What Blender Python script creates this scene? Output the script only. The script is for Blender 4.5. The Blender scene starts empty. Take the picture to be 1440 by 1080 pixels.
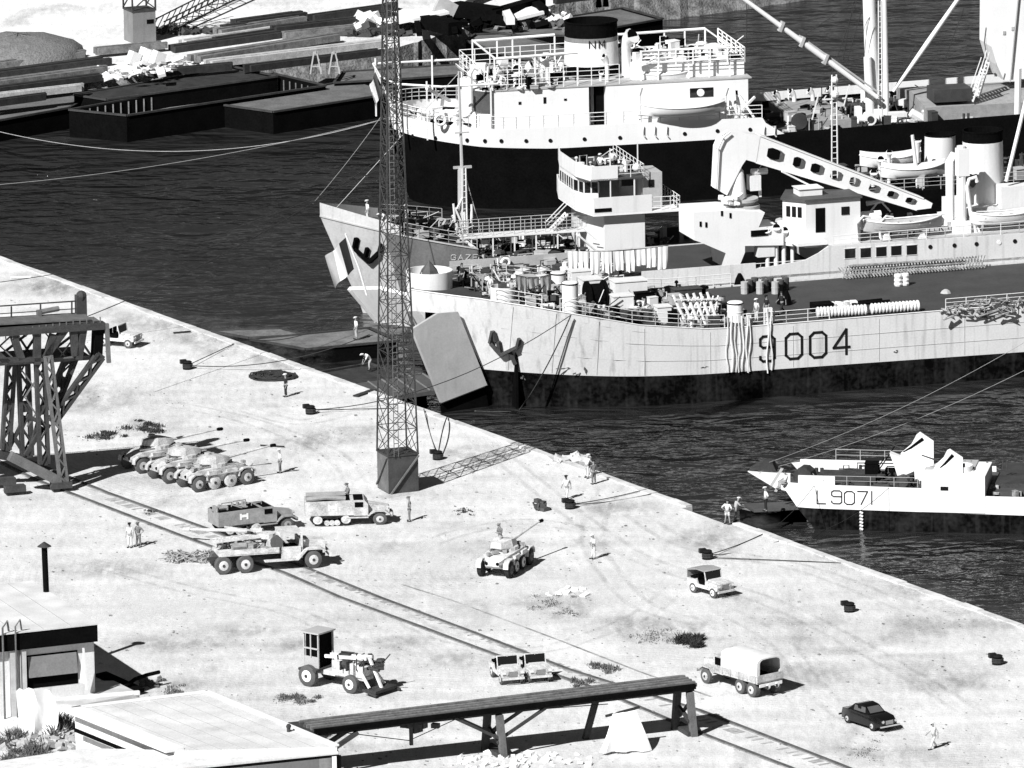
import bpy, math, random
from mathutils import Vector, Matrix
rnd = random.Random(7)
R = math.radians
SC = bpy.context.scene
COL = SC.collection
# ------------------------------------------------------------------ camera
W0, H0 = 1440.0, 1080.0
FP = 12100.0                      # focal length in pixels of the 1440 px wide photograph (a long telephoto)
PIT, ROL, CH = R(12.3), R(0.8), 140.0
CPOS = Vector((0, -CH / math.tan(PIT), CH))
_r0, _u0, _d = Vector((1, 0, 0)), Vector((0, math.sin(PIT), math.cos(PIT))), Vector((0, math.cos(PIT), -math.sin(PIT)))
CR = _r0 * math.cos(ROL) - _u0 * math.sin(ROL)
CU = _r0 * math.sin(ROL) + _u0 * math.cos(ROL)
cd = bpy.data.cameras.new('camera'); cam = bpy.data.objects.new('camera', cd); COL.objects.link(cam)
cd.sensor_width = 36.0; cd.lens = 36.0 * FP / W0; cd.clip_start = 5; cd.clip_end = 6000
M = Matrix((CR, CU, -_d)).transposed().to_4x4(); M.translation = CPOS
cam.matrix_world = M
SC.camera = cam
# ------------------------------------------------------------------ light
SUN_EL, SUN_AZ = R(41), math.atan2(-0.565, -0.825)
wd = bpy.data.worlds.new('World'); SC.world = wd; wd.use_nodes = True
nt = wd.node_tree; nt.nodes.clear()
sky = nt.nodes.new('ShaderNodeTexSky'); sky.sky_type = 'NISHITA'; sky.sun_disc = False
sky.sun_elevation = SUN_EL; sky.sun_rotation = SUN_AZ; sky.air_density = 0.35; sky.dust_density = 0.1; sky.ozone_density = 2.0
bw = nt.nodes.new('ShaderNodeRGBToBW'); bg = nt.nodes.new('ShaderNodeBackground'); wo = nt.nodes.new('ShaderNodeOutputWorld')
bg.inputs[1].default_value = 0.05
nt.links.new(sky.outputs[0], bw.inputs[0]); nt.links.new(bw.outputs[0], bg.inputs[0]); nt.links.new(bg.outputs[0], wo.inputs[0])
sl = bpy.data.lights.new('sun', 'SUN'); sl.energy = 5.0; sl.angle = R(0.5); sl.color = (1, 1, 1)
so = bpy.data.objects.new('sun', sl); COL.objects.link(so)
sd = Vector((math.sin(SUN_AZ) * math.cos(SUN_EL), math.cos(SUN_AZ) * math.cos(SUN_EL), math.sin(SUN_EL)))
so.rotation_euler = sd.to_track_quat('Z', 'Y').to_euler(); so.location = sd * 300
SC.view_settings.view_transform = 'Standard'; SC.view_settings.look = 'None'
SC.view_settings.exposure = 0.42; SC.view_settings.gamma = 1.0
SC.cycles.max_bounces = 5; SC.cycles.diffuse_bounces = 2; SC.cycles.glossy_bounces = 3
# ------------------------------------------------------------------ pixel -> place
def ray(px, py):
    return (_d * FP + CR * (px - W0 / 2) - CU * (py - H0 / 2)).normalized()
def G(px, py, z=0.0):
    """the spot of ground (or of any level z) seen at a pixel of the photograph"""
    d = ray(px, py); t = (z - CPOS.z) / d.z
    return CPOS + d * t
class Frame:
    """local axes of a ship, vehicle or building standing at world point o, turned by a"""
    def __init__(s, o, a):
        s.o = Vector(o); s.a = a
        s.m = Matrix.Translation(s.o) @ Matrix.Rotation(a, 4, 'Z'); s.i = s.m.inverted()
    def ry(s, px, py, y=0.0):
        o = s.i @ CPOS; d = s.i.to_3x3() @ ray(px, py); t = (y - o.y) / d.y; p = o + d * t
        return p.x, p.z
    def rx(s, px, py, x=0.0):
        o = s.i @ CPOS; d = s.i.to_3x3() @ ray(px, py); t = (x - o.x) / d.x; p = o + d * t
        return p.y, p.z
    def rz(s, px, py, z=0.0):
        o = s.i @ CPOS; d = s.i.to_3x3() @ ray(px, py); t = (z - o.z) / d.z; p = o + d * t
        return p.x, p.y
# ------------------------------------------------------------------ materials (all greys: the photograph is black and white)
MATS = {}
def mat(name, v, rough=0.7, var=0.15, sc=1.5, fine=0.08, fsc=12.0, bump=0.0, spec=0.3, metal=0.0, streak=0.0, lo=None):
    """grey paint/ground with large and fine mottling; streak adds vertical rust runs"""
    if name in MATS: return MATS[name]
    m = bpy.data.materials.new(name); m.use_nodes = True; n = m.node_tree; N = n.nodes; L = n.links
    b = N['Principled BSDF']; b.inputs['Roughness'].default_value = rough; b.inputs['Metallic'].default_value = metal
    b.inputs['Specular IOR Level'].default_value = spec
    tc = N.new('ShaderNodeTexCoord')
    def noise(scale, det, mp=None):
        t = N.new('ShaderNodeTexNoise'); t.inputs['Scale'].default_value = scale; t.inputs['Detail'].default_value = det
        if mp:
            q = N.new('ShaderNodeMapping'); q.inputs['Scale'].default_value = mp; L.new(tc.outputs['Object'], q.inputs[0]); L.new(q.outputs[0], t.inputs[0])
        else: L.new(tc.outputs['Object'], t.inputs[0])
        return t
    def mth(op, a, c):
        q = N.new('ShaderNodeMath'); q.operation = op
        for i, x in enumerate((a, c)):
            if isinstance(x, (int, float)): q.inputs[i].default_value = x
            else: L.new(x, q.inputs[i])
        return q.outputs[0]
    a = noise(sc, 4); f = noise(fsc, 3)
    k = mth('MULTIPLY', mth('SUBTRACT', a.outputs[0], 0.5), 2 * var * 1.6)
    k = mth('ADD', k, mth('MULTIPLY', mth('SUBTRACT', f.outputs[0], 0.5), 2 * fine * 1.6))
    k = mth('ADD', k, 1.0)
    if streak:
        s = noise(1.0, 4, (2.2, 2.2, 0.16))
        s2 = mth('MULTIPLY', mth('MAXIMUM', mth('SUBTRACT', s.outputs[0], 0.53), 0.0), -streak * 5)
        k = mth('ADD', k, s2)
    k = mth('MAXIMUM', mth('MULTIPLY', k, v), lo if lo is not None else v * 0.15)
    c = N.new('ShaderNodeCombineColor')
    for i in range(3): L.new(k, c.inputs[i])
    L.new(c.outputs[0], b.inputs['Base Color'])
    if bump:
        bp = N.new('ShaderNodeBump'); bp.inputs['Distance'].default_value = bump; bp.inputs['Strength'].default_value = 0.8
        L.new(f.outputs[0], bp.inputs['Height']); L.new(bp.outputs[0], b.inputs['Normal'])
    MATS[name] = m
    return m
WHITE = mat('white_paint', 0.74, 0.5, 0.05, 0.5, 0.05, 8, streak=0.10)
HULLW = mat('hull_white_paint', 0.68, 0.6, 0.09, 0.35, 0.10, 7, streak=0.3)
CREAM = mat('bright_white_paint', 0.82, 0.5, 0.04, 0.8, 0.04, 8, streak=0.05)
GREYL = mat('light_grey_paint', 0.42, 0.6, 0.12, 0.8, 0.1, 7, streak=0.1)
GREY = mat('grey_paint', 0.2, 0.6, 0.15, 1.0, 0.15, 8, streak=0.15)
GREYD = mat('dark_grey_paint', 0.07, 0.6, 0.25, 1.0, 0.2, 8)
BLACK = mat('black_paint', 0.004, 0.9, 0.4, 0.7, 0.5, 6, spec=0.03)
BOOT = mat('black_hull_paint', 0.008, 0.8, 1.8, 0.5, 1.4, 3, streak=-1.6, spec=0.05)
STEEL = mat('rusty_dark_steel', 0.045, 0.7, 0.45, 1.2, 0.4, 10)
STEELM = mat('weathered_steel', 0.13, 0.7, 0.35, 1.2, 0.3, 10)
RUST = mat('rust_paint', 0.055, 0.75, 0.4, 1.2, 0.3, 8)
DECKG = mat('ship_deck', 0.05, 0.8, 0.25, 0.5, 0.25, 5)
SAND = mat('sand_camouflage_paint', 0.46, 0.7, 0.5, 1.6, 0.35, 9)
SANDL = mat('pale_vehicle_paint', 0.56, 0.7, 0.35, 1.8, 0.3, 9)
OLIVE = mat('olive_vehicle_paint', 0.27, 0.65, 0.3, 2.5, 0.2, 9)
TYRE = mat('tyre_rubber', 0.09, 0.85, 0.2, 3, 0.2, 14)
TYRED = mat('dark_tyre_rubber', 0.02, 0.85, 0.2, 3, 0.2, 14)
GLASS = mat('dark_glass', 0.01, 0.12, 0.1, 2, 0.0, 5, spec=0.6)
CANVAS = mat('bleached_canvas', 0.7, 0.9, 0.1, 1.5, 0.08, 8, bump=0.02)
CANVASG = mat('grey_canvas', 0.28, 0.9, 0.2, 2, 0.15, 10, bump=0.02)
CLOTH = mat('white_cloth', 0.85, 0.9, 0.03, 2, 0.03, 8)
WOOD = mat('weathered_wood', 0.16, 0.85, 0.5, 1.5, 0.4, 7)
WOODL = mat('bleached_wood', 0.45, 0.85, 0.3, 1.5, 0.3, 7)
WOODD = mat('tarred_wood', 0.03, 0.85, 0.5, 1.0, 0.4, 6)
ROPE = mat('rope_dark', 0.03, 0.9, 0.2, 2, 0.2, 9)
ROPEL = mat('rope_pale', 0.4, 0.9, 0.2, 2, 0.2, 9)
CONC = mat('concrete', 0.5, 0.9, 0.3, 1.0, 0.1, 9)
STUCCO = mat('white_stucco', 0.72, 0.9, 0.15, 0.6, 0.12, 8, streak=0.2)
ROOFM = mat('flat_roof_screed', 0.62, 0.9, 0.25, 0.5, 0.15, 9)
SKIN = mat('tanned_skin', 0.28, 0.6, 0.1, 9, 0.05, 20)
HAIR = mat('dark_hair', 0.02, 0.7, 0.1, 9, 0.05, 20)
KHAKI = mat('khaki_cloth', 0.4, 0.9, 0.15, 6, 0.1, 20)
KHAKIL = mat('pale_uniform_cloth', 0.62, 0.9, 0.1, 6, 0.1, 20)
NAVY = mat('navy_cloth', 0.02, 0.9, 0.2, 6, 0.1, 20)
FATIG = mat('camouflage_fatigues', 0.16, 0.9, 0.7, 7, 0.3, 20)
SHOE = mat('boot_leather', 0.015, 0.6, 0.2, 9, 0.1, 20)
CARB = mat('glossy_black_car_paint', 0.006, 0.12, 0.1, 2, 0.05, 9, spec=0.5)
CHROME = mat('chrome', 0.7, 0.15, 0.02, 2, 0.02, 9, metal=1.0)
GRASS = mat('dry_weeds', 0.13, 0.9, 0.5, 3, 0.4, 14)
COAL = mat('coal_heap', 0.17, 0.95, 0.25, 1.5, 0.35, 6, bump=0.15)
PAINTK = mat('black_lettering', 0.01, 0.6, 0.2, 2, 0.1, 9)
NET = mat('net_and_scrap', 0.3, 0.9, 0.8, 2.5, 0.5, 9)
# ------------------------------------------------------------------ mesh builder
V = Vector
class MB:
    def __init__(s): s.v = []; s.f = []; s.marks = []
    def add(s, vs, fs):
        n = len(s.v); s.v += [tuple(p) for p in vs]; s.f += [tuple(i + n for i in f) for f in fs]; return s
    def hexa(s, p):
        return s.add(p, [(0, 3, 2, 1), (4, 5, 6, 7), (0, 1, 5, 4), (1, 2, 6, 5), (2, 3, 7, 6), (3, 0, 4, 7)])
    def bx(s, x0, x1, y0, y1, z0, z1):
        return s.hexa([(x0, y0, z0), (x1, y0, z0), (x1, y1, z0), (x0, y1, z0), (x0, y0, z1), (x1, y0, z1), (x1, y1, z1), (x0, y1, z1)])
    def box(s, c, d, rz=0.0, rx=0.0, ry=0.0):
        m = Matrix.Translation(V(c)) @ Matrix.Rotation(rz, 4, 'Z') @ Matrix.Rotation(ry, 4, 'Y') @ Matrix.Rotation(rx, 4, 'X')
        x, y, z = d[0] / 2, d[1] / 2, d[2] / 2
        return s.hexa([m @ V(p) for p in [(-x, -y, -z), (x, -y, -z), (x, y, -z), (-x, y, -z), (-x, -y, z), (x, -y, z), (x, y, z), (-x, y, z)]])
    def beam(s, p, q, w=0.1, h=None, up=(0, 0, 1)):
        p, q = V(p), V(q); h = w if h is None else h; d = (q - p)
        if d.length < 1e-6: return s
        d.normalize(); u = V(up)
        if abs(d.dot(u)) > 0.98: u = V((0, 1, 0))
        a = d.cross(u).normalized() * w / 2; b = a.cross(d).normalized() * h / 2
        return s.hexa([p - a - b, p + a - b, p + a + b, p - a + b, q - a - b, q + a - b, q + a + b, q - a + b])
    def tube(s, pts, r, n=6, cap=True):
        pts = [V(p) for p in pts]; rs = r if isinstance(r, (list, tuple)) else [r] * len(pts)
        vs = []; fs = []; a = None
        for i, p in enumerate(pts):
            d = (pts[min(i + 1, len(pts) - 1)] - pts[max(i - 1, 0)]).normalized()
            if a is None:
                a = d.cross(V((0, 0, 1)));
                if a.length < 0.1: a = d.cross(V((0, 1, 0)))
            a = (a - d * a.dot(d)).normalized(); b = d.cross(a)
            for k in range(n):
                t = 2 * math.pi * k / n; vs.append(p + (a * math.cos(t) + b * math.sin(t)) * rs[i])
        for i in range(len(pts) - 1):
            for k in range(n):
                k2 = (k + 1) % n; fs.append((i * n + k, i * n + k2, (i + 1) * n + k2, (i + 1) * n + k))
        if cap: fs += [tuple(range(n))[::-1], tuple(range((len(pts) - 1) * n, len(pts) * n))]
        return s.add(vs, fs)
    def cyl(s, c, r, h, n=16, r2=None):
        return s.tube([c, (c[0], c[1], c[2] + h)], [r, r if r2 is None else r2], n)
    def lathe(s, prof, c=(0, 0, 0), n=16, sx=1.0, sy=1.0, cap=True):
        vs = []; fs = []
        for (r, z) in prof:
            for k in range(n):
                t = 2 * math.pi * k / n; vs.append((c[0] + r * math.cos(t) * sx, c[1] + r * math.sin(t) * sy, c[2] + z))
        m = len(prof)
        for i in range(m - 1):
            for k in range(n):
                k2 = (k + 1) % n; fs.append((i * n + k, i * n + k2, (i + 1) * n + k2, (i + 1) * n + k))
        if cap: fs += [tuple(range(n))[::-1], tuple(range((m - 1) * n, m * n))]
        return s.add(vs, fs)
    def prism(s, poly, a, b, ax='y'):
        """outline poly extruded from a to b along ax; poly is (x,z) for y, (x,y) for z, (y,z) for x"""
        def P(u, w, t): return {'y': (u, t, w), 'z': (u, w, t), 'x': (t, u, w)}[ax]
        n = len(poly); vs = [P(u, w, a) for u, w in poly] + [P(u, w, b) for u, w in poly]
        return s.add(vs, [tuple(range(n))[::-1], tuple(range(n, 2 * n))] + [(i, (i + 1) % n, (i + 1) % n + n, i + n) for i in range(n)])
    def loft(s, rings, closed=True, caps=True):
        n = len(rings[0]); vs = [p for r in rings for p in r]; fs = []
        for i in range(len(rings) - 1):
            for k in range(n if closed else n - 1):
                k2 = (k + 1) % n; fs.append((i * n + k, i * n + k2, (i + 1) * n + k2, (i + 1) * n + k))
        if caps: fs += [tuple(range(n))[::-1], tuple(range((len(rings) - 1) * n, len(rings) * n))]
        return s.add(vs, fs)
    def ball(s, c, r, n=8, m=6, sz=(1, 1, 1)):
        pr = [(max(1e-3, math.sin(math.pi * i / m)), -math.cos(math.pi * i / m)) for i in range(m + 1)]
        vs = []; fs = []
        for (q, z) in pr:
            for k in range(n):
                t = 2 * math.pi * k / n; vs.append((c[0] + r * q * math.cos(t) * sz[0], c[1] + r * q * math.sin(t) * sz[1], c[2] + r * z * sz[2]))
        for i in range(m):
            for k in range(n):
                k2 = (k + 1) % n; fs.append((i * n + k, i * n + k2, (i + 1) * n + k2, (i + 1) * n + k))
        return s.add(vs, fs)
    def rail(s, pts, h=1.0, step=1.6, r=0.035, bars=3):
        """a hand rail with posts along a path at deck level"""
        pts = [V(p) for p in pts]
        for j in range(bars):
            z = h * (j + 1) / bars
            s.tube([p + V((0, 0, z)) for p in pts], r if j == bars - 1 else r * 0.8, 4)
        for a, b in zip(pts[:-1], pts[1:]):
            n = max(1, round((b - a).length / step))
            for i in range(n + 1):
                p = a.lerp(b, i / n); s.beam(p, p + V((0, 0, h)), r * 1.8)
        return s
    def build(s, name, m, parent=None, smooth=False, loc=None):
        if s.marks and parent is not None: return s.split_build(name, m, parent)
        me = bpy.data.meshes.new(name); me.from_pydata(s.v, [], s.f); me.validate()
        if smooth:
            me.shade_smooth() if hasattr(me, 'shade_smooth') else None
            try: me.set_sharp_from_angle(angle=R(40))
            except Exception: pass
        me.materials.append(m)
        o = bpy.data.objects.new(name, me); COL.objects.link(o)
        if parent is not None: o.parent = parent
        if loc is not None: o.location = loc
        return o
def _split_build(s, name, m, parent):
    """the larger pieces of a crowd of fittings become parts of their own, the small fry one part of kind stuff"""
    marks = s.marks; s.marks = []; used = set(); pcs = []
    for (nm, v0, v1, f0, f1) in marks:
        vs = s.v[v0:v1]; d = [max(p[i] for p in vs) - min(p[i] for p in vs) for i in range(3)]; pcs.append((d[0] * d[2] + d[1] * .2 * d[0], nm, v0, v1, f0, f1))
    pcs.sort(reverse=True); cut = 14; last = None
    for (sz, nm, v0, v1, f0, f1) in pcs[:cut]:
        c = V(s.v[v0]); b = MB(); b.v = [tuple(V(p) - c) for p in s.v[v0:v1]]; b.f = [tuple(i - v0 for i in f) for f in s.f[f0:f1]]
        last = b.build(nm, m, parent, loc=c); used.update(range(f0, f1))
    b = MB(); b.v = s.v; b.f = [f for i, f in enumerate(s.f) if i not in used]
    if b.f: last = b.build('small_gear', m, parent); last['kind'] = 'stuff'
    return last
MB.split_build = _split_build
def tag(o, label=None, cat=None, group=None, kind=None):
    if label: o['label'] = label
    if cat: o['category'] = cat
    if group: o['group'] = group
    if kind: o['kind'] = kind
    return o
def empty(name, loc, rz=0.0, label=None, cat=None, group=None):
    o = bpy.data.objects.new(name, None); COL.objects.link(o); o.location = loc; o.rotation_euler = (0, 0, rz); o.empty_display_size = 0.5
    return tag(o, label, cat, group)
def fempty(fr, name, label, cat, group=None): return empty(name, fr.o, fr.a, label, cat, group)
def kids(o): return [c for c in bpy.data.objects if c.parent is o]
def copy_tree(o, parent=None):
    c = o.copy(); COL.objects.link(c); c.parent = parent
    for ch in kids(o): copy_tree(ch, c)
    return c
def place(o, loc, rz, label=None, group=None):
    o.location = loc; o.rotation_euler = (0, 0, rz)
    if label: o['label'] = label
    if group: o['group'] = group
    return o
# stroke letters: unit cell 0..1 wide, 0..1 high
GLY = {'9': [[(.95, .55), (.2, .55), (0, .65), (0, .9), (.2, 1), (.8, 1), (1, .88), (1, .12), (.8, 0), (.2, 0), (0, .1), (0, .2)]],
       '0': [[(.25, 0), (0, .15), (0, .85), (.25, 1), (.75, 1), (1, .85), (1, .15), (.75, 0), (.25, 0)]],
       '4': [[(1, .28), (0, .28), (.8, 1), (.8, 0)]], 'L': [[(0, 1), (0, 0), (.85, 0)]],
       '7': [[(0, 1), (1, 1), (.35, 0)]], '1': [[(.5, 0), (.5, 1)]],
       'N': [[(0, 0), (0, 1), (1, 0), (1, 1)]], 'M': [[(0, 0), (0, 1), (.5, .35), (1, 1), (1, 0)]],
       'G': [[(1, .8), (.8, 1), (.2, 1), (0, .8), (0, .2), (.2, 0), (.8, 0), (1, .2), (1, .5), (.6, .5)]],
       'A': [[(0, 0), (.5, 1), (1, 0)], [(.2, .35), (.8, .35)]], 'Z': [[(0, 1), (1, 1), (0, 0), (1, 0)]],
       'E': [[(1, 0), (0, 0), (0, 1), (1, 1)], [(0, .5), (.8, .5)]], 'H': [[(0, 0), (0, 1)], [(1, 0), (1, 1)], [(0, .5), (1, .5)]]}
def letters(mb, text, fn, x, z, w, h, gap, t):
    """fn(u, w) -> point on the plate; strokes are flat bars of width t"""
    for ch in text:
        for st in GLY[ch]:
            for a, b in zip(st[:-1], st[1:]):
                p, q = V(fn(x + a[0] * w, z + a[1] * h)), V(fn(x + b[0] * w, z + b[1] * h))
                d = (q - p).normalized(); mb.beam(p - d * t * 0.35, q + d * t * 0.35, 0.03, t, up=(0, 0, 1)) if abs(d.z) < 0.9 else mb.beam(p - d * t * 0.35, q + d * t * 0.35, t, 0.03, up=(0, 1, 0))
        x += w + gap
# ------------------------------------------------------------------ setting: water, quay, far quay
ZW = -2.2
def ground_material(name, base, quay_dir):
    m = bpy.data.materials.new(name); m.use_nodes = True; n = m.node_tree; N = n.nodes; L = n.links
    b = N['Principled BSDF']; b.inputs['Roughness'].default_value = 0.95; b.inputs['Specular IOR Level'].default_value = 0.1
    tc = N.new('ShaderNodeTexCoord')
    def noise(scale, det, mp=(1, 1, 1), rot=0.0, dist=0.0):
        q = N.new('ShaderNodeMapping'); q.inputs['Rotation'].default_value = (0, 0, rot); q.inputs['Scale'].default_value = mp
        t = N.new('ShaderNodeTexNoise'); t.inputs['Scale'].default_value = scale; t.inputs['Detail'].default_value = det; t.inputs['Distortion'].default_value = dist
        L.new(tc.outputs['Object'], q.inputs[0]); L.new(q.outputs[0], t.inputs[0]); return t.outputs[0]
    def mth(op, a, c):
        q = N.new('ShaderNodeMath'); q.operation = op
        for i, x in enumerate((a, c)):
            if isinstance(x, (int, float)): q.inputs[i].default_value = x
            else: L.new(x, q.inputs[i])
        return q.outputs[0]
    def amp(x, k): return mth('MULTIPLY', mth('SUBTRACT', x, 0.5), k)
    k = amp(noise(0.035, 5, (1, .6, 1)), 0.5)
    k = mth('ADD', k, amp(noise(0.3, 5, (1, .3, 1), dist=0.6), 0.42))
    k = mth('ADD', k, amp(noise(0.5, 4, (0.12, .8, 1), -quay_dir), 0.5))     # wheel-worn streaks along the quay
    k = mth('ADD', k, amp(noise(2.2, 4, (1, .22, 1)), 0.5))
    k = mth('ADD', k, amp(noise(11.0, 2, (1, .25, 1)), 0.5))
    spots = mth('MULTIPLY', mth('MAXIMUM', mth('SUBTRACT', noise(0.13, 6, (1, .6, 1), dist=0.8), 0.60), 0.0), -2.6)   # damp and oily patches
    k = mth('ADD', k, spots)
    # arcs left by turning wheels
    for (cx, cy, sc2, th) in ((-8, -18, .8, .80), (22, 2, .55, .84), (6, -60, .7, .84)):
        q = N.new('ShaderNodeMapping'); q.inputs['Location'].default_value = (-cx, -cy, 0); L.new(tc.outputs['Object'], q.inputs[0])
        w = N.new('ShaderNodeTexWave'); w.wave_type = 'RINGS'; w.rings_direction = 'Z'; w.inputs['Scale'].default_value = sc2; w.inputs['Distortion'].default_value = 3.0; w.inputs['Detail'].default_value = 1; w.inputs['Detail Scale'].default_value = 0.15
        L.new(q.outputs[0], w.inputs[0])
        mask = mth('MAXIMUM', mth('MULTIPLY', mth('SUBTRACT', noise(0.09, 2), 0.47), 6.0), 0.0)
        k = mth('SUBTRACT', k, mth('MULTIPLY', mth('MULTIPLY', mth('MAXIMUM', mth('SUBTRACT', w.outputs['Fac'], th), 0.0), 0.5), mth('MINIMUM', mask, 1.0)))
    k = mth('MULTIPLY', mth('ADD', k, 1.0), base)
    k = mth('MINIMUM', mth('MAXIMUM', k, base * 0.25), 0.82)
    c = N.new('ShaderNodeCombineColor')
    for i in range(3): L.new(k, c.inputs[i])
    L.new(c.outputs[0], b.inputs['Base Color'])
    bp = N.new('ShaderNodeBump'); bp.inputs['Distance'].default_value = 0.06; bp.inputs['Strength'].default_value = 0.6
    L.new(mth('ADD', noise(3.0, 5), noise(0.8, 3)), bp.inputs['Height']); L.new(bp.outputs[0], b.inputs['Normal'])
    return m
qa, qb = G(0, 362), G(1440, 880)
qd = (qb - qa).normalized(); qn = V((-qd.y, qd.x, 0))      # qn points to the water
if qn.y < 0: qn = -qn
QANG = math.atan2(qd.y, qd.x)
GROUND = ground_material('sandy_quay_ground', 0.62, QANG)
FARG = ground_material('far_quay_sand', 0.72, QANG)
e0, e1 = qa - qd * 400, qb + qd * 400
n0, n1, n2, n3 = G(983, 716), G(990, 733), G(1022, 737), G(1036, 733)
def onq(p, off=0.0): t = (p - qa).dot(qd); return qa + qd * t + qn * off
k0, k1 = onq(G(975, 712)), onq(G(1040, 736))
edge = [e0, k0, k0 - qn * .9, k1 - qn * .9, k1, e1]
poly = edge + [e1 - qn * 900, e0 - qn * 900]
mb = MB(); mb.add([(p.x, p.y, 0) for p in poly], [tuple(range(len(poly)))[::-1]])
o = tag(mb.build('quay_ground', GROUND), kind='structure'); o.data.flip_normals() if o.data.polygons[0].normal.z < 0 else None
mb = MB()                                                    # stone quay wall, with its paler coping
for a, b in zip(edge[:-1], edge[1:]):
    mb.add([(a.x, a.y, -0.0), (b.x, b.y, -0.0), (b.x, b.y, -9), (a.x, a.y, -9)], [(0, 1, 2, 3)])
tag(mb.build('quay_wall', CONC), 'pale stone quay wall dropping into the dark harbour water', 'quay wall', kind='structure')
mb = MB()
for a, b in ((e0, k0), (k1, e1)):
    L_ = (b - a).length; n = int(L_ / 2.4); d = (b - a).normalized()
    for i in range(n):
        p = a + d * (i * L_ / n); q = a + d * ((i + 1) * L_ / n - 0.03)
        if not (-30 < (p - qa).dot(qd) < (qb - qa).length + 30): continue
        w = 0.6 + rnd.uniform(-0.04, 0.04); z = 0.10 + rnd.uniform(-0.025, 0.02)
        c = [p + qn * rnd.uniform(-.02, .1), q + qn * rnd.uniform(-.02, .1), q - qn * (w + rnd.uniform(-.12, .12)), p - qn * (w + rnd.uniform(-.12, .12))]
        mb.hexa([(v.x, v.y, -0.3) for v in c] + [(v.x, v.y, z) for v in c])
tag(mb.build('quay_coping', mat('coping_stone', 0.58, 0.9, 0.4, 0.6, 0.2, 5)), kind='structure')
# water
def water_material():
    m = bpy.data.materials.new('harbour_water'); m.use_nodes = True; n = m.node_tree; N = n.nodes; L = n.links
    b = N['Principled BSDF']; b.inputs['Base Color'].default_value = (0.02, 0.02, 0.02, 1)
    b.inputs['Roughness'].default_value = 0.12; b.inputs['IOR'].default_value = 1.33; b.inputs['Specular IOR Level'].default_value = 0.5
    tc = N.new('ShaderNodeTexCoord')
    def noise(scale, det, mp=(1, 1, 1), rot=0.0, dist=0.0, rough=0.55):
        q = N.new('ShaderNodeMapping'); q.inputs['Rotation'].default_value = (0, 0, rot); q.inputs['Scale'].default_value = mp
        t = N.new('ShaderNodeTexNoise'); t.inputs['Scale'].default_value = scale; t.inputs['Detail'].default_value = det; t.inputs['Distortion'].default_value = dist; t.inputs['Roughness'].default_value = rough
        L.new(tc.outputs['Object'], q.inputs[0]); L.new(q.outputs[0], t.inputs[0]); return t.outputs[0]
    def bump(h, dist, nrm=None, st=1.0):
        bp = N.new('ShaderNodeBump'); bp.inputs['Distance'].default_value = dist; bp.inputs['Strength'].default_value = st
        L.new(h, bp.inputs['Height'])
        if nrm: L.new(nrm, bp.inputs['Normal'])
        return bp.outputs[0]
    gust = N.new('ShaderNodeMapRange'); gust.inputs[1].default_value = 0.38; gust.inputs[2].default_value = 0.62; gust.inputs[3].default_value = 0.3; gust.inputs[4].default_value = 1.15
    L.new(noise(0.045, 4, (0.6, 1, 1), 0.2, 0.5), gust.inputs[0])
    def scaled(h):
        q = N.new('ShaderNodeMath'); q.operation = 'MULTIPLY'; L.new(h, q.inputs[0]); L.new(gust.outputs[0], q.inputs[1]); return q.outputs[0]
    x = bump(noise(0.2, 2, (0.6, .8, 1), 0.25, 0.4), 1.4)
    x = bump(scaled(noise(0.5, 2, (0.55, .9, 1), -0.25, 0.6)), 1.25, x)
    x = bump(scaled(noise(1.5, 3, (0.6, .9, 1), 0.2, 0.4)), 0.2, x)
    L.new(x, b.inputs['Normal'])
    return m
WATER = water_material()
mb = MB(); mb.add([(-900, -900, ZW), (900, -900, ZW), (900, 1500, ZW), (-900, 1500, ZW)], [(0, 1, 2, 3)])
tag(mb.build('harbour_water', WATER), kind='structure')
# far quay: its edge follows the photograph from left to right
fe = [(-200, 146), (0, 119), (150, 103), (330, 88), (470, 76), (560, 66), (640, 44), (720, 20), (800, 2), (900, -14), (1062, -36), (1300, -70), (1500, -90)]
ZF = 0.6
fp = [G(x, y, ZF) for x, y in fe]
fedge = []
for a, b in zip(fp[:-1], fp[1:]):
    for i in range(12):
        p = a.lerp(b, i / 12); fedge.append(p + V((rnd.uniform(-.1, .1), rnd.uniform(-.25, .25), 0)))
fedge.append(fp[-1])
back = [V((fedge[-1].x + 400, fedge[-1].y + 900, ZF)), V((fedge[0].x - 400, fedge[0].y + 900, ZF))]
mb = MB(); pl = fedge + [V((fedge[-1].x + 500, fedge[-1].y, ZF))] + back + [V((fedge[0].x - 400, fedge[0].y, ZF))]
mb.add(pl, [tuple(range(len(pl)))])
tag(mb.build('far_quay_ground', FARG), kind='structure')
mb = MB()
for a, b in zip(fedge[:-1], fedge[1:]):
    mb.add([(a.x, a.y, ZF), (b.x, b.y, ZF), (b.x, b.y - 3.5, -3), (a.x, a.y - 3.5, -3)], [(3, 2, 1, 0)])
tag(mb.build('far_quay_bank', mat('rubble_bank', 0.16, 0.95, 0.8, 1.0, 0.5, 5, bump=0.2)), kind='structure')
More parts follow.
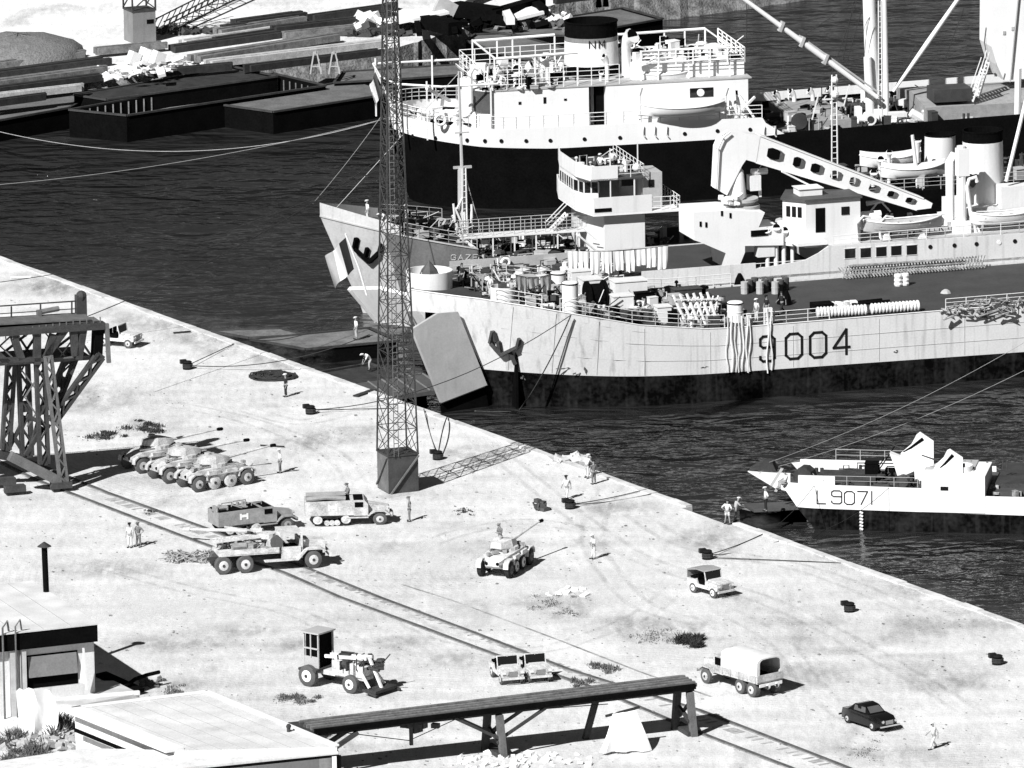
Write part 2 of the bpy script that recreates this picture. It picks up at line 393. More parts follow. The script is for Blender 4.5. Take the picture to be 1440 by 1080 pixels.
# rails set in the quay, two lines of track
def strip(mb, pts, off, w, z0, z1):
    for a, b in zip(pts[:-1], pts[1:]):
        d = (b - a).normalized(); nn = V((-d.y, d.x, 0))
        p, q = a + nn * off, b + nn * off
        mb.hexa([(v.x, v.y, z0) for v in (p - nn * w / 2, q - nn * w / 2, q + nn * w / 2, p + nn * w / 2)] + [(v.x, v.y, z1) for v in (p - nn * w / 2, q - nn * w / 2, q + nn * w / 2, p + nn * w / 2)])
RAILM = mat('dull_rail_steel', 0.10, 0.7, 0.5, 0.5, 0.4, 5)
up = [G(x, y) for x, y in ((40, 648), (150, 693), (305, 749), (470, 815), (532, 840), (666, 890), (800, 942), (983, 999), (1177, 1074), (1400, 1165))]
lo = [G(x, y) for x, y in ((-60, 620), (50, 675), (250, 752), (400, 806), (477, 840), (584, 879), (691, 919), (830, 966), (997, 1036), (1109, 1079), (1300, 1160))]
for nm, pts in (('crane_rail', up), ('crane_rail', lo)):
    mb = MB(); strip(mb, pts, 0, 0.16, 0.0, 0.07); strip(mb, pts, 0.22, 0.05, 0.0, 0.03)
    tag(mb.build(nm, RAILM), kind='structure')
GROOVE = mat('rail_bed_dirt', 0.3, 0.95, 0.6, 0.8, 0.5, 3)
for pts in (up, lo):
    mb = MB(); strip(mb, pts, 0.0, 0.5, -0.01, 0.006)
    tag(mb.build('rail_bed', GROOVE), kind='structure')
extra = [G(x, y) for x, y in ((565, 822), (640, 846), (700, 868), (790, 902), (900, 945), (1000, 980))]
mb = MB(); strip(mb, extra, 0, 0.2, 0.0, 0.02); tag(mb.build('rail_groove', GROOVE), kind='structure')
mb = MB()
for k in range(260):
    t = k / 260; p = up[1].lerp(up[8], t); q = (up[4] - lo[4])
    if rnd.random() < 0.45:
        s_ = p - q * 0.5; d = (up[8] - up[1]).normalized(); nn = V((-d.y, d.x, 0))
        mb.box((p.x - nn.x * .75, p.y - nn.y * .75, 0.005), (0.28, 0.9, 0.02), rz=math.atan2(d.y, d.x))
tag(mb.build('rail_sleepers', mat('half_buried_sleepers', .36, .95, .5, .8, .4, 3)), kind='structure')

# soft stains, wheel marks and litter lying on the quay
def alpha_sheet_material(name, v, amax, sc):
    m = bpy.data.materials.new(name); m.use_nodes = True; N = m.node_tree.nodes; L = m.node_tree.links; b = N['Principled BSDF']
    b.inputs['Base Color'].default_value = (v, v, v, 1); b.inputs['Roughness'].default_value = .95; b.inputs['Specular IOR Level'].default_value = 0.05
    tc = N.new('ShaderNodeTexCoord'); n = N.new('ShaderNodeTexNoise'); n.inputs['Scale'].default_value = sc; n.inputs['Detail'].default_value = 6; n.inputs['Roughness'].default_value = .7
    q = N.new('ShaderNodeMapping'); q.inputs['Scale'].default_value = (1, .35, 1); L.new(tc.outputs['Object'], q.inputs[0]); L.new(q.outputs[0], n.inputs[0])
    at = N.new('ShaderNodeAttribute'); at.attribute_name = 'soft'
    r = N.new('ShaderNodeMapRange'); r.inputs[1].default_value = .38; r.inputs[2].default_value = .68; r.inputs[3].default_value = 0; r.inputs[4].default_value = amax; L.new(n.outputs[0], r.inputs[0])
    mu = N.new('ShaderNodeMath'); mu.operation = 'MULTIPLY'; L.new(r.outputs[0], mu.inputs[0]); L.new(at.outputs['Fac'], mu.inputs[1]); L.new(mu.outputs[0], b.inputs['Alpha']); return m
STAIN = alpha_sheet_material('dirt_stain', .14, .42, .7); STAIN2 = alpha_sheet_material('wheel_mark_dirt', .25, .26, 1.1); CHALK = alpha_sheet_material('white_dust', .82, .9, .5)
def soft_sheet(name, rows, soft, m, z):
    me = bpy.data.meshes.new(name); n = len(rows[0]); vs = [(p.x, p.y, z) for r in rows for p in r]
    me.from_pydata(vs, [], [(i * n + k, i * n + k + 1, (i + 1) * n + k + 1, (i + 1) * n + k) for i in range(len(rows) - 1) for k in range(n - 1)])
    a = me.attributes.new('soft', 'FLOAT', 'POINT')
    for i, s_ in enumerate(v for r in soft for v in r): a.data[i].value = s_
    me.materials.append(m); o = bpy.data.objects.new(name, me); COL.objects.link(o); return tag(o, kind='structure')
def stain(px, py, wx, wy, m=None, rot=0.0, z=.005):
    c = G(px, py); rows = []; soft = []
    for i in range(9):
        r = []; s_ = []
        for j in range(9):
            u, v = i / 4 - 1, j / 4 - 1; x, y = u * wx, v * wy; r.append(c + V((x * math.cos(rot) - y * math.sin(rot), x * math.sin(rot) + y * math.cos(rot), 0))); s_.append(max(0, 1 - (u * u + v * v)))
        rows.append(r); soft.append(s_)
    soft_sheet('ground_stain', rows, soft, m or STAIN, z)
for i, (px, py, wx, wy, rt) in enumerate(((250, 455, 5, 9, 1.0), (330, 480, 7, 7, .4), (400, 505, 4, 6, 0), (120, 405, 5, 6, .5), (60, 400, 4, 5, 0), (205, 600, 3.2, 4, 0), (130, 560, 5, 6, .3), (690, 770, 3.5, 4, 0), (775, 845, 3.6, 4, 0), (560, 768, 1.4, 2, 0), (800, 862, 2.0, 3, 0), (900, 885, 4, 5, .4), (980, 890, 2.4, 4, 0), (1000, 760, 3, 5, 0), (870, 715, 4, 4, .3), (1040, 735, 3, 3, 0), (1240, 1060, 4.2, 3, 0), (1390, 870, 4, 5, -.8), (1300, 830, 6, 3, -1.0), (1180, 780, 5, 3, -1.0), (420, 905, 2.6, 2.5, 0), (560, 905, 2.6, 2.5, 0), (250, 905, 5, 3, 0), (230, 965, 4, 3, 0), (150, 800, 5, 3, 0), (350, 885, 4, 2.5, 0), (640, 930, 3, 2.5, 0), (1130, 950, 4, 4, 0), (1330, 960, 4, 4, 0), (660, 640, 3, 4, 0), (430, 620, 3, 4, 0), (500, 610, 4, 4, 0))): stain(px, py, wx, wy, None, rt, .004 + .0007 * i)
for i, (px, py, wx, wy) in enumerate(((700, 850, 5, 9), (640, 780, 5, 6), (300, 850, 9, 8), (560, 660, 3, 4), (900, 820, 6, 8), (150, 860, 7, 7))): stain(px, py, wx, wy, CHALK, 0, .03 + .001 * i)
def track(pts, w=.28, gauge=1.5, z=.04):
    P = [G(x, y) for x, y in pts]; Q = []
    for i in range(len(P) - 1):
        for k in range(8): Q.append(P[i].lerp(P[i + 1], k / 8))
    for _ in range(6): Q = [Q[0]] + [(Q[i - 1] + Q[i] * 2 + Q[i + 1]) / 4 for i in range(1, len(Q) - 1)] + [Q[-1]]
    for s_ in (-gauge / 2, gauge / 2):
        rows = []; soft = []
        for i in range(len(Q)):
            d = (Q[min(i + 1, len(Q) - 1)] - Q[max(i - 1, 0)]).normalized(); n = V((-d.y, d.x, 0)); e = min(1, i / 5, (len(Q) - 1 - i) / 5)
            rows.append([Q[i] + n * (s_ + t * w) for t in (-1, -.5, 0, .5, 1)]); soft.append([0, e * .8, e, e * .8, 0])
        soft_sheet('wheel_mark', rows, soft, STAIN2, z)
for i, t in enumerate(([(590, 770), (640, 750), (740, 730), (900, 760)], [(640, 590), (800, 720), (900, 790), (1100, 850), (1300, 960), (1420, 1040)], [(860, 700), (960, 770), (1150, 800), (1440, 930)], [(300, 560), (420, 600), (520, 570)], [(1000, 850), (1100, 900), (1150, 980), (1300, 1080)], [(500, 830), (620, 900), (760, 920), (900, 870), (960, 820)], [(200, 560), (350, 590), (480, 640), (520, 720)], [(90, 780), (260, 830), (420, 860), (560, 940)], [(880, 640), (820, 760), (900, 860), (1060, 890)])): track(t, z=.04 + i * .001)
mb = MB()
for _ in range(2600):
    px, py = rnd.uniform(-20, 1460), rnd.uniform(380, 1090)
    if py < 362 + .36 * px + 14: continue
    p = G(px, py); s = rnd.choice((.03, .04, .05, .07)) * rnd.uniform(.7, 1.5); mb.box((p.x, p.y, s * .2), (s * 2, s * 1.6, s * .9), rz=rnd.uniform(0, 3), rx=.3)
tag(mb.build('loose_gravel', mat('gravel_mixed', .3, .9, 1.2, .3, .3, 3, lo=.03)), 'loose gravel and small stones scattered over the quay', kind='stuff')
# ------------------------------------------------------------------ people
def skin_mesh(name, pts, edges, radii, sub=1):
    me = bpy.data.meshes.new(name); me.from_pydata(pts, edges, [])
    o = bpy.data.objects.new(name, me); COL.objects.link(o)
    md = o.modifiers.new('s', 'SKIN'); md.use_smooth_shade = True
    if not me.skin_vertices: me.skin_vertices.new()
    for i, r in enumerate(radii): me.skin_vertices[0].data[i].radius = (r, r) if not isinstance(r, tuple) else r
    me.skin_vertices[0].data[0].use_root = True
    o.modifiers.new('u', 'SUBSURF').levels = sub; o.modifiers['u'].render_levels = sub
    dg = bpy.context.evaluated_depsgraph_get(); ev = o.evaluated_get(dg)
    out = bpy.data.meshes.new_from_object(ev); out.name = name
    bpy.data.objects.remove(o); bpy.data.meshes.remove(me)
    return out
POSES = {  # joints in metres: facing -y, x to the person's left
 'stand': dict(hip=(0, 0, .93), chest=(0, .0, 1.3), neck=(0, 0, 1.47), head=(0, -.02, 1.62), kl=(.1, -.02, .5), fl=(.12, .02, .08), kr=(-.1, -.01, .5), fr=(-.13, .0, .08), el=(.27, .03, 1.12), hl=(.28, -.08, .86), er=(-.27, .03, 1.12), hr=(-.28, -.06, .86)),
 'walk': dict(hip=(0, 0, .9), chest=(0, -.03, 1.28), neck=(0, -.05, 1.45), head=(0, -.08, 1.6), kl=(.1, -.2, .5), fl=(.1, -.32, .08), kr=(-.1, .02, .47), fr=(-.1, .3, .12), el=(.26, .14, 1.12), hl=(.27, .14, .86), er=(-.26, -.12, 1.1), hr=(-.25, -.32, .98)),
 'akimbo': dict(hip=(0, 0, .93), chest=(0, .0, 1.3), neck=(0, 0, 1.47), head=(0, -.03, 1.62), kl=(.14, -.02, .5), fl=(.2, .02, .08), kr=(-.14, -.01, .5), fr=(-.2, .0, .08), el=(.42, .1, 1.16), hl=(.2, -.06, .98), er=(-.42, .1, 1.16), hr=(-.2, -.06, .98)),
 'folded': dict(hip=(0, 0, .93), chest=(0, .0, 1.3), neck=(0, 0, 1.47), head=(0, -.05, 1.61), kl=(.1, -.02, .5), fl=(.12, .0, .08), kr=(-.1, -.03, .5), fr=(-.13, -.08, .08), el=(.28, -.06, 1.14), hl=(.02, -.26, 1.16), er=(-.28, -.06, 1.14), hr=(-.02, -.24, 1.1)),
 'reach': dict(hip=(0, .1, .92), chest=(0, -.02, 1.26), neck=(0, -.08, 1.42), head=(0, -.14, 1.56), kl=(.12, -.04, .5), fl=(.16, .02, .08), kr=(-.12, .1, .5), fr=(-.16, .25, .08), el=(.27, -.22, 1.2), hl=(.2, -.48, 1.14), er=(-.27, -.22, 1.15), hr=(-.2, -.46, 1.05)),
 'bend': dict(hip=(0, .18, .88), chest=(0, -.12, 1.08), neck=(0, -.26, 1.16), head=(0, -.4, 1.2), kl=(.12, .02, .5), fl=(.16, .04, .08), kr=(-.12, .1, .5), fr=(-.16, .2, .08), el=(.24, -.3, .86), hl=(.14, -.42, .62), er=(-.24, -.3, .86), hr=(-.14, -.42, .62)),
 'sit': dict(hip=(0, 0, .5), chest=(0, .06, .88), neck=(0, .04, 1.05), head=(0, 0, 1.2), kl=(.14, -.44, .52), fl=(.16, -.46, .1), kr=(-.14, -.44, .52), fr=(-.16, -.42, .1), el=(.27, -.08, .72), hl=(.16, -.36, .62), er=(-.27, -.08, .72), hr=(-.16, -.36, .62)),
}
PM = {}
def person_meshes(pose):
    if pose in PM: return PM[pose]
    J = {k: V(v) for k, v in POSES[pose].items()}
    P, E, Rr = [], [], []
    def add(p, r, par=None):
        P.append(tuple(p)); Rr.append(r)
        if par is not None: E.append((par, len(P) - 1))
        return len(P) - 1
    hip = add(J['hip'], .125); ch = add(J['chest'], (.15, .115), hip); nk0 = add(J['neck'], .065, ch)
    hd = J['head'] - J['neck']; n1 = add(J['neck'] + hd * .45, .055, nk0); h1 = add(J['head'], .092, n1); add(J['head'] + hd.normalized() * .1, .085, h1)
    for sd_, x in (('l', 1), ('r', -1)):
        hj = add(J['hip'] + V((x * .1, 0, -.06)), .09, hip); k = add(J['k' + sd_], .058, hj); f = add(J['f' + sd_], .042, k)
        add(J['f' + sd_] + V((0, -.16, -.04)), .036, f)
        sh = J['chest'] + V((x * .19, 0, .12)) ; s1 = add(sh, .062, ch); e = add(J['e' + sd_], .042, s1); w = add(J['h' + sd_], .028, e)
        d = (J['h' + sd_] - J['e' + sd_]).normalized(); sdv = d.cross(V((0, 1, 0)) if abs(d.y) < .8 else V((1, 0, 0))).normalized()
        pm = add(J['h' + sd_] + d * .07, (.038, .016), w)
        for q, ln in ((-.030, .062), (-.010, .078), (.010, .072), (.030, .055)):
            a1 = add(J['h' + sd_] + d * .095 + sdv * q, .010, pm); add(J['h' + sd_] + d * (.095 + ln) + sdv * q * 1.15 + V((0, -.012, 0)), .008, a1)
        a1 = add(J['h' + sd_] + d * .03 + sdv * .04, .012, w); add(J['h' + sd_] + d * .075 + sdv * .062, .009, a1)
    body = skin_mesh('body', P, E, Rr)
    # shirt: torso and sleeves; trousers: pelvis and legs
    c = J['chest']; P = [tuple(J['hip'] + V((0, 0, .02))), tuple(c), tuple(c + (J['neck'] - c) * .75)]; E = [(0, 1), (1, 2)]; Rr = [.145, (.17, .135), .085]
    for sd_, x in (('l', 1), ('r', -1)):
        P.append(tuple(c + V((x * .195, 0, .12)))); E.append((1, len(P) - 1)); Rr.append(.08)
        P.append(tuple(J['e' + sd_])); E.append((len(P) - 2, len(P) - 1)); Rr.append(.06)
    shirt = skin_mesh('shirt', P, E, Rr)
    P = [tuple(J['hip'] + V((0, 0, .04)))]; E = []; Rr = [.14]
    for sd_, x in (('l', 1), ('r', -1)):
        P.append(tuple(J['hip'] + V((x * .1, 0, -.08)))); E.append((0, len(P) - 1)); Rr.append(.112)
        P.append(tuple(J['k' + sd_])); E.append((len(P) - 2, len(P) - 1)); Rr.append(.082)
        P.append(tuple(J['f' + sd_] + V((0, 0, .05)))); E.append((len(P) - 2, len(P) - 1)); Rr.append(.07)
    trousers = skin_mesh('trousers', P, E, Rr)
    P2 = P[:2] + [tuple(V(P[1]).lerp(V(P[2]), .75))] + [P[4], tuple(V(P[4]).lerp(V(P[5]), .75))]
    shorts = skin_mesh('shorts', P2, [(0, 1), (1, 2), (0, 3), (3, 4)], [.14, .115, .1, .115, .1])
    hc = J['head'] + hd.normalized() * .1
    def mk(name, fn):
        m_ = MB(); fn(m_); me = bpy.data.meshes.new(name); me.from_pydata(m_.v, [], m_.f); me.validate(); return me
    cap = mk('cap', lambda b: (b.lathe([(.115, -.02), (.13, .02), (.15, .05), (.10, .07)], hc + V((0, 0, .03)), 10), b.bx(hc.x - .07, hc.x + .07, hc.y - .19, hc.y - .09, hc.z - .0, hc.z + .02)))
    hair = mk('hair', lambda b: b.ball(hc + V((0, .025, .01)), .1, 10, 6, (1, 1.05, .8)))
    def facef(b):
        y = hc.y - .108; z = hc.z - .07
        b.bx(hc.x - .012, hc.x + .012, y - .02, y + .02, z - .01, z + .03)
        for x in (-.035, .035): b.bx(hc.x + x - .012, hc.x + x + .012, y - .003, y + .03, z + .03, z + .042)
        b.bx(hc.x - .022, hc.x + .022, y - .002, y + .03, z - .04, z - .03)
    face = mk('face', facef)
    shoes = mk('shoe', lambda b: [b.box(V(J['f' + s_]) + V((0, -.06, -.045)), (.1, .27, .075)) for s_ in 'lr'])
    PM[pose] = dict(body=body, shirt=shirt, trousers=trousers, shorts=shorts, cap=cap, hair=hair, face=face, shoes=shoes)
    return PM[pose]
def mobj(name, me, m, parent):
    me2 = me.copy() if me.materials and me.materials[0] != m else me
    if not me2.materials: me2.materials.append(m)
    elif me2.materials[0] != m: me2.materials[0] = m
    o = bpy.data.objects.new(name, me2); COL.objects.link(o); o.parent = parent; return o
def person(loc, face, label, pose='stand', top=KHAKIL, legs=KHAKIL, cap=CREAM, shorts=False, bare=False, s=1.0, group=None):
    """face: compass angle (degrees) of the way the person looks, 0 = to the right of the picture, 90 = away"""
    pm = person_meshes(pose)
    r = empty('person', loc, R(face + 90), label, 'person', group); r.scale = (s, s, s)
    mobj('body', pm['body'], SKIN, r); mobj('face', pm['face'], HAIR, r)
    if not bare: mobj('shirt', pm['shirt'], top, r)
    mobj('shorts' if shorts else 'trousers', pm['shorts' if shorts else 'trousers'], legs, r)
    mobj('cap' if cap else 'hair', pm['cap'] if cap else pm['hair'], cap or HAIR, r)
    mobj('shoes', pm['shoes'], SHOE, r)
    return r
# ------------------------------------------------------------------ ships: common
def hull_rows(xs, ts, ny, dk, keel, B, x0row=None):
    """grid of near-side points: xs along, ts heights 0..1; ny(x,t) inset of the near side; returns list of rows of (x,y,z)"""
    out = []
    for t in ts:
        row = []
        for x in xs:
            xx = x if x0row is None else max(x, x0row(t)) if x < x0row(t) else x
            z = keel + (dk(xx) - keel) * t
            row.append((xx, ny(xx, t), z))
        out.append(row)
    return out
def side_strip(mb, rows, B, far=True):
    nrow, n = len(rows), len(rows[0])
    vs = [p for r in rows for p in r]; fs = [(i * n + k, i * n + k + 1, (i + 1) * n + k + 1, (i + 1) * n + k) for i in range(nrow - 1) for k in range(n - 1)]
    mb.add(vs, fs)
    if far:
        vs = [(p[0], B - p[1], p[2]) for p in vs]; mb.add(vs, [f[::-1] for f in fs])
def frange(a, b, n): return [a + (b - a) * i / (n - 1) for i in range(n)]
def interp(tab, x):
    if x <= tab[0][0]: return tab[0][1]
    for (a, u), (b, w) in zip(tab[:-1], tab[1:]):
        if x <= b: return u + (w - u) * (x - a) / (b - a)
    return tab[-1][1]
def lifeboat(fr_or_parent, loc, rz, L_, label, covered=False, group=None, hullm=None, frame_obj=None):
    r = empty('lifeboat', loc, rz, label, 'lifeboat', group)
    def ring(t, w):
        x = (t - .5) * L_; b = L_ * .16 * (1 - abs(2 * t - 1) ** 2.6) * w + .02; sh = .28 * (2 * t - 1) ** 2
        return [(x, -b, .95 + sh), (x, -b * .92, .5 + sh), (x, -b * .55, .12 + sh * .8), (x, 0, 0.0 + sh), (x, b * .55, .12 + sh * .8), (x, b * .92, .5 + sh), (x, b, .95 + sh)]
    h = MB(); rs = [ring(t, 1) for t in frange(0, 1, 13)]; h.loft(rs, closed=False, caps=False); h.build('hull', hullm or CREAM, r, True)
    t_ = MB()
    for sgn in (0, -1): t_.tube([p[sgn] for p in rs], .07, 5)
    t_.build('gunwale', CREAM, r)
    c = MB()
    if covered: c.loft([[(p[0][0], p[0][1] * .97, p[0][2] + .02), (p[0][0], p[0][1] * .5, p[0][2] + .28), (p[0][0], 0, p[0][2] + .36), (p[0][0], -p[0][1] * .5, p[0][2] + .28), (p[0][0], -p[0][1] * .97, p[0][2] + .02)] for p in rs], closed=False, caps=False); c.build('cover', CANVAS, r, True)
    else:
        for t in (.2, .35, .5, .65, .8): q = ring(t, .95); c.bx(q[0][0] - .12, q[0][0] + .12, q[0][1], q[-1][1], .72, .78)
        c.build('thwarts', WOODL, r)
        f = MB(); f.prism([( (t - .5) * L_ * .96, -L_ * .15 * (1 - abs(2 * t - 1) ** 2.6)) for t in frange(0, 1, 9)] + [((t - .5) * L_ * .96, L_ * .15 * (1 - abs(2 * t - 1) ** 2.6)) for t in frange(1, 0, 9)], .5, .54, 'z'); f.build('floor_boards', GREYL, r)
    return r
def cowl(parent, x, y, z, h, r, face=-90, m=None, name='ventilator_cowl'):
    """a bent-over ship ventilator; face = local direction of the mouth in degrees"""
    m = m or CREAM; b = MB(); a = R(face); dx, dy = math.cos(a), math.sin(a)
    b.tube([(x, y, z), (x, y, z + h * .7), (x + dx * r * .35, y + dy * r * .35, z + h * .86), (x + dx * r * 1.1, y + dy * r * 1.1, z + h * .97)], [r * .6, r * .6, r * .85, r * 1.1], 10)
    o = b.build(name, m, parent, True)
    d = MB(); p = V((x + dx * r * 1.1, y + dy * r * 1.1, z + h * .97)); q = p + V((dx * .03, dy * .03, .012)); d.tube([p, q], r * .9, 10); d.build('mouth', BLACK, o)
    return o
def funnel(parent, x, y, z, h, rx, ry, bands, n=24):
    """bands: list of (fraction of height where the band ends, material, name)"""
    t0 = 0.0; main = None
    for t1, m, nm in bands:
        b = MB(); s_ = lambda t: 1.0 - 0.06 * t
        b.lathe([(s_(t0), h * t0), (s_(t1), h * t1)], (x, y, z), n, rx, ry, cap=False)
        o = b.build(nm, m, parent if main is None else main, True)
        if main is None: main = o
        t0 = t1
    b = MB(); b.lathe([(.97, h * 1.0), (.97, h * 1.02), (.90, h * 1.02), (.88, h * .9)], (x, y, z), n, rx, ry, cap=False); b.add([(x + .88 * rx * math.cos(2 * math.pi * k / n), y + .88 * ry * math.sin(2 * math.pi * k / n), z + h * .9) for k in range(n)], [tuple(range(n))])
    b.build('funnel_rim', BLACK, main)
    return main
def clutter(mb, x0, x1, y0, y1, z, n, s0=.15, s1=.6, hz=.5):
    for _ in range(n):
        v0, f0 = len(mb.v), len(mb.f)
        x, y = rnd.uniform(x0, x1), rnd.uniform(y0, y1); a = rnd.uniform(s0, s1); b_ = rnd.uniform(s0, s1); h = rnd.uniform(.15, hz); k = rnd.random(); r_ = rnd.uniform(0, 1.5)
        if k < .22: nm = 'deck_box'; mb.box((x, y, z + h / 2), (a, b_, h), rz=r_); mb.box((x, y, z + h), (a * 1.08, b_ * 1.08, .05), rz=r_)
        elif k < .34: nm = 'mushroom_vent'; mb.lathe([(a * .22, 0), (a * .22, h * .75), (a * .5, h * .78), (a * .45, h * .92), (a * .1, h)], (x, y, z), 8)
        elif k < .46: nm = 'hand_winch'; c = (x, y, z + a * .5); mb.tube([(x - b_ * .5, y, z + a * .45), (x + b_ * .5, y, z + a * .45)], a * .32, 8); mb.box((x - b_ * .55, y, z + a * .35), (.08, a * .8, a * .7)); mb.box((x + b_ * .55, y, z + a * .35), (.08, a * .8, a * .7))
        elif k < .58: nm = 'rope_coil'; [mb.tube([(x + a * .4 * math.cos(t), y + a * .4 * math.sin(t), z + .06 + q * .1) for t in frange(0, 6.283, 9)], .05, 4, cap=False) for q in range(2)]
        elif k < .68: nm = 'bollard_pair'; mb.cyl((x - .2, y, z), .12, h * .7 + .1, 7); mb.cyl((x + .2, y, z), .12, h * .7 + .1, 7); mb.box((x, y, z + .04), (.75, .35, .08))
        elif k < .82: nm = 'pipe_run'; mb.tube([(x, y, z), (x, y, z + h), (x + a * 1.4, y + .1, z + h), (x + a * 1.4, y + .1, z)], .05, 5)
        else: nm = 'spar'; mb.tube([(x, y, z + .1), (x + rnd.uniform(-1, 1) * a * 2.6, y + rnd.uniform(-.6, .6), z + h * 1.3)], .045, 5)
        mb.marks.append((nm, v0, len(mb.v), f0, len(mb.f)))
# ------------------------------------------------------------------ A: landing ship 9004
wa, wb_ = G(1040, 562, ZW), G(1440, 530, ZW)
AN = math.atan2(wb_.y - wa.y, wb_.x - wa.x)
o_ = wa + (wb_ - wa).normalized() * 0
FA = Frame(G(700, 592, ZW), AN)      # near side plane y=0 ; x runs aft (to the right), z=0 waterline
# shift the frame so that the near plane passes through wa
loc = FA.i @ wa; FA = Frame(FA.o + V((-math.sin(AN), math.cos(AN), 0)) * loc.y, AN)
LB = 15.2
A = fempty(FA, 'landing_ship', 'long white landing ship numbered 9004 with its bow doors swung open', 'landing ship')
dkt = [FA.ry(*p) for p in ((760, 433), (830, 444), (900, 457), (1000, 464), (1060, 458), (1180, 450), (1290, 438), (1440, 426))]
bowx = FA.rz(582, 420, 8.3)[0]
xcutb = FA.ry(690, 585)[0]; 
0 and print('LST', AN * 57.3, FA.i @ wa, dkt, 'bowx', bowx, 'cut', xcutb)
def p3(fr, px, py, y): x, z = fr.ry(px, py, y); return V((x, y, z))
def pz(fr, px, py, z): x, y = fr.rz(px, py, z); return V((x, y, z))
def a_dk(x): return interp([(-6, 9.3), (-4.6, 9.0), (0, 8.7), (3.7, 8.2), (7.7, 7.4), (11.7, 6.45), (17.4, 5.7), (22, 5.7), (64, 5.9)], x)
def a_in(x, z):
    t = max(0.0, min(1.0, z / a_dk(x))); xb = -2.2 - 2.4 * t; xe = 16 - 7 * t
    k = max(0.0, min(1.0, (xe - x) / (xe - xb))); return 7.58 * k ** 1.9
a_zb = lambda x: interp([(-2, 3.0), (0, 2.9), (17, 2.2), (64, 1.8)], x)
a_cut = lambda z: interp([(-2.5, 2.3), (0, FA.ry(689, 584, 4.3)[0]), (3, FA.ry(682, 541, 4.4)[0]), (7.3, FA.ry(640, 438, 4.6)[0])], z)
XS = frange(0, 1, 40)
def a_row(zf, x0=None, n=34):
    """near edge points at height function zf from x0 aft"""
    out = []
    for i in range(n):
        t = i / (n - 1); x = x0 + (62 - x0) * t ** 1.7; z = zf(x); out.append((x, a_in(x, z), z))
    return out
def strip2(mb, rows, B, far=True): side_strip(mb, rows, B, far)
mb = MB()
rows = [a_row(lambda x, q=q: -2.5 + (a_zb(x) + 2.5) * q, a_cut(-2.5 + 5.4 * q)) for q in frange(0, 1, 5)]
strip2(mb, rows, LB); hb = mb.build('lower_hull', BOOT, A, True)
mb = MB(); lip = 7.25
zl = lambda x: min(lip, a_dk(x) - .6)
rows = [a_row(lambda x, q=q: a_zb(x) + (zl(x) - a_zb(x)) * q, a_cut(2.9 + (lip - 2.9) * q)) for q in frange(0, 1, 5)]
strip2(mb, rows, LB)
rows = [a_row(lambda x, q=q: zl(x) + (a_dk(x) - zl(x)) * q, -4.6) for q in (0, .5, 1)]
strip2(mb, rows, LB); mb.build('upper_hull', HULLW, A, True)
# forecastle underside and deck
mb = MB(); r = a_row(lambda x: a_dk(x) - .12, -4.6, 40)
vs = [p for q in r for p in ((q[0], q[1] + .02, q[2]), (q[0], LB - q[1] - .02, q[2]))]; mb.add(vs, [(2 * i, 2 * i + 2, 2 * i + 3, 2 * i + 1) for i in range(len(r) - 1)])
mb.build('deck', DECKG, A)
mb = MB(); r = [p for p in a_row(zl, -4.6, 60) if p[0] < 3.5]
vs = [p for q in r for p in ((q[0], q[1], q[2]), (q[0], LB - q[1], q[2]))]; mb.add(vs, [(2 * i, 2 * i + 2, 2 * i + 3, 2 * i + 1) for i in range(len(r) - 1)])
mb.bx(2.6, 2.8, 3.0, LB - 3.0, -1, 7.1); mb.bx(-3.2, 2.6, 7.4, 7.6, 2.2, 7.1); mb.build('painted_tank_deck_shade', BLACK, A)  # black underside, end wall and slab paint in the shade inside the bow
mb = MB()
for x in (2.2, 5.2, 8.4, 12, 17.3, 24, 31, 38):      # plate seams with rust, and the rubbing strake
    z0, z1 = a_zb(x) + .1, a_dk(x) - .25
    q = [(x, a_in(x, z0 + (z1 - z0) * t) - .012, z0 + (z1 - z0) * t) for t in frange(0, 1, 5)]
    for u, w in zip(q[:-1], q[1:]): mb.beam(u, w, .035, .02)
mb.build('plate_seams', GREYL, A)
mb = MB(); mb.tube([(x, a_in(x, a_dk(x)) - .0, a_dk(x)) for x in [p[0] for p in a_row(a_dk, -4.5, 40)]], .05, 5); mb.build('deck_edge', WHITE, A)
# bow doors
def door(B, C, v, name='bow_door', th=.35, flip=1):
    B, C = V(B), V(C); n = v.cross(C - B).normalized() * th
    bow = V((v.x, v.y, 0)).normalized()
    c1, c2 = B + v * .4 + (B - C).normalized() * .45, B + v
    D = C + v
    m_ = MB(); m_.add([B, c1, c2, D, C] + [p + n for p in (B, c1, c2, D, C)], [(0, 1, 2, 3, 4), (9, 8, 7, 6, 5), (0, 5, 6, 1), (1, 6, 7, 2), (2, 7, 8, 3), (3, 8, 9, 4), (4, 9, 5, 0)])
    o = m_.build(name, GREYL if flip > 0 else WHITE, A)
    e = MB(); e.beam(B.lerp(c2, .0) + v * .93, C + v * .93, .12, .4); e.beam(C + v * .02, C + v * .98, .1, .3)
    
    if flip > 0:
        for t in (.25, .5, .75): e.beam(B + v * t + n * 1.02 if False else B + v * t - n * .02, C + v * t - n * .02, .03, .05)
        for t in (.3, .6, .88): e.beam(B.lerp(C, t) + v * .03 - n * .02, B.lerp(C, t) + v * .97 - n * .02, .03, .04)
    e.build('door_stiffener', GREYL, o); return o
Rm = Matrix.Rotation(-AN, 3, 'Z')
tB = p3(FA, 641, 438, 4.6); tC = p3(FA, 682, 541, 4.6)
vd = Rm @ V((-3.5, -2.2, -.85))
door(tB, tC, vd)
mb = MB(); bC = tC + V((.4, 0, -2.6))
mb.add([tC, tC + vd, bC + vd, bC], [(0, 1, 2, 3)]); mb.build('lower_door', BLACK, A)
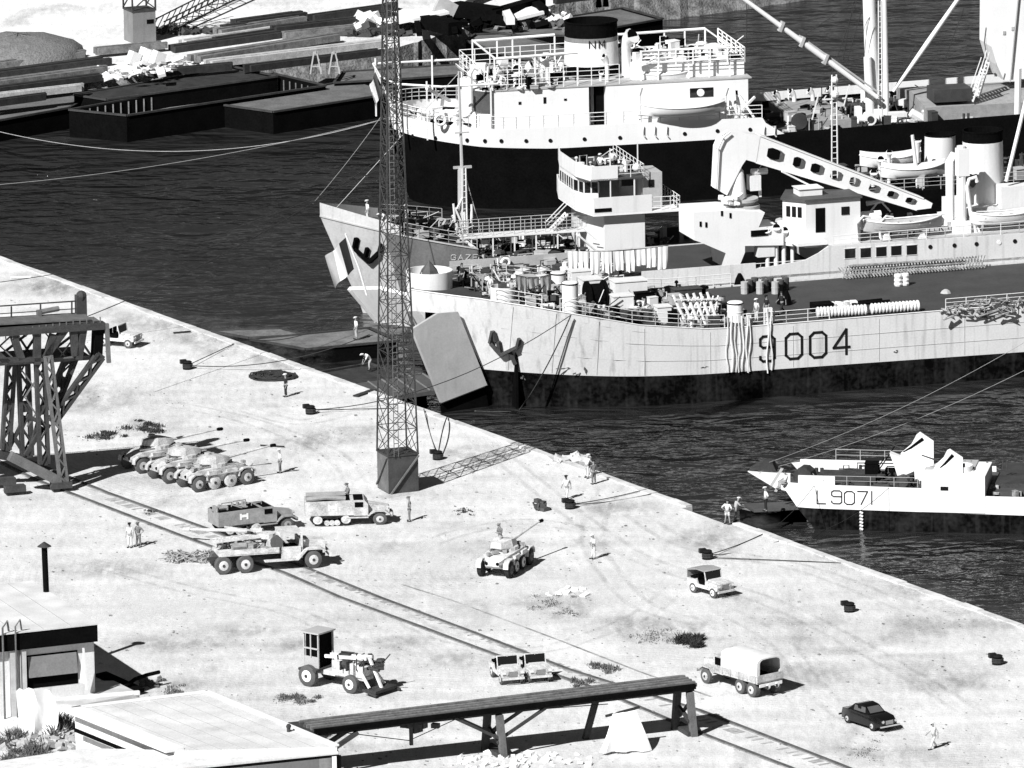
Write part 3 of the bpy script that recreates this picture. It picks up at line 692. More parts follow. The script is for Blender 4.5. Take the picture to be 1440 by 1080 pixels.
tB2 = V((tB.x - 1.8, LB - 3.2, 7.5)); tC2 = V((tC.x - 2.0, LB - 3.2, 4.9))
door(tB2, tC2, Rm @ V((-4.6, 4.2, -.3)), flip=-1, th=-.35)
# bow ramp, lowered to a pontoon
mb = MB(); mb.hexa([(-8.6, 4.6, .9), (2.4, 4.9, 1.6), (2.4, 10.3, 1.6), (-8.6, 10.6, .9), (-8.6, 4.6, 1.2), (2.4, 4.9, 1.9), (2.4, 10.3, 1.9), (-8.6, 10.6, 1.2)]); rp = mb.build('bow_ramp', GREYD, A)
mb = MB()
for i in range(9): mb.bx(-8.2 + i * 1.1, -8.1 + i * 1.1, 4.8, 10.4, 1.26 + i * .07, 1.34 + i * .07)
mb.build('ramp_cleats', GREY, rp)
# number
mb = MB(); x0, z0 = FA.ry(1071, 507, 0); x1, z1 = FA.ry(1194, 463, 0); hh = FA.ry(1071, 474, 0)[1] - z0
for i, ch in enumerate('9004'):
    px = (1069, 1105, 1139, 1172)[i]; py = (508.5, 505, 503, 499)[i]; x_, z_ = FA.ry(px, py); w = 1.30 if i else 1.15
    letters(mb, ch, lambda u, q: (u, -.03, q), x_, z_, w, 1.95, 0, .19)
mb.build('hull_number', PAINTK, A)
# rails along the near edge
def edge_pts(xa, xb, n=8, far=False, off=.12):
    return [(x, (LB - a_in(x, a_dk(x)) - off) if far else a_in(x, a_dk(x)) + off, a_dk(x) - .05) for x in frange(xa, xb, n)]
mb = MB(); mb.rail(edge_pts(1.0, 4.2, 3), 1.05, 1.6, .03); mb.rail(edge_pts(5.5, 18.5, 8), 1.05, 1.6, .03); mb.rail(edge_pts(20, 27, 3), 1.0, 1.5, .03); mb.rail(edge_pts(36.5, 60, 8), .9, 2.0, .03); mb.build('side_rail', WHITE, A)
mb = MB(); mb.rail(edge_pts(4, 24, 8, True), 1.0, 1.7, .03); mb.rail(edge_pts(-3, 3, 4, True), 1.0, 1.4, .03); mb.build('side_rail', WHITE, A)
def adeck(px, py, dz=0.0):
    z = 6.0
    for _ in range(6): x, y = FA.rz(px, py, z); z = a_dk(x) - .1 + dz
    return V((x, y, z))
# gun tubs
def tub(px, py, r_, h_, parent, name='gun_tub', m=None, gun=True):
    c = adeck(px, py); b = MB(); b.lathe([(r_, 0), (r_ * 1.02, h_), (r_ * .96, h_), (r_ * .94, .1)], c, 20, cap=False)
    o = b.build(name, m or WHITE, parent, True)
    if gun:
        g = MB(); g.cyl((c.x, c.y, c.z), .25, h_ * .9, 8); g.box((c.x, c.y, c.z + h_), (.5, .7, .5)); g.tube([(c.x, c.y, c.z + h_ + .1), (c.x - .9, c.y - .3, c.z + h_ + .9)], [.08, .05], 6)
        g.build('gun', GREYD, o)
    return o
c = adeck(604, 402)
mb = MB(); mb.lathe([(1.75, -.9), (1.8, 1.25), (1.7, 1.25), (1.68, .3)], c, 24, cap=False); mb.lathe([(1.68, .35), (.02, .36)], c, 24, cap=False); tb = mb.build('bow_gun_tub', WHITE, A, True)
mb = MB(); mb.lathe([(.85, .7), (.6, 1.3), (.1, 1.9), (.02, 2.0)], (c.x, c.y, c.z), 7); mb.build('gun_cover', GREYD, tb)
tub(707, 423, .95, 1.15, A)
def pot(px, py, r_, h_, m, nm):
    c = adeck(px, py); b = MB(); b.lathe([(r_, 0), (r_, h_ * .5), (r_ * 1.04, h_ * .5), (r_ * 1.04, h_ * .53), (r_, h_ * .53), (r_, h_), (r_ * .9, h_ + .06), (.02, h_ + .08)], c, 16); o = b.build(nm, m, A, True)
    k = MB(); k.lathe([(r_ * 1.05, h_ - .1), (r_ * 1.05, h_)], c, 16, cap=False); k.build('dark_rim', BLACK, o); return o
pot(802, 440, .62, 2.35, CREAM, 'vent_trunk'); pot(785, 412, .6, 1.6, WHITE, 'vent_trunk'); pot(1034, 452, .62, 1.5, CREAM, 'vent_trunk')
for (px, py, w, d, h) in ((874, 442, 1.6, 1.2, 1.5), (932, 452, 1.1, 1.0, 1.2), (884, 424, 2.6, 1.5, 1.7), (752, 408, 2.0, 1.2, 1.0), (830, 420, 1.5, 1.5, 1.6)):
    c = adeck(px, py); mb = MB(); mb.box((c.x, c.y, c.z + h / 2), (w, d, h)); mb.box((c.x, c.y, c.z + h + .04), (w + .12, d + .12, .08)); mb.build('deck_locker', WHITE, A)
# winch, cable drum and cargo gear
c = adeck(838, 432); mb = MB(); mb.tube([(c.x - .5, c.y, c.z + .9), (c.x + .5, c.y, c.z + .9)], .95, 18); mb.tube([(c.x - .75, c.y, c.z + .9), (c.x - .6, c.y, c.z + .9)], 1.2, 18); mb.tube([(c.x + .6, c.y, c.z + .9), (c.x + .75, c.y, c.z + .9)], 1.2, 18); mb.build('cable_drum', BLACK, A)
c = adeck(905, 446); mb = MB()
for k in range(5): mb.tube([(c.x - 1 + k * .45, c.y - .4, c.z + .5), (c.x - .8 + k * .45, c.y + .4, c.z + .5)], .3, 8)
clutter(mb, c.x - 2.2, c.x + 3, c.y - 1.0, c.y + 1.4, c.z, 34, .2, .7, .9); mb.build('deck_winch', NET, A)
c = adeck(985, 455); mb = MB()
for k in range(6):
    a = k * .5; mb.beam((c.x - 1.3 + k * .5, c.y - .7, c.z), (c.x - 2.0 + k * .55, c.y + .6, c.z + 2.3), .14); mb.beam((c.x - 1.6 + k * .5, c.y - .3, c.z + .2), (c.x - .4 + k * .4, c.y + .4, c.z + 2.0), .1)
for k in range(3): mb.beam((c.x - 2.1, c.y + .1, c.z + .7 + k * .65), (c.x + 1.5, c.y + .1, c.z + .6 + k * .6), .09)
mb.build('boat_davit_frame', WHITE, A)
mb = MB()
for (xa, xb, ya, yb, n) in ((1.2, 6, 2.5, 12.5, 90), (6, 13, 1.0, 14, 150), (13, 20.5, .8, 14.5, 170)):
    for _ in range(n):
        x = rnd.uniform(xa, xb); y = rnd.uniform(max(ya, a_in(x, a_dk(x)) + .6), min(yb, LB - a_in(x, a_dk(x)) - .6)); clutter(mb, x, x + .1, y, y + .1, a_dk(x) - .1, 1, .2, .8, .75)
mb.build('deck_fittings', mat('deck_fittings_mixed', .3, .7, 1.0, 1.3, .5, 5, lo=.01), A)
# coils of hose and rafts along the side
def roll_row(px0, px1, py0, py1, n, r_, nm, m):
    p, q = adeck(px0, py0), adeck(px1, py1)
    for i in range(n):
        a_ = p.lerp(q, (i + .06) / n) + V((0, 0, r_)); b_ = p.lerp(q, (i + .94) / n) + V((0, 0, r_)); mb = MB(); mb.tube([a_, a_.lerp(b_, .3), a_.lerp(b_, .7), b_], [r_ * .75, r_, r_, r_ * .75], 10); mb.build(nm, m, A, True)
roll_row(1148, 1219, 447, 443, 15, .43, 'rolled_fender', WHITE); roll_row(1224, 1293, 442, 437, 14, .43, 'rolled_fender', WHITE)
mb = MB()
for k in range(130):
    t = rnd.random(); x = 36 + t * 9.5; y = rnd.uniform(-.5, .5); z = a_dk(x) - .1 + rnd.uniform(-.75, .7) * (1 - abs(t - .35)); mb.tube([(x, y, z), (x + rnd.uniform(-.5, .9), y + rnd.uniform(-.3, .2), z + rnd.uniform(-.4, .4)), (x + rnd.uniform(.3, 1.4), y, z + rnd.uniform(-.3, .3))], rnd.uniform(.03, .09), 5)
mb.build('cargo_net', NET, A)
# fender ropes hung over the side
mb = MB()
for i, px in enumerate((1022, 1029, 1034, 1039, 1044, 1050, 1054, 1079, 1084)):
    x, z = FA.ry(px, 444 if i < 7 else 434, -.12); zb_ = FA.ry(px, 526 + rnd.uniform(-6, 0), -.2)[1]; ph = rnd.uniform(0, 6)
    mb.tube([(x + .09 * math.sin(ph + k), -.14 - .03 * math.cos(ph + k * 2), z + (zb_ - z) * k / 7) for k in range(8)], rnd.uniform(.04, .085), 5)
mb.build('hanging_fender_rope', WHITE, A)
mb = MB()
for px, h in ((1053, 1.7), (1083, 2.3), (1077, 2.3)):
    x = FA.ry(px, 455, .3)[0]; mb.beam((x, .3, a_dk(x) - 1.2), (x, .3, a_dk(x) + h * .55), .3)
mb.build('fairlead_post', WHITE, A)
# anchor in its hawse on the bow
x, z = FA.ry(712, 492, a_in(3, 5.5) - .1); y = a_in(x, z) - .25
mb = MB(); S_ = lambda u, w: (x + u, a_in(x + u, z + w) - .28, z + w)
for a_, b_, w in (((-.75, 1.3), (-.85, .3), .4), ((-.85, .3), (-.1, -.6), .5), ((-.1, -.6), (.95, .1), .5), ((.95, .1), (1.05, .8), .3), ((-.75, 1.3), (-.5, .5), .3), ((-.2, -.3), (-.35, .5), .35), ((.5, -.4), (.9, -1.35), .2)): mb.beam(S_(*a_), S_(*b_), w * .8, .28)
mb.build('anchor', RUST, A)
# laundry lines between posts
def laundry(fr, a_, b_, n, w, h, label, group='washing hung out to dry on the ships'):
    """a sagging line with sheets pegged side by side, local points a_, b_"""
    r = empty('washing_line', fr.m @ V(a_), fr.a, label, 'washing line', group); b0 = V(b_) - V(a_)
    m_ = MB(); m_.tube([b0 * t + V((0, 0, -.25 * math.sin(math.pi * t))) for t in frange(0, 1, 9)], .02, 4); m_.build('line', ROPE, r)
    for i in range(n):
        t0 = (i + .05) / n; t1 = (i + .95) / n; hh_ = h * rnd.uniform(.7, 1.1); m_ = MB(); cols = []
        for k in range(7):
            t = t0 + (t1 - t0) * k / 6; top = b0 * t + V((0, 0, -.25 * math.sin(math.pi * t))); wv = .07 * math.sin(k * 2.1 + i)
            cols.append([(top.x, top.y, top.z), (top.x + .02, top.y + wv, top.z - hh_ * .5), (top.x + rnd.uniform(-.04, .04), top.y + wv * 1.6, top.z - hh_ * rnd.uniform(.93, 1.0))])
        m_.add([p for c_ in cols for p in c_], [(j * 3 + q, j * 3 + 3 + q, j * 3 + 4 + q, j * 3 + 1 + q) for j in range(6) for q in range(2)]); m_.build('sheet', CLOTH, r, True)
    return r
p, q = adeck(724, 388, 1.9), adeck(776, 387, 1.9)
laundry(FA, p + V((0, 0, .1)), q + V((0, 0, .1)), 3, 1, 1.6, 'short washing line of white sheets behind the rail of the numbered landing ship')

for (m_, n_, zz) in ((BLACK, 70, 1.2), (STEEL, 70, .9), (GREYL, 40, 1.1), (WHITE, 30, 1.3)):
    for (xa, xb) in ((.5, 7), (7, 14), (14, 21)):
        mb = MB()
        for _ in range(n_ // 3 * 2):
            x = rnd.uniform(xa, xb); i_ = a_in(x, a_dk(x)) + .5; clutter(mb, x, x + .1, i_, LB - i_, a_dk(x) - .12, 1, .25, .95, zz)
        mb.build('deck_fittings', m_, A)
for px, py, w, h, m_ in ((742, 412, 1.2, 1.3, GREYL), (815, 405, 1.6, 1.4, WHITE), (905, 428, 1.5, 1.0, BLACK), (950, 440, .9, 1.4, GREYL), (965, 425, 2.2, 1.1, STEEL)):
    c = adeck(px, py); mb = MB(); mb.box((c.x, c.y, c.z + h / 2), (w, 1.1, h)); mb.box((c.x, c.y, c.z + h + .03), (w + .1, 1.2, .06)); mb.build('deck_locker', m_, A)
# dark loose gear on the open after deck
for px, py, h in ((1100, 427, 1.5), (1106, 428, 1.1), (1040, 400, .9), (1330, 412, .3), (1190, 432, .4), (1172, 433, .3)):
    c = adeck(px, py); mb = MB(); mb.lathe([(.45, 0), (.35, h * .5), (.12, h)], c, 8); mb.build('covered_gear', BLACK if h > .5 else GREYL, A)
c = adeck(1156, 438); mb = MB(); mb.box((c.x, c.y, c.z + .35), (1.6, 1.2, .7)); mb.build('dark_locker', BLACK, A)
c = adeck(1185, 430); mb = MB()
for k in range(4): mb.box((c.x - .9 + k * .6, c.y, c.z + .18), (.5, .7, .3), rz=k)
mb.build('sailcloth_bundle', CLOTH, A)
c = adeck(1225, 428); mb = MB(); mb.tube([(c.x - 1.6, c.y, c.z + .12), (c.x + 1.6, c.y + .2, c.z + .12)], .12, 6); mb.tube([(c.x - 1.4, c.y + .6, c.z + .12), (c.x + 1.2, c.y + .9, c.z + .12)], .12, 6); mb.build('stowed_spars', BLACK, A)

mb = MB()
for f_, x0_, x1_ in ((.3, 3, 60), (.62, 1.5, 60)):
    q = [(x, a_in(x, a_zb(x) + (a_dk(x) - a_zb(x)) * f_) - .012, a_zb(x) + (a_dk(x) - a_zb(x)) * f_) for x in frange(x0_, x1_, 26)]
    for u, w in zip(q[:-1], q[1:]): mb.beam(u, w, .02, .03)
mb.build('plate_laps', GREYL, A)
for px, py, w, h in ((815, 524, 1.0, .22), (800, 517, 1.6, .1), (823, 519, .3, .5), (735, 530, .4, .3), (990, 516, .5, .12), (1260, 494, .3, .2)):
    x, z = FA.ry(px, py, a_in(FA.ry(px, py, 0)[0], 3.2)); y = a_in(x, z); mb = MB()
    for k in range(7): mb.box((x + rnd.uniform(-w, w) / 2, y - .008, z + rnd.uniform(-h, h) / 2), (w * rnd.uniform(.2, .5), .02, h * rnd.uniform(.3, .6)), ry=rnd.uniform(-.3, .3))
    mb.build('rust_scar', STEELM, A)
# ------------------------------------------------------------------ C: crane ship alongside
PA = V((-math.sin(AN), math.cos(AN), 0))
FC = Frame(FA.o + PA * 15.75, AN); CB = 14.5
C_ = fempty(FC, 'crane_ship', 'white ship with goose-neck crane and square cabin windows, moored beside the numbered landing ship', 'ship')
ZC = 6.1
def c_in(x, z): k = max(0.0, min(1.0, (16 - x) / 15.0)); return 7.2 * k ** 2
mb = MB()
xs = [1 + 69 * (i / 30) ** 1.4 for i in range(31)]
side_strip(mb, [[(x, c_in(x, 0), z) for x in xs] for z in (-2.5, 0, 2)], CB); mb.build('lower_hull', BLACK, C_)
mb = MB(); side_strip(mb, [[(x, c_in(x, 0), z) for x in xs] for z in (2, 4, ZC)], CB); mb.build('upper_hull', HULLW, C_)
mb = MB(); vs = [p for x in xs for p in ((x, c_in(x, 0), ZC - .1), (x, CB - c_in(x, 0), ZC - .1))]; mb.add(vs, [(2 * i, 2 * i + 2, 2 * i + 3, 2 * i + 1) for i in range(30)]); mb.build('deck', DECKG, C_)
def cy(px, py, y=0.0): return FC.ry(px, py, y)
# bulwark plate forward, then the long deckhouse side with its curved front
xa, za = cy(903, 399); xb, zb = cy(1063, 391); zt = cy(903, 382)[1]
mb = MB(); mb.bx(xa, xb, .02, .14, ZC - .3, zt); mb.build('bulwark', HULLW, C_)
prof = [cy(*p) for p in ((1063, 378), (1082, 375), (1132, 366), (1151, 356), (1165, 346), (1300, 337.5), (1440, 328))]
zb0 = ZC - .2; prof.append((62, prof[-1][1] + .25)); Y1 = 9.5
mb = MB(); mb.prism([(prof[0][0], zb0)] + [(62, zb0)] + prof[::-1], .0, .12, 'y'); mb.build('deckhouse_side', HULLW, C_)
hx = prof[4][0]; hz = prof[4][1]
mb = MB(); mb.hexa([(hx, .13, ZC), (62, .13, ZC), (62, Y1, ZC), (hx, Y1, ZC), (hx, .13, hz - .25), (62, .13, prof[-1][1] - .25), (62, Y1, prof[-1][1] - .25), (hx, Y1, hz - .25)]); mb.build('deckhouse', GREYL, C_)
for px, py in ((1188, 357), (1210, 356), (1232, 354.5), (1253, 353), (1275, 352)):
    x, z = cy(px, py); mb = MB(); mb.bx(x, x + .82, -.06, .02, z - .35, z + .38); w = mb.build('window', GLASS, C_)
    f = MB(); f.bx(x - .07, x + .89, -.04, .0, z - .42, z - .36); f.bx(x - .07, x + .89, -.04, .0, z + .39, z + .45); f.build('frame', WHITE, w)
for px, py in ((1308, 347), (1342, 345), (1373, 343), (1405, 341), (1427, 339)):
    x, z = cy(px, py); mb = MB(); mb.tube([(x, .05, z), (x, -.05, z)], .17, 12); mb.build('porthole', GLASS if px != 1405 else CREAM, C_)
def cz(px, py, z): return pz(FC, px, py, z)
# crane
YC = 5.0
def cc(px, py, y=YC): return p3(FC, px, py, y)
Cr = tag(empty('goose_neck_crane', FC.m @ V((cc(1035, 300).x, YC, ZC)), AN, 'white goose-neck crane with row of lightening holes along its drooping jib', 'crane'))
FK = Frame(FC.m @ V((cc(1035, 300).x, YC, ZC)), AN)
def ky(px, py, y=0.0): return FK.ry(px, py, y)
# housing on two legs
house = [ky(*p) for p in ((962, 291), (963, 330), (972, 333), (1007, 348), (1010, 371), (1024, 372), (1034, 347), (1034, 338), (1088, 337), (1088, 313), (1053, 312), (1062, 291), (1015, 288))]
mb = MB(); mb.prism(house, -2.4, 1.4, 'y'); hs = mb.build('crane_housing', CREAM, Cr)
mb = MB()
x, z = ky(1066, 328, -2.4); mb.bx(x - .6, x + .8, -2.46, -2.3, z - .22, z + .25); mb.build('opening', BLACK, hs)
for px, py in ((985, 315), (993, 316), (1015, 300), (1027, 303)):
    x, z = ky(px, py, -2.4); m_ = MB(); m_.bx(x - .08, x + .08, -2.45, -2.38, z - .2, z + .2); m_.build('vent_slot', BLACK, hs)
mb = MB(); x, z = ky(1040, 290)
mb.lathe([(1.6, -.5), (1.6, .15), (1.25, .2), (1.25, .45), (1.5, .5), (1.5, .7)], (x, 0, z), 20); mb.build('turntable', GREYL, Cr, True)
mb = MB(); a_ = ky(1037, 277); b_ = ky(1037, 236); mb.lathe([(.72, 0), (.5, (b_[1] - a_[1]) * .9), (.3, b_[1] - a_[1])], (a_[0], 0, a_[1]), 16); mb.build('column', WHITE, Cr, True)
# jib: two side plates with octagonal holes, joined by top and bottom plates
J0t, J0b, J1t, J1b = [V((p[0], 0, p[1])) for p in (ky(1066, 189), ky(1060, 227), ky(1300, 279), ky(1290, 295))]
cells = [0, .135, .235, .345, .46, .575, .69, .80, .905, 1.0]
hol = [((1088), 24), (1121, 17), (1147, 19), (1174, 17), (1200, 15), (1228, 16), (1254, 15), (1280, 15)]
def jp(u, w, y): return (J0t.lerp(J1t, u).lerp(J0b.lerp(J1b, u), w)) + V((0, y, 0))
mb = MB(); HW = .55
cuts = [0.0] + [((hol[i][0] + hol[i + 1][0]) / 2 - 1063) / 234 for i in range(7)] + [.98]
for y, nn in ((-HW, 1), (HW, -1)):
    for i in range(8):
        u0, u1 = cuts[i], cuts[i + 1]; c = (hol[i][0] - 1063) / 234; hw = hol[i][1] / 2 / 234
        out = [jp(u0, 0, y), jp(c - hw * .5, 0, y), jp(c + hw * .5, 0, y), jp(u1, 0, y), jp(u1, .5, y), jp(u1, 1, y), jp(c + hw * .5, 1, y), jp(c - hw * .5, 1, y), jp(u0, 1, y), jp(u0, .5, y)]
        inn = [jp(c - hw, .35, y), jp(c - hw * .5, .27, y), jp(c + hw * .5, .27, y), jp(c + hw, .35, y), jp(c + hw, .5, y), jp(c + hw, .65, y), jp(c + hw * .5, .73, y), jp(c - hw * .5, .73, y), jp(c - hw, .65, y), jp(c - hw, .5, y)]
        fs = [(k, (k + 1) % 10, (k + 1) % 10 + 10, k + 10) for k in range(10)]; mb.add(out + inn, fs if nn > 0 else [f[::-1] for f in fs])
tops = [jp(u, 0, 0) for u in frange(0, .98, 8)]; bots = [jp(u, 1, 0) for u in frange(0, .98, 8)]
for pts in (tops, bots):
    for a, b in zip(pts[:-1], pts[1:]): mb.beam(a, b, HW * 2 + .16, .09)
tip = [jp(.98, 0, 0), V((ky(1308, 284)[0], 0, ky(1308, 284)[1])), V((ky(1306, 291)[0], 0, ky(1306, 291)[1])), jp(.98, 1, 0)]
mb.prism([(p.x, p.z) for p in tip], -HW, HW, 'y')
jib = mb.build('jib', CREAM, Cr)
neck = [ky(*p) for p in ((1019, 273), (1003, 263), (1006, 206), (1011, 194), (1024, 185), (1045, 186), (1066, 189), (1060, 227), (1046, 223), (1041, 230))]
mb = MB(); mb.prism(neck, -HW - .03, HW + .03, 'y'); mb.build('goose_neck', CREAM, Cr)
mb = MB(); pts = [V((ky(*p)[0], -HW - .3, ky(*p)[1])) for p in ((1002, 262), (1005, 206), (1012, 191), (1022, 183))]; mb.tube(pts, .07, 5); mb.tube([p + V((0, .7, 0)) for p in pts], .07, 5)
for t in range(3): mb.beam(pts[t], pts[t] + V((0, .7, 0)), .08)
mb.build('cable_guard', CREAM, Cr)
mb = MB(); q = [V((ky(*p)[0], -.9, ky(*p)[1])) for p in ((1094, 238), (1144, 263))]; mb.beam(q[0], q[1], .14); mb.build('jib_strut', WHITE, Cr)
mb = MB(); x, z = ky(1063, 258); mb.box((x, .5, z), (.9, .9, 1.2)); mb.tube([(x - .2, .5, z + .85), (x + 1.1, .5, z + .85)], .26, 10); mb.beam((x + .5, .5, z - .5), (x + .5, .5, z - 1.2), .2); mb.build('winch_motor', WHITE, Cr)
mb = MB()
for k in range(16): mb.box((ky(1010 + k * 1.8, 281 - k * .2)[0], rnd.uniform(-1.6, -.6), ky(1010, 284 - rnd.uniform(0, 10))[1]), (rnd.uniform(.2, .6), .4, rnd.uniform(.15, .5)), rz=rnd.uniform(0, 2), ry=rnd.uniform(-.6, .6))
mb.build('slewing_gear', WHITE, Cr)
mb = MB(); q0 = V((ky(1072, 230)[0], 0, ky(1072, 230)[1])); q1 = V((ky(1062, 246)[0], 0, ky(1062, 246)[1])); mb.tube([q0, q1], .03, 4); mb.build('hoist_wire', GREYL, Cr)
# cabin of the crane ship
xc0, zc0 = cy(1133, 330, 1.5); xc1 = cy(1210, 330, 1.5)[0]; zc1 = cy(1133, 284, 1.5)[1]; dpt = 4.6
mb = MB(); mb.bx(xc0, xc1, 1.5, 1.5 + dpt, hz - .35, zc1); mb.add([(xc0, 1.5, hz - .3), (xc0, 1.5, zc1), (xc0 - 1.4, 3.0, zc1), (xc0 - 1.4, 3.0, hz - .3), (xc0, 6.1, zc1), (xc0, 6.1, hz - .3)], [(0, 1, 2, 3), (1, 4, 2), (3, 2, 4, 5)]); cb = mb.build('cabin', WHITE, C_)
mb = MB(); mb.prism([(xc0 - 1.6, 2.9), (xc0 - .1, 1.3), (xc1 + .1, 1.3), (xc1 + .1, 6.3), (xc0, 6.3)], zc1 + .02, zc1 + .2, 'z'); mb.build('cabin_roof', GREYD, cb)
x, z = cy(1147, 327, 1.5); x2, z2 = cy(1160, 292, 1.5); mb = MB(); mb.bx(x, x2, 1.46, 1.5, z, z2); mb.build('door', BLACK, cb)
x, z = cy(1183, 302, 1.5); x2, z2 = cy(1194, 290, 1.5); mb = MB(); mb.bx(x, x2, 1.44, 1.5, z, z2); mb.build('window', GLASS, cb)
for k in range(3):
    t = .25 + k * .25; mb = MB(); p = V((xc0, 1.5, zc1 - 1.3)).lerp(V((xc0 - 1.4, 3.0, zc1 - 1.3)), t); d = V((-1.4, 1.5, 0)).normalized(); n_ = V((-.73, -.68, 0)) * .03
    mb.add([p - d * .18 + n_, p + d * .18 + n_, p + d * .18 + n_ + V((0, 0, .85)), p - d * .18 + n_ + V((0, 0, .85))], [(0, 1, 2, 3)]); mb.build('window', GLASS, cb)
c = p3(FC, 1136, 276, 3.4); mb = MB(); mb.box((c.x, c.y, zc1 + .5), (1.9, 1.5, .55)); mb.box((c.x, c.y, zc1 + .8), (2.1, 1.7, .06)); mb.build('skylight', WHITE, cb)
# white vents, lockers and rails on the deckhouse top
ztop = lambda x: interp([(hx, hz), (62, prof[-1][1])], x)
for px, h, r_ in ((1085, 2.0, .3), (1097, 2.2, .32), (1108, 1.9, .3), (1120, 1.6, .26)):
    x = cy(px, 345, 2)[0]; cowl(C_, x, 3.0, ZC, h + 1.2, r_, -120 + px % 60)
for px, py, w, h in ((1104, 325, 1.0, 1.6), (1092, 330, .9, 1.2), (1075, 352, 1.4, .9)):
    x, z = cy(px, py, 3.2); mb = MB(); mb.box((x, 3.2, z), (w, .9, h)); mb.build('deck_locker', WHITE, C_)
mb = MB(); x0, z0 = cy(1118, 345, 1.0); x1 = cy(1160, 340, 1.0)[0]; mb.bx(x0, x1, .4, 2.2, z0, z0 + .25); mb.build('platform', CREAM, C_)
mb = MB(); mb.rail([(x, .35, ztop(x) - .25) for x in frange(hx + .5, 61, 10)], .95, 1.7, .028); mb.build('deckhouse_rail', WHITE, C_)
mb = MB(); mb.rail([(x, .3, ZC) for x in frange(19, 62, 12)], 1.0, 1.8, .028); mb.build('side_rail', WHITE, C_)
# kingpost, arched vent and funnel
x, z = cy(1352, 325, 2.4); zt_ = cy(1352, 205, 2.4)[1]
mb = MB(); mb.tube([(x, 2.4, z - .4), (x, 2.4, zt_)], [.42, .36], 12); mb.box((x + .1, 2.4, zt_ - 1.3), (.95, .8, 2.2)); mb.box((x - .1, 2.2, z + .3), (1.3, 1.1, 1.1)); mb.build('kingpost', CREAM, C_)
x, z = cy(1336, 300, 3.2); zt_ = cy(1336, 220, 3.2)[1]
mb = MB(); mb.tube([(x, 3.2, z - .6), (x, 3.2, zt_ - .4), (x + .25, 3.2, zt_), (x + .8, 3.2, zt_ - .15), (x + .95, 3.2, zt_ - .9)], [.36, .36, .4, .42, .42], 10); mb.build('vent_pipe', CREAM, C_, True)
pts = [cy(*p, 2.0) for p in ((1373, 330), (1365, 300), (1360, 262), (1363, 252), (1372, 249), (1374, 256))]; mb = MB(); mb.tube([(p[0], 2.0, p[1]) for p in pts], .16, 8); mb.add([(pts[0][0] - .9, 2, pts[0][1] - .1), (pts[0][0] + .5, 2, pts[0][1] - .1), (pts[1][0] + .1, 2, pts[1][1])], [(0, 1, 2)]); mb.build('boat_davit', CREAM, C_, True)
xf = cy(1382, 290, 6.0)[0]; zf0 = cy(1382, 283, 6.0)[1]; zf1 = cy(1382, 184, 6.0)[1]
fu = funnel(C_, xf, 6.0, zf0, zf1 - zf0, 1.72, 1.5, [(.86, WHITE, 'funnel'), (1.0, BLACK, 'black_top')])
mb = MB(); x_, z_ = cy(1365, 255, 4.5); mb.tube([(x_ - .15, 4.5 + .12, z_), (x_ - .15, 4.42, z_)], .62, 16); mb.build('funnel_badge', GREYD, fu)
mb = MB(); mb.bx(xf - 2.4, xf + 3.5, 3.6, 9, ztop(xf) - .3, zf0 + .02); mb.build('funnel_casing', WHITE, C_)
# boats carried by the crane ship
x, z = cy(1270, 328, 1.6); lb = lifeboat(None, FC.m @ V((x, 1.7, z + .05)), AN, 6.6, 'open white lifeboat in chocks above the row of square windows', hullm=GREYL)
x, z = cy(1410, 316, 2.2); lifeboat(None, FC.m @ V((x, 1.9, z + .05)), AN, 5.8, 'lifeboat hanging right of the arched davit beside the big white funnel', hullm=CREAM)
mb = MB()
for xx, zz in ((cy(1245, 330, 1.6)), (cy(1295, 328, 1.6))): mb.prism([(xx - .35, zz - .4), (xx + .35, zz - .4), (xx + .15, zz + .15), (xx - .15, zz + .15)], 1.2, 2.2, 'y')
mb.build('boat_chock', WHITE, C_)
for px in (1206, 1238):
    x, z = cy(px, 335, 1.3); mb = MB(); mb.tube([(x, 1.3, z), (x - .1, 1.3, z + 1.2), (x + .5, 1.3, z + 1.75), (x + 1.1, 1.3, z + 1.6)], .09, 6); mb.build('boat_davit', WHITE, C_)
c = p3(FC, 1218, 318, 2.6); mb = MB(); mb.box((c.x, 2.6, c.z + .3), (2.2, 1.3, .9)); mb.tube([(c.x - 1, 2.6, c.z + .9), (c.x + 1.2, 2.6, c.z + .9)], .3, 8); mb.build('deck_locker', CREAM, C_)
c = p3(FC, 1237, 290, 6); mb = MB(); mb.beam((c.x - .9, 6, c.z - .5), (c.x, 6, c.z + .5), .12); mb.beam((c.x + .9, 6, c.z - .5), (c.x, 6, c.z + .5), .12); mb.tube([(c.x - 1.1, 6, c.z + .3), (c.x + 1.2, 6, c.z + .45)], [.2, .08], 8); mb.build('deck_gun', WHITE, C_)
c = p3(FC, 1425, 275, 4); mb = MB(); mb.box((c.x, 4, c.z), (2.6, 1.6, 1.8)); mb.build('gun_shield', WHITE, C_)
q = [p3(FC, *p, 3.5) for p in ((1415, 255), (1438, 160))]; mb = MB(); mb.tube([q[0], q[1], q[1] + (q[1] - q[0]) * .5], .16, 8); mb.build('derrick_boom', CREAM, C_)
for n_, (ya, yb, zz, m_) in enumerate(((4, 9, 1.0, WHITE), (2.4, 10.5, .7, STEEL))):
    mb = MB(); xs_ = cy(1225, 300, 4)[0]
    for _ in range(60): clutter(mb, xs_, 58, ya, yb, ztop(50) - .3, 1, .2, .9, zz)
    mb.build('deck_fittings', m_, C_)
mb = MB()                                                     # stowed scaffolding and drums between the two ships
for k in range(46):
    x = FA.ry(1180 + k * 4.3, 390, LB)[0]; b_ = a_dk(x); mb.beam((x, LB - .9, b_), (x + .5, LB - .5, b_ + .9), .08); mb.beam((x + .3, LB - 1.1, b_), (x - .2, LB - .4, b_ + .8), .06)
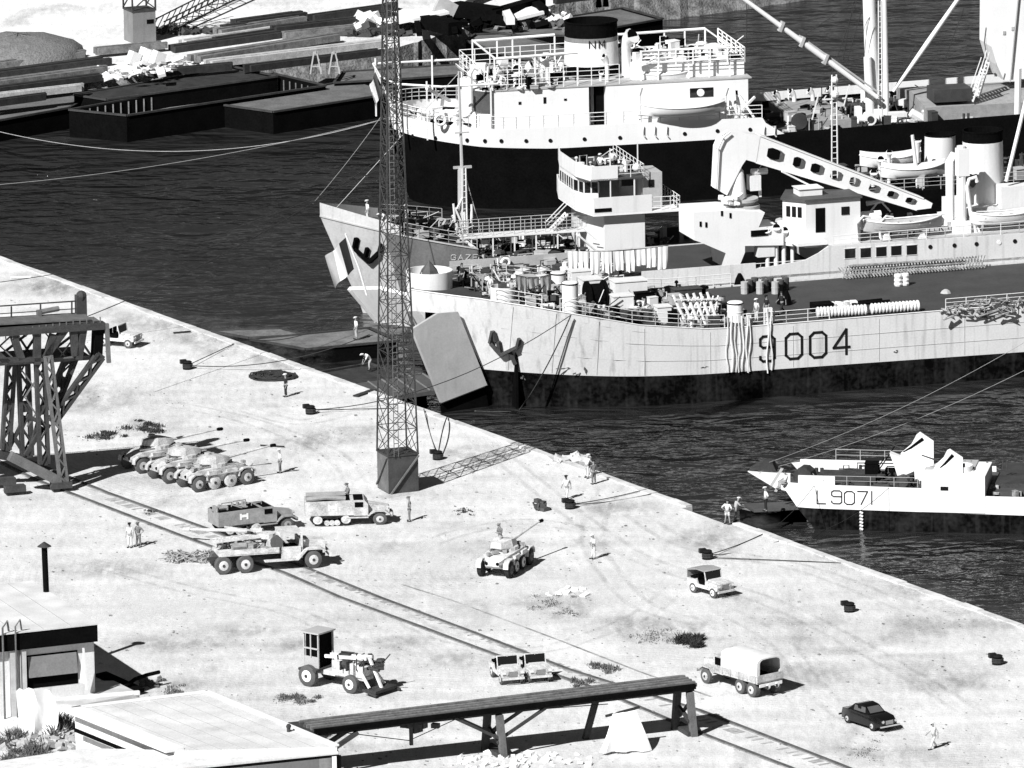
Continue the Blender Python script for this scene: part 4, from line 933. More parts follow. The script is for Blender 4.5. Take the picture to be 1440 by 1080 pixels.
for k in range(4):
    for z in (.25, .6, .95): x = FA.ry(1190, 390, LB)[0]; mb.beam((x, LB - .5 - k * .12, a_dk(x) + z), (x + 9.5, LB - .5 - k * .12, a_dk(x) + z - .1), .07)
mb.build('stowed_scaffolding', NET, A)
ORD = ['first', 'second', 'third', 'fourth', 'fifth', 'sixth', 'seventh', 'eighth', 'ninth', 'tenth']
for k in range(9):
    p = adeck(1047 + k * 7.2, 413 - (k % 3) * 3); mb = MB(); mb.cyl((p.x, p.y, p.z), .3, .95, 10); mb.cyl((p.x, p.y, p.z + .45), .32, .06, 10); o = mb.build('oil_drum', GREYD if k % 3 else GREYL, None); 
    o.data.transform(Matrix.Translation(-p)); o.location = FA.m @ p; o.rotation_euler = (0, 0, AN); tag(o, ORD[k] + ' oil drum from the left in the dark row on the landing ship deck', 'oil drum', 'oil drums on the landing ship deck')
for px, py in ((1263, 402), (1273, 401)):
    p = adeck(px, py); mb = MB(); mb.lathe([(.28, 0), (.33, .15), (.28, .3), (.33, .45), (.28, .6), (.33, .8), (.28, .95)], (0, 0, 0), 10); o = mb.build('oil_drum', CREAM); o.location = FA.m @ p
    tag(o, ('left' if px == 1263 else 'right') + ' one of two ribbed white drums beside the stowed scaffolding', 'oil drum', 'white drums on the landing ship deck')
p, q = p3(FC, 797, 352, 4), p3(FC, 940, 345, 4)
laundry(FC, p, q, 9, 1, 1.75, 'long washing line of white sheets in front of the grey ship bridge')
for (ya, yb, n_, m_, zz) in ((1, 13, 170, STEEL, .8), (1, 13, 90, GREYL, .9), (2, 12, 40, WHITE, 1.1)):
    mb = MB()
    for _ in range(n_): x = rnd.uniform(5, 17); clutter(mb, x, x + .1, max(ya, c_in(x, 0) + .5), min(yb, CB - .5 - c_in(x, 0)), ZC, 1, .25, 1.0, zz)
    mb.build('deck_fittings', m_, C_)
# ------------------------------------------------------------------ B: grey tanker
BN = R(14.5); bo = G(530, 461, ZW); FB = Frame(bo, BN); BB = 12.0
tip_x = FB.rz(447, 303, 8.1)[0]
B_ = fempty(FB, 'tanker', 'light grey small tanker with raked bow, catwalk and midship bridge behind the landing ship', 'ship')
b_dk = lambda x: interp([(tip_x, 8.2), (tip_x + 5.2, 7.1), (x0f := FB.ry(672, 340)[0], 5.9)], x)
xf_ = FB.ry(672, 340)[0]
def b_in(x, z):
    t = max(0, min(1, z / b_dk(x))); xb = tip_x + 3.6 * (1 - t); xe = tip_x + 13 + 5 * (1 - t)
    k = max(0.0, min(1.0, (xe - x) / (xe - xb))); return 5.98 * k ** 1.8
def b_row(q, dz=0.0):
    out = []
    for i in range(30):
        t_ = (i / 29) ** 1.3; z0 = -2 + 10.2 * q; xs0 = tip_x + 3.6 * (1 - max(0, min(1, z0 / 8.2))); x = xs0 + (xf_ - xs0) * t_; z = -2 + (b_dk(x) + 2) * q; out.append((x, b_in(x, z), z))
    return out
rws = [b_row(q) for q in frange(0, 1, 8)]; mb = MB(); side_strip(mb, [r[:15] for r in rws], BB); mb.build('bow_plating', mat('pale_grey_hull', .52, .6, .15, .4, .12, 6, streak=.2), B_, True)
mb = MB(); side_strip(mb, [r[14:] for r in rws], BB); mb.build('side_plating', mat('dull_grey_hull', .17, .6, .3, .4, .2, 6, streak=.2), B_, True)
mb = MB(); r = b_row(1)
for u, w in zip(r[:-1], r[1:]): mb.beam(u, w, .14, .1)
mb.build('sheer_rail', GREYL, B_)
mb = MB(); r = b_row(.985); vs = [p for q in r for p in ((q[0], q[1] + .05, q[2] - .1), (q[0], BB - q[1] - .05, q[2] - .1))]; mb.add(vs, [(2 * i, 2 * i + 2, 2 * i + 3, 2 * i + 1) for i in range(29)]); mb.build('forecastle_deck', DECKG, B_)
mb = MB(); r = [p for p in b_row(1) if p[0] < tip_x + 6.2]
for sgn in (0, 1):
    vs = []
    for q in r: y = q[1] if not sgn else BB - q[1]; vs += [(q[0], y, q[2]), (q[0], y, q[2] + .75 + .35 * max(0, 1 - (q[0] - tip_x) / 6))]
    mb.add(vs, [(2 * i, 2 * i + 2, 2 * i + 3, 2 * i + 1) for i in range(len(r) - 1)])
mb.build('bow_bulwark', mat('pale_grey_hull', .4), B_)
ZB = 3.6
mb = MB(); mb.bx(xf_, 60, 0, BB, -2, ZB); mb.build('main_hull', GREYD, B_)
mb = MB(); mb.bx(xf_ - .1, xf_ + .15, .3, BB - .3, ZB, 5.8); mb.build('forecastle_bulkhead', WHITE, B_)
mb = MB(); mb.rail([(x, b_in(x, b_dk(x)) + .15, b_dk(x)) for x in frange(tip_x + 6, xf_, 6)], 1.05, 1.3, .03); mb.rail([(x, BB - b_in(x, b_dk(x)) - .15, b_dk(x)) for x in frange(tip_x + 6, xf_, 6)], 1.1, 1.3, .03); mb.build('forecastle_rail', GREYL, B_)
for i, (m_, n_, zz) in enumerate(((BLACK, 60, 1.3), (GREYL, 40, 1.0), (STEEL, 60, .9))):
    mb = MB()
    for _ in range(n_): x = rnd.uniform(tip_x + 6, xf_ - .5); clutter(mb, x, x + .1, 2.2 + b_in(x, 7) * .7, BB - 1.5 - b_in(x, 7) * .7, b_dk(x) - .1, 1, .25, 1.1, zz)
    mb.build('windlass_and_fittings', m_, B_)
for i, (m_, n_) in enumerate(((BLACK, 110), (GREYL, 80), (WHITE, 30), (STEEL, 80))):
    mb = MB()
    for _ in range(n_): clutter(mb, xf_ + .4, 21, .6, BB - .6, ZB, 1, .25, 1.2, 1.3)
    for k in range(6): y = 1.0 + rnd.random() * 10; mb.tube([(xf_ + rnd.uniform(0, 4), y, ZB + .6), (xf_ + rnd.uniform(7, 12), y, ZB + .55)], .1, 5)
    mb.build('pipework', m_, B_)
# anchor and its stained hawse
ax, az = FB.ry(518, 352, 4.0); S2 = lambda u, w: (ax + u, b_in(ax + u, az + w) - .22, az + w)
mb = MB()
for a_, b_, w in (((-.9, 1.0), (-1.0, .1), .5), ((-1.0, .1), (.1, -1.0), .6), ((.1, -1.0), (.75, -.1), .6), ((.75, -.1), (.85, .6), .35), ((-.2, -.5), (-.1, .2), .4)): mb.beam(S2(*a_), S2(*b_), w * .75, .3)
mb.build('anchor', BLACK, B_)
mb = MB(); x_, z_ = FB.ry(638, 368, 0.0)
letters(mb, 'GAZE', lambda u, q: (u, b_in(u, q) - .03, q), x_, z_, .34, .42, .22, .07); mb.build('ship_name', GREYL, B_)
# catwalk
z_c = FB.ry(700, 331, 4)[1]; xe_ = FB.ry(900, 331, 4)[0]
mb = MB(); mb.bx(xf_ - .4, xe_, 4.0, 5.4, z_c - .15, z_c)
for k in range(8): x = xf_ + .5 + k * 1.8; mb.beam((x, 4.1, ZB), (x, 4.1, z_c), .1); mb.beam((x, 5.3, ZB), (x, 5.3, z_c), .1)
ct = mb.build('catwalk', WHITE, B_)
mb = MB(); mb.rail([(xf_ - .3, 4.05, z_c), (xe_, 4.05, z_c)], 1.15, .9, .025, 4); mb.rail([(xf_ - .3, 5.35, z_c), (xe_, 5.35, z_c)], 1.15, .9, .025, 4); mb.build('catwalk_rail', GREYL, ct)
def stair(parent, a, b, w=.8, n=9, m=WHITE):
    a, b = V(a), V(b); mb = MB()
    for s_ in (-w / 2, w / 2): mb.beam(a + V((0, s_, 0)), b + V((0, s_, 0)), .1, .12); mb.beam(a + V((0, s_, .9)), b + V((0, s_, .9)), .06)
    for i in range(n): p = a.lerp(b, (i + .5) / n); mb.box(p, (.22, w, .04))
    return mb.build('stair', m, parent)
a_ = FB.ry(768, 330, 4.6); b_ = FB.ry(797, 300, 4.6); stair(B_, (a_[0], 4.6, a_[1]), (b_[0], 4.6, b_[1]))
a_ = FB.ry(838, 352, 1.0); b_ = FB.ry(812, 330, 1.0); stair(B_, (a_[0], 1.0, a_[1]), (b_[0], 1.0, b_[1]))
# life ring
x_, z_ = FC.ry(711, 369, 9.0); mb = MB()
ring_ = [(x_ + .33 * math.cos(t), 9.0, z_ + .33 * math.sin(t)) for t in frange(0, 2 * math.pi, 15)]; mb.tube(ring_, .12, 6, cap=False); o = mb.build('life_ring', CLOTH, C_, True)
mb = MB(); mb.bx(x_ - 4.5, x_ + 6.5, 9.25, 9.4, z_ - .45, z_ + .35); mb.build('catwalk_screen', GREYL, C_)
# midship bridge
BX, BZ = FB.ry(850, 335, .6)
bx0 = FB.ry(850, 335, 1.0)[0]; bx1 = FB.ry(907, 335, 1.0)[0]; zb0 = FB.ry(850, 337, 1.0)[1]; zb1 = FB.ry(850, 303, 1.0)[1]
mb = MB(); mb.prism([(bx0, 1.0), (bx1, 1.0), (bx1, 10.5), (bx0 - .2, 10.5), (bx0 - .6, 7.5), (bx0 - .6, 4.0)], ZB, zb1, 'z'); mb.build('lower_house', WHITE, B_)
Br = B_
z1 = FB.ry(833, 302, .4)[1]; z2 = FB.ry(833, 277, .4)[1]; z3 = FB.ry(800, 243, 3)[1]; z4 = FB.ry(800, 212, 3)[1]
px_ = FB.ry(835, 300, .4)[0]; pr_ = FB.ry(957, 293, .4)[0]; pl_ = px_ - .75
slab = [(px_, .35), (pr_, .35), (pr_, 11.2), (px_ - .15, 11.2), (pl_, 8.6), (pl_, 3.3)]
mb = MB(); mb.prism(slab, z1 - .16, z1, 'z'); mb.build('bridge_deck', CREAM, Br)
mb = MB(); wall = slab[::-1][:0]
path = [(pr_ - 2.4, .4), (px_, .4), (pl_ + .03, 3.3), (pl_ + .03, 8.6), (px_ - .15, 11.15), (pr_ - 2, 11.15)]
def wallpath(mb, path, z0, z1, th=.1):
    for a, b in zip(path[:-1], path[1:]):
        a_, b_ = V((*a, 0)), V((*b, 0)); mb.beam(V((a[0], a[1], (z0 + z1) / 2)), V((b[0], b[1], (z0 + z1) / 2)), th, z1 - z0)
wallpath(mb, path, z1, z1 + 1.35); bwk = mb.build('bridge_bulwark', WHITE, Br)
x_, z_ = FB.ry(848, 295, .35); mb = MB(); mb.bx(x_ - .7, x_ + .7, .30, .36, z_ - .17, z_ + .12); mb.build('wind_slot', BLACK, bwk)
# wheelhouse: curved front with windows, open wings
wh = [(px_ + 1.0, 2.6), (px_ - .1, 3.0), (pl_ + .2, 4.6), (pl_ + .2, 8.8), (px_ - .0, 10.2), (px_ + 1.5, 10.4)]
zw0, zw1 = z1 + 1.3, z1 + 2.2; ztw = z1 + 2.6
mb = MB(); wallpath(mb, wh, z1, zw0); wallpath(mb, wh, zw1, ztw)
mb.build('wheelhouse', WHITE, Br)
for a, b in zip(wh[:-1], wh[1:]):
    L2 = math.dist(a, b); n_ = max(2, round(L2 / .75))
    for i in range(n_):
        t0, t1 = (i + .14) / n_, (i + .86) / n_; p = V((a[0] + (b[0] - a[0]) * t0, a[1] + (b[1] - a[1]) * t0, (zw0 + zw1) / 2)); q = V((a[0] + (b[0] - a[0]) * t1, a[1] + (b[1] - a[1]) * t1, (zw0 + zw1) / 2)); m_ = MB(); m_.beam(p, q, .05, zw1 - zw0 + .02); m_.build('window', GLASS, Br)
        m_ = MB()
        for t_ in (i / n_,): u = V((a[0] + (b[0] - a[0]) * t_, a[1] + (b[1] - a[1]) * t_, zw0)); m_.beam(u, u + V((0, 0, zw1 - zw0)), .1)
        m_.build('window_post', WHITE, Br)
mb = MB(); mb.prism([(px_ + 4.5, 1.0), (px_, 1.0), (pl_ + .1, 3.4), (pl_ + .1, 8.4), (px_ - .1, 10.8), (px_ + 4.5, 10.8)], ztw, ztw + .14, 'z'); mb.build('monkey_island_deck', GREYD, Br)
mb = MB(); wallpath(mb, [(px_ + 2.2, 1.05), (px_, 1.05), (pl_ + .1, 3.4), (pl_ + .1, 8.4), (px_ - .1, 10.8)], ztw + .02, ztw + 1.2); mb.build('monkey_island_screen', WHITE, Br)
mb = MB(); mb.rail([(px_ + 2.2, 1.1, ztw + .1), (px_ + 4.4, 1.1, ztw + .1), (px_ + 4.4, 10.4, ztw + .1)], 1.05, 1.0, .03); mb.rail([(pr_ - 2.4, .45, z1), (pr_ - .05, .45, z1), (pr_ - .05, 11, z1)], 1.1, .9, .03); mb.build('bridge_rail', WHITE, Br)
mb = MB(); mb.bx(px_ + .3, px_ + 2.9, 3.2, 8.9, z1 + .02, ztw - .02); mb.build('chart_room', GREYD, Br)
x_ = FB.ry(905, 290, 1.6)[0]; mb = MB(); mb.bx(x_, x_ + 1.6, 1.7, 4.6, z1, z1 + 2.9); ch_ = mb.build('radio_cabin', GREYL, Br); xw, zw_ = FB.ry(912, 263, 1.7); mb = MB(); mb.bx(xw, xw + .45, 1.64, 1.7, zw_, zw_ + .6); mb.build('window', GLASS, ch_)
mb = MB(); mb.beam((px_ + 1.6, 1.1, z1), (px_ + 1.6, 1.1, ztw + 2.6), .08); mb.beam((px_ + 3.6, 1.1, z1), (px_ + 3.6, 1.1, ztw), .1); mb.beam((px_ + 4.2, 2.2, ztw), (px_ + 4.2, 2.2, ztw + 2.8), .08); mb.build('awning_post', WHITE, Br)
for (m_, n_, s_) in ((WHITE, 16, .9), (BLACK, 12, .9), (GREYL, 12, 1.0)):
    mb = MB(); clutter(mb, pl_ + .7, px_ + 4, 3.2, 9, ztw + .14, n_, .2, .8, s_); mb.build('bridge_instruments', m_, Br)
mb = MB(); mb.tube([(px_ + 2.4, 2.2, ztw + .1), (px_ + 2.4, 2.2, ztw + .9)], .3, 8); mb.ball((px_ + 4.0, 1.9, ztw + .75), .34); mb.ball((px_ + .4, 2.1, ztw + .8), .3); mb.build('searchlight', CREAM, Br, True)
# fore mast and after mast
def lattice_mast(parent, x, y, z0, z1, w=.45, m=WHITE, nm='mast'):
    mb = MB()
    for sx in (-w / 2, w / 2): mb.tube([(x + sx, y, z0), (x + sx * .7, y, z1)], .06, 5)
    n_ = int((z1 - z0) / .45)
    for i in range(n_): z = z0 + (z1 - z0) * i / n_; mb.beam((x - w / 2, y, z), (x + w / 2, y, z), .05)
    return mb.build(nm, m, parent)
xm, zm = FB.ry(651, 333, 6.0); zt1 = FB.ry(651, 235, 6.0)[1]; zt2 = FB.ry(648, 100, 6.0)[1]
mb = MB(); mb.tube([(xm, 6, zm), (xm - .05, 6, zt1)], [.42, .3], 10); mb.beam((xm - .7, 6, zt1), (xm + .8, 6, zt1), .2); mb.tube([(xm, 6, zt1), (xm - .15, 6, zt2)], [.14, .07], 6); mb.beam((xm - .6, 5.8, zt2 - 5), (xm + .6, 5.8, zt2 - 5), .1); fm = mb.build('fore_mast', GREYL, B_)
lattice_mast(B_, xm + .05, 5.5, zm, zt1, .4, WHITE, 'mast_ladder')
mb = MB(); mb.tube([(xm + .1, 6, zt1), (xm + 1.6, 6, zm)], .035, 4); mb.tube([(xm, 6, zt2), (tip_x + 1, 6, 8.4)], .025, 4); mb.build('stay', GREYL, B_)
for k in range(7): x_, z_ = FB.ry(637 + rnd.uniform(0, 28), 300 + rnd.uniform(-8, 30), 5.5); mb = MB(); mb.tube([(x_, 5.5, z_), (x_ + rnd.uniform(-.6, .6), 5.5, z_ + rnd.uniform(.8, 1.6))], .09, 5); mb.build('boom_fitting', WHITE, fm)
xm, zm = FB.ry(1174, 275, 6.0); zt1 = FB.ry(1174, 105, 6.0)[1]; lattice_mast(B_, xm, 6, zm - 2, zt1, .55, WHITE, 'after_mast')
mb = MB(); mb.beam((xm - 1, 6, zt1 - 2), (xm + 1, 6, zt1 - 2), .12); mb.ball((xm, 5.8, zt1 - 1.6), .35); mb.ball((xm, 5.8, zt1 - .4), .3); mb.beam((xm - 1.9, 6, zt1 - 3.6), (xm - 1.3, 6, zt1 - 1.4), .09); mb.beam((xm + .8, 6, zt1 - 2.6), (xm + 1.3, 6, zt1 - .9), .09); mb.build('crosstrees', WHITE, B_)
# after house with boats and small funnel
xh0 = FB.ry(1195, 290, .8)[0]; zh = FB.ry(1260, 270, .8)[1]
mb = MB(); mb.bx(xh0, 60, .8, 11.2, ZB, zh); mb.build('after_house', BLACK, B_)
mb = MB(); mb.rail([(xh0, .9, zh), (60, .9, zh)], 1.0, 1.6, .03); mb.rail([(21, .2, ZB), (xh0, .2, ZB)], 1.0, 1.5, .03); mb.build('after_rail', GREYL, B_)
x_, z_ = FB.ry(1322, 252, 6); zt_ = FB.ry(1322, 190, 6)[1]; funnel(B_, x_, 6, z_ - 2.5, zt_ - z_ + 2.5, 1.35, 1.2, [(1.0, WHITE, 'funnel')])
c = p3(FB, 1252, 236, 5.0); lifeboat(None, FB.m @ V((c.x, 5, c.z)), BN, 5.2, 'canvas covered lifeboat behind another beside the small white funnel', True)
c = p3(FB, 1284, 252, 2.4); lifeboat(None, FB.m @ V((c.x, 2.4, c.z)), BN, 5.4, 'canvas covered lifeboat in front, below the small white funnel', True)
for px, py, h, r_ in ((1238, 250, 2.0, .3), (1250, 232, 1.5, .25), (1290, 250, 3.6, .28), (1228, 262, 1.6, .3)):
    c = p3(FB, px, py, 3.6); cowl(B_, c.x, 3.6, c.z - 1.5, h + 1.2, r_, -100)
c = p3(FB, 1296, 262, 2); mb = MB(); zz = FB.ry(1283, 190, 2)[1]; xx = FB.ry(1283, 190, 2)[0]; mb.tube([(xx, 2, zz), (c.x - .2, 2, c.z - .8)], [.14, .2], 8); mb.tube([(c.x + .3, 2, c.z + 1.5), (c.x + .7, 2, c.z - 1.2)], .07, 6); mb.build('derrick_boom', WHITE, B_)
for (m_, n_) in ((STEEL, 50), (GREYL, 22)):
    mb = MB(); clutter(mb, xh0 + .4, 58, 1.6, 10.6, zh, n_, .3, 1.2, 1.2); mb.build('deck_fittings', m_, B_)
    mb = MB(); clutter(mb, 21, xh0, 1, 11, ZB, n_, .3, 1.4, 1.5); mb.build('deck_fittings', m_, B_)
# ------------------------------------------------------------------ D: black-hulled ship with white upper works
DN = R(12.0); FD = Frame(G(822, 290, ZW), DN); DB = 15.0
D_ = fempty(FD, 'cargo_ship', 'large black hulled ship with white upper works and white banded funnel lettered NM', 'ship')
def dy(px, py, y=0.0): return FD.ry(px, py, y)
dtop = [dy(*p, 0) for p in ((647, 180), (713, 182), (813, 177), (893, 173), (960, 170), (1072, 165))]
dbot = [dy(*p, 0) for p in ((613, 203), (680, 208), (780, 209), (960, 199), (1103, 190))]
xe = dtop[-1][0]
x_st = dy(549, 168, 7.5)[0]
zt_f = lambda x: interp([(x_st, dtop[0][1] + .45)] + dtop, x); zb_f = lambda x: interp([(x_st, dbot[0][1] + .3)] + dbot, x)
def d_in(x, z):
    t = max(0.0, min(1.0, z / 7.0)); xs = x_st + 1.6 * (1 - t) ** 1.5; xq = x_st + 9 + 6 * (1 - t); k = max(0.0, min(1.0, (xq - x) / (xq - xs))); return 7.45 * (1 - math.sqrt(max(0, 1 - k ** 2.2)))
def d_row(fz, n=40, x1=None):
    out = []
    for i in range(n):
        u = (i / (n - 1)) ** 1.8; z0 = fz(x_st + 2); xs = x_st + 1.6 * (1 - max(0, min(1, z0 / 7.0))) ** 1.5; x = xs + ((x1 or 62) - xs) * u; z = fz(x); out.append((x, d_in(x, z), z))
    return out
mb = MB(); side_strip(mb, [d_row(lambda x, q=q: -2.5 + (zb_f(x) + 2.5) * q) for q in frange(0, 1, 8)], DB); mb.build('lower_hull', BLACK, D_, True)
mb = MB(); side_strip(mb, [d_row(lambda x, q=q: zb_f(x) + (zt_f(x) - zb_f(x)) * q, 40, xe) for q in (0, .5, 1)], DB)
xa, za = dy(1077, 173); xb, zb = dy(1103, 188)
mb.add([(xe, 0, zt_f(xe)), (xa, 0, za), (xb, 0, zb), (xe, 0, zb_f(xe))], [(0, 3, 2, 1)]); mb.build('white_strake', CREAM, D_, True)
mb = MB(); r = d_row(lambda x: zt_f(x) - .75, 40, xe); vs = [p for q in r for p in ((q[0], q[1] + .03, q[2]), (q[0], DB - q[1] - .03, q[2]))]; mb.add(vs, [(2 * i, 2 * i + 2, 2 * i + 3, 2 * i + 1) for i in range(39)]); mb.add([(xe, .02, zt_f(xe) - .75), (xe, DB, zt_f(xe) - .75), (xe, DB, 2), (xe, .02, 2)], [(0, 1, 2, 3)]); mb.build('poop_deck', GREYL, D_)
for px, py in ((581, 191), (613, 194), (657, 197), (682, 198), (705, 198), (740, 198), (774, 197.5), (822, 195.5), (872, 193.5), (1, 1), (963, 188), (1009, 184), (1055, 182)):
    if px == 1: continue
    yy = 0.0
    for _ in range(6): x, z = dy(px, py, yy); yy = d_in(x, z)
    mb = MB(); mb.tube([(x, yy + .1, z), (x - .02, yy - .05, z)], .17, 12); mb.build('porthole', GLASS, D_)
for px in (905, 921, 938, 1075, 1090):
    x, z = dy(px, 192, -.05); mb = MB(); mb.tube([(x, -.12, z + .9), (x - .1, -.2, z + .2), (x + .08, -.2, z)], .06, 5); mb.build('hull_fitting', WHITE, D_)
# well deck forward
zw_ = dy(1103, 182, 0)[1]; xm0 = dy(1103, 188)[0] - 1
zwd = lambda x: interp([(xm0, zw_ - .3), (dy(1440, 160)[0], dy(1440, 160)[1]), (62, dy(1440, 160)[1] + .6)], x)
mb = MB(); xs_ = frange(xe, 62, 12); side_strip(mb, [[(x, 0.01, zb_f(x) - 2) for x in xs_], [(x, 0, zwd(x)) for x in xs_]], DB); mb.build('well_deck_side', BLACK, D_)
mb = MB(); vs = [p for x in xs_ for p in ((x, .1, zwd(x) - .6), (x, DB - .1, zwd(x) - .6))]; mb.add(vs, [(2 * i, 2 * i + 2, 2 * i + 3, 2 * i + 1) for i in range(11)]); mb.build('well_deck', DECKG, D_)
mb = MB(); mb.hexa([(xe + 1, DB - .2, zwd(xe)), (45, DB - .2, zwd(45)), (45, DB - .08, zwd(45)), (xe + 1, DB - .08, zwd(xe)), (xe + 1, DB - .2, zwd(xe) + .75), (45, DB - .2, zwd(45) + .75), (45, DB - .08, zwd(45) + .75), (xe + 1, DB - .08, zwd(xe) + .75)]); mb.build('bulwark', WHITE, D_)
hx0, hx1 = dy(1118, 175, 3)[0], dy(1195, 172, 3)[0]
mb = MB(); mb.bx(hx0, hx1, 2.5, 12.5, zwd(hx0) - .6, zwd(hx0) + .35); mb.build('hatch_cover', CANVASG, D_)
hx0, hx1 = dy(1300, 165, 3)[0], dy(1425, 160, 3)[0]
mb = MB(); mb.prism([(2.6, zwd(hx0) - .6), (12.6, zwd(hx0) - .6), (12.6, zwd(hx0) + .7), (7.5, zwd(hx0) + 1.3), (2.6, zwd(hx0) + .7)], hx0, hx1 + 4, 'x'); mb.build('hatch_tarpaulin', CANVASG, D_)
for (m_, n_, s_) in ((STEEL, 110, 1.4), (GREYL, 40, 1.2), (WHITE, 40, 1.1), (BLACK, 50, 1.5)):
    mb = MB(); clutter(mb, xe + 1, 45, .8, DB - .8, zwd(30) - .6, n_, .3, 1.1, s_); mb.build('deck_fittings', m_, D_)
for px in (1095, 1117, 1143, 1170): x, z = dy(px, 160, 12); cowl(D_, x, 12, zwd(x) - .5, 1.7, .32, 180)
x, z = dy(1124, 172, 2.0); mb = MB(); mb.tube([(x, 1.9, z + .1), (x, 2.1, z + .1)], .72, 16); mb.build('cable_reel', STEEL, D_)
# kingposts, derricks, winches
YK = 7.0
xk, zk = dy(1231, 178, YK); zkt = zk + 26
mb = MB(); mb.tube([(xk, YK, zk - 1), (dy(1222, 0, YK)[0], YK, dy(1222, 0, YK)[1]), (dy(1222, 0, YK)[0] - .2, YK, zkt)], [.72, .55, .5], 16)
x2, z2 = dy(1220, 80, YK - .8); mb.tube([(dy(1222, 160, YK)[0], YK - .8, zk), (x2, YK - .8, z2)], [.45, .36], 12); kp = mb.build('kingpost', CREAM, D_, True)
mb = MB(); x3, z3 = dy(1246, 178, YK - 1); x4, z4 = dy(1243, 0, YK - 1); d_ = V((x4 - x3, 0, z4 - z3)); mb.tube([(x3, YK - 1, z3), (x4, YK - 1, z4), (x4 + d_.x * .5, YK - 1, z4 + d_.z * .5)], [.34, .26, .2], 12); mb.build('kingpost', CREAM, D_, True)
lattice_mast(D_, x3 - .55, YK - 1.2, z3, z4, .35, WHITE, 'mast_ladder')
mb = MB(); a_ = dy(1040, -6, YK - 2); b_ = dy(1234, 137, YK - 2); mb.tube([(a_[0], YK - 2, a_[1]), ((a_[0] + b_[0]) / 2, YK - 2, (a_[1] + b_[1]) / 2), (b_[0], YK - 2, b_[1])], [.17, .27, .2], 10); bm = mb.build('derrick_boom', CREAM, D_, True)
mb = MB(); mb.tube([(a_[0] + (b_[0] - a_[0]) * .43, YK - 2, a_[1] + (b_[1] - a_[1]) * .43 + .35), (b_[0], YK - 2, b_[1] + .5)], .1, 6)
for t in (.3, .45, .62): mb.box((a_[0] + (b_[0] - a_[0]) * t, YK - 2, a_[1] + (b_[1] - a_[1]) * t), (.25, .7, .9), ry=.4)
mb.build('boom_tackle', GREYL, bm)
mb = MB(); a_ = dy(1352, -8, YK - 2); b_ = dy(1256, 129, YK - 2); mb.tube([(a_[0], YK - 2, a_[1]), ((a_[0] + b_[0]) / 2, YK - 2, (a_[1] + b_[1]) / 2), (b_[0], YK - 2, b_[1])], [.17, .22, .12], 10); mb.build('derrick_boom', CREAM, D_, True)
mb = MB()
for (p, q) in (((1050, -10), (1050, 70)), ((1130, 50), (1205, 0)), ((1128, 55), (1085, 120)), ((1205, 0), (1160, 130)), ((1200, 5), (1185, 85)), ((1180, 80), (1170, 130)), ((1213, 10), (1190, 90)), ((1356, 10), (1330, 80)), ((1256, 128), (1290, 60))):
    u, w = dy(*p, YK - 2), dy(*q, YK - 2); mb.tube([(u[0], YK - 2, u[1]), (w[0], YK - 2, w[1])], .035, 4)
mb.build('rigging', ROPE, D_)
x, z = dy(1221, 168, 4); mb = MB(); mb.tube([(x - .9, 4, z + .1), (x + .9, 4, z + .1)], .32, 12); mb.tube([(x, 3.2, z + .15), (x, 4.2, z + .15)], .55, 14); mb.box((x + .9, 4.2, z + .3), (.6, .6, 1)); mb.box((x - .8, 4.4, z + .4), (.5, .8, 1.4)); wi = mb.build('winch', CREAM, D_)
mb = MB(); mb.tube([(x, 3.14, z + .15), (x, 3.2, z + .15)], .3, 12); mb.build('winch_hub', STEEL, wi)
x, z = dy(1262, 168, 4); mb = MB(); mb.box((x, 4, z + .2), (1.5, .9, .9)); mb.tube([(x + 1.2, 4, z + .5), (x + 2.2, 4, z - .1)], .45, 10); mb.build('winch', WHITE, D_)
for k in range(4): x, z = dy(1268 + k * 16, 145, 9); mb = MB(); mb.box((x, 9, z), (.85, .5, .7)); mb.build('deck_locker', CREAM, D_)
# forward bridge block, upper right of the picture
bx_, bz_ = dy(1396, 66, 6.0); zt_ = dy(1396, -60, 6.0)[1]; bx2, bz2 = dy(1412, 113, 6.0)
mb = MB(); mb.prism([(bx_, zt_), (bx_ - .1, bz_), (bx_ + .4, dy(1400, 92, 6.0)[1]), (bx2, bz2), (60, bz2 + .4), (60, zt_)], 6.0, 10.0, 'y'); bk = mb.build('forward_bridge_block', CREAM, D_)
for px, py in ((1400, 105), (1424, 40), (1412, 46)): x, z = dy(px, py, 6.0); mb = MB(); mb.bx(x - .12, x + .12, 5.93, 6.0, z - .16, z + .16); mb.build('hull_mark', GREYL, bk)
mb = MB(); a_ = dy(1432, -10, 5.9); b_ = dy(1420, 115, 5.9); mb.tube([(a_[0], 5.8, a_[1]), (b_[0], 5.8, b_[1])], .07, 5); mb.build('rain_pipe', GREYL, bk)
mb = MB(); a_ = dy(1432, 128, 1.0); b_ = dy(1430, 205, 1.0); mb.tube([(a_[0], 1.0, a_[1] + 2), (b_[0], 1.0, b_[1])], .3, 8); mb.build('stanchion_trunk', WHITE, D_)
a_ = dy(1366, 142, 3); b_ = dy(1382, 96, 3); stair(D_, (a_[0], 3.0, a_[1]), (b_[0], 3.0, b_[1]), .9, 10, CREAM); stair(D_, (a_[0] + 1.0, 4.6, a_[1]), (b_[0] + .9, 4.6, b_[1] + .3), .9, 10, CREAM)
mb = MB(); x, z = dy(1352, 128, 3); mb.box((x - .8, 4, z - .3), (3.4, 2.6, 1.1)); mb.build('deck_machinery', STEEL, D_)
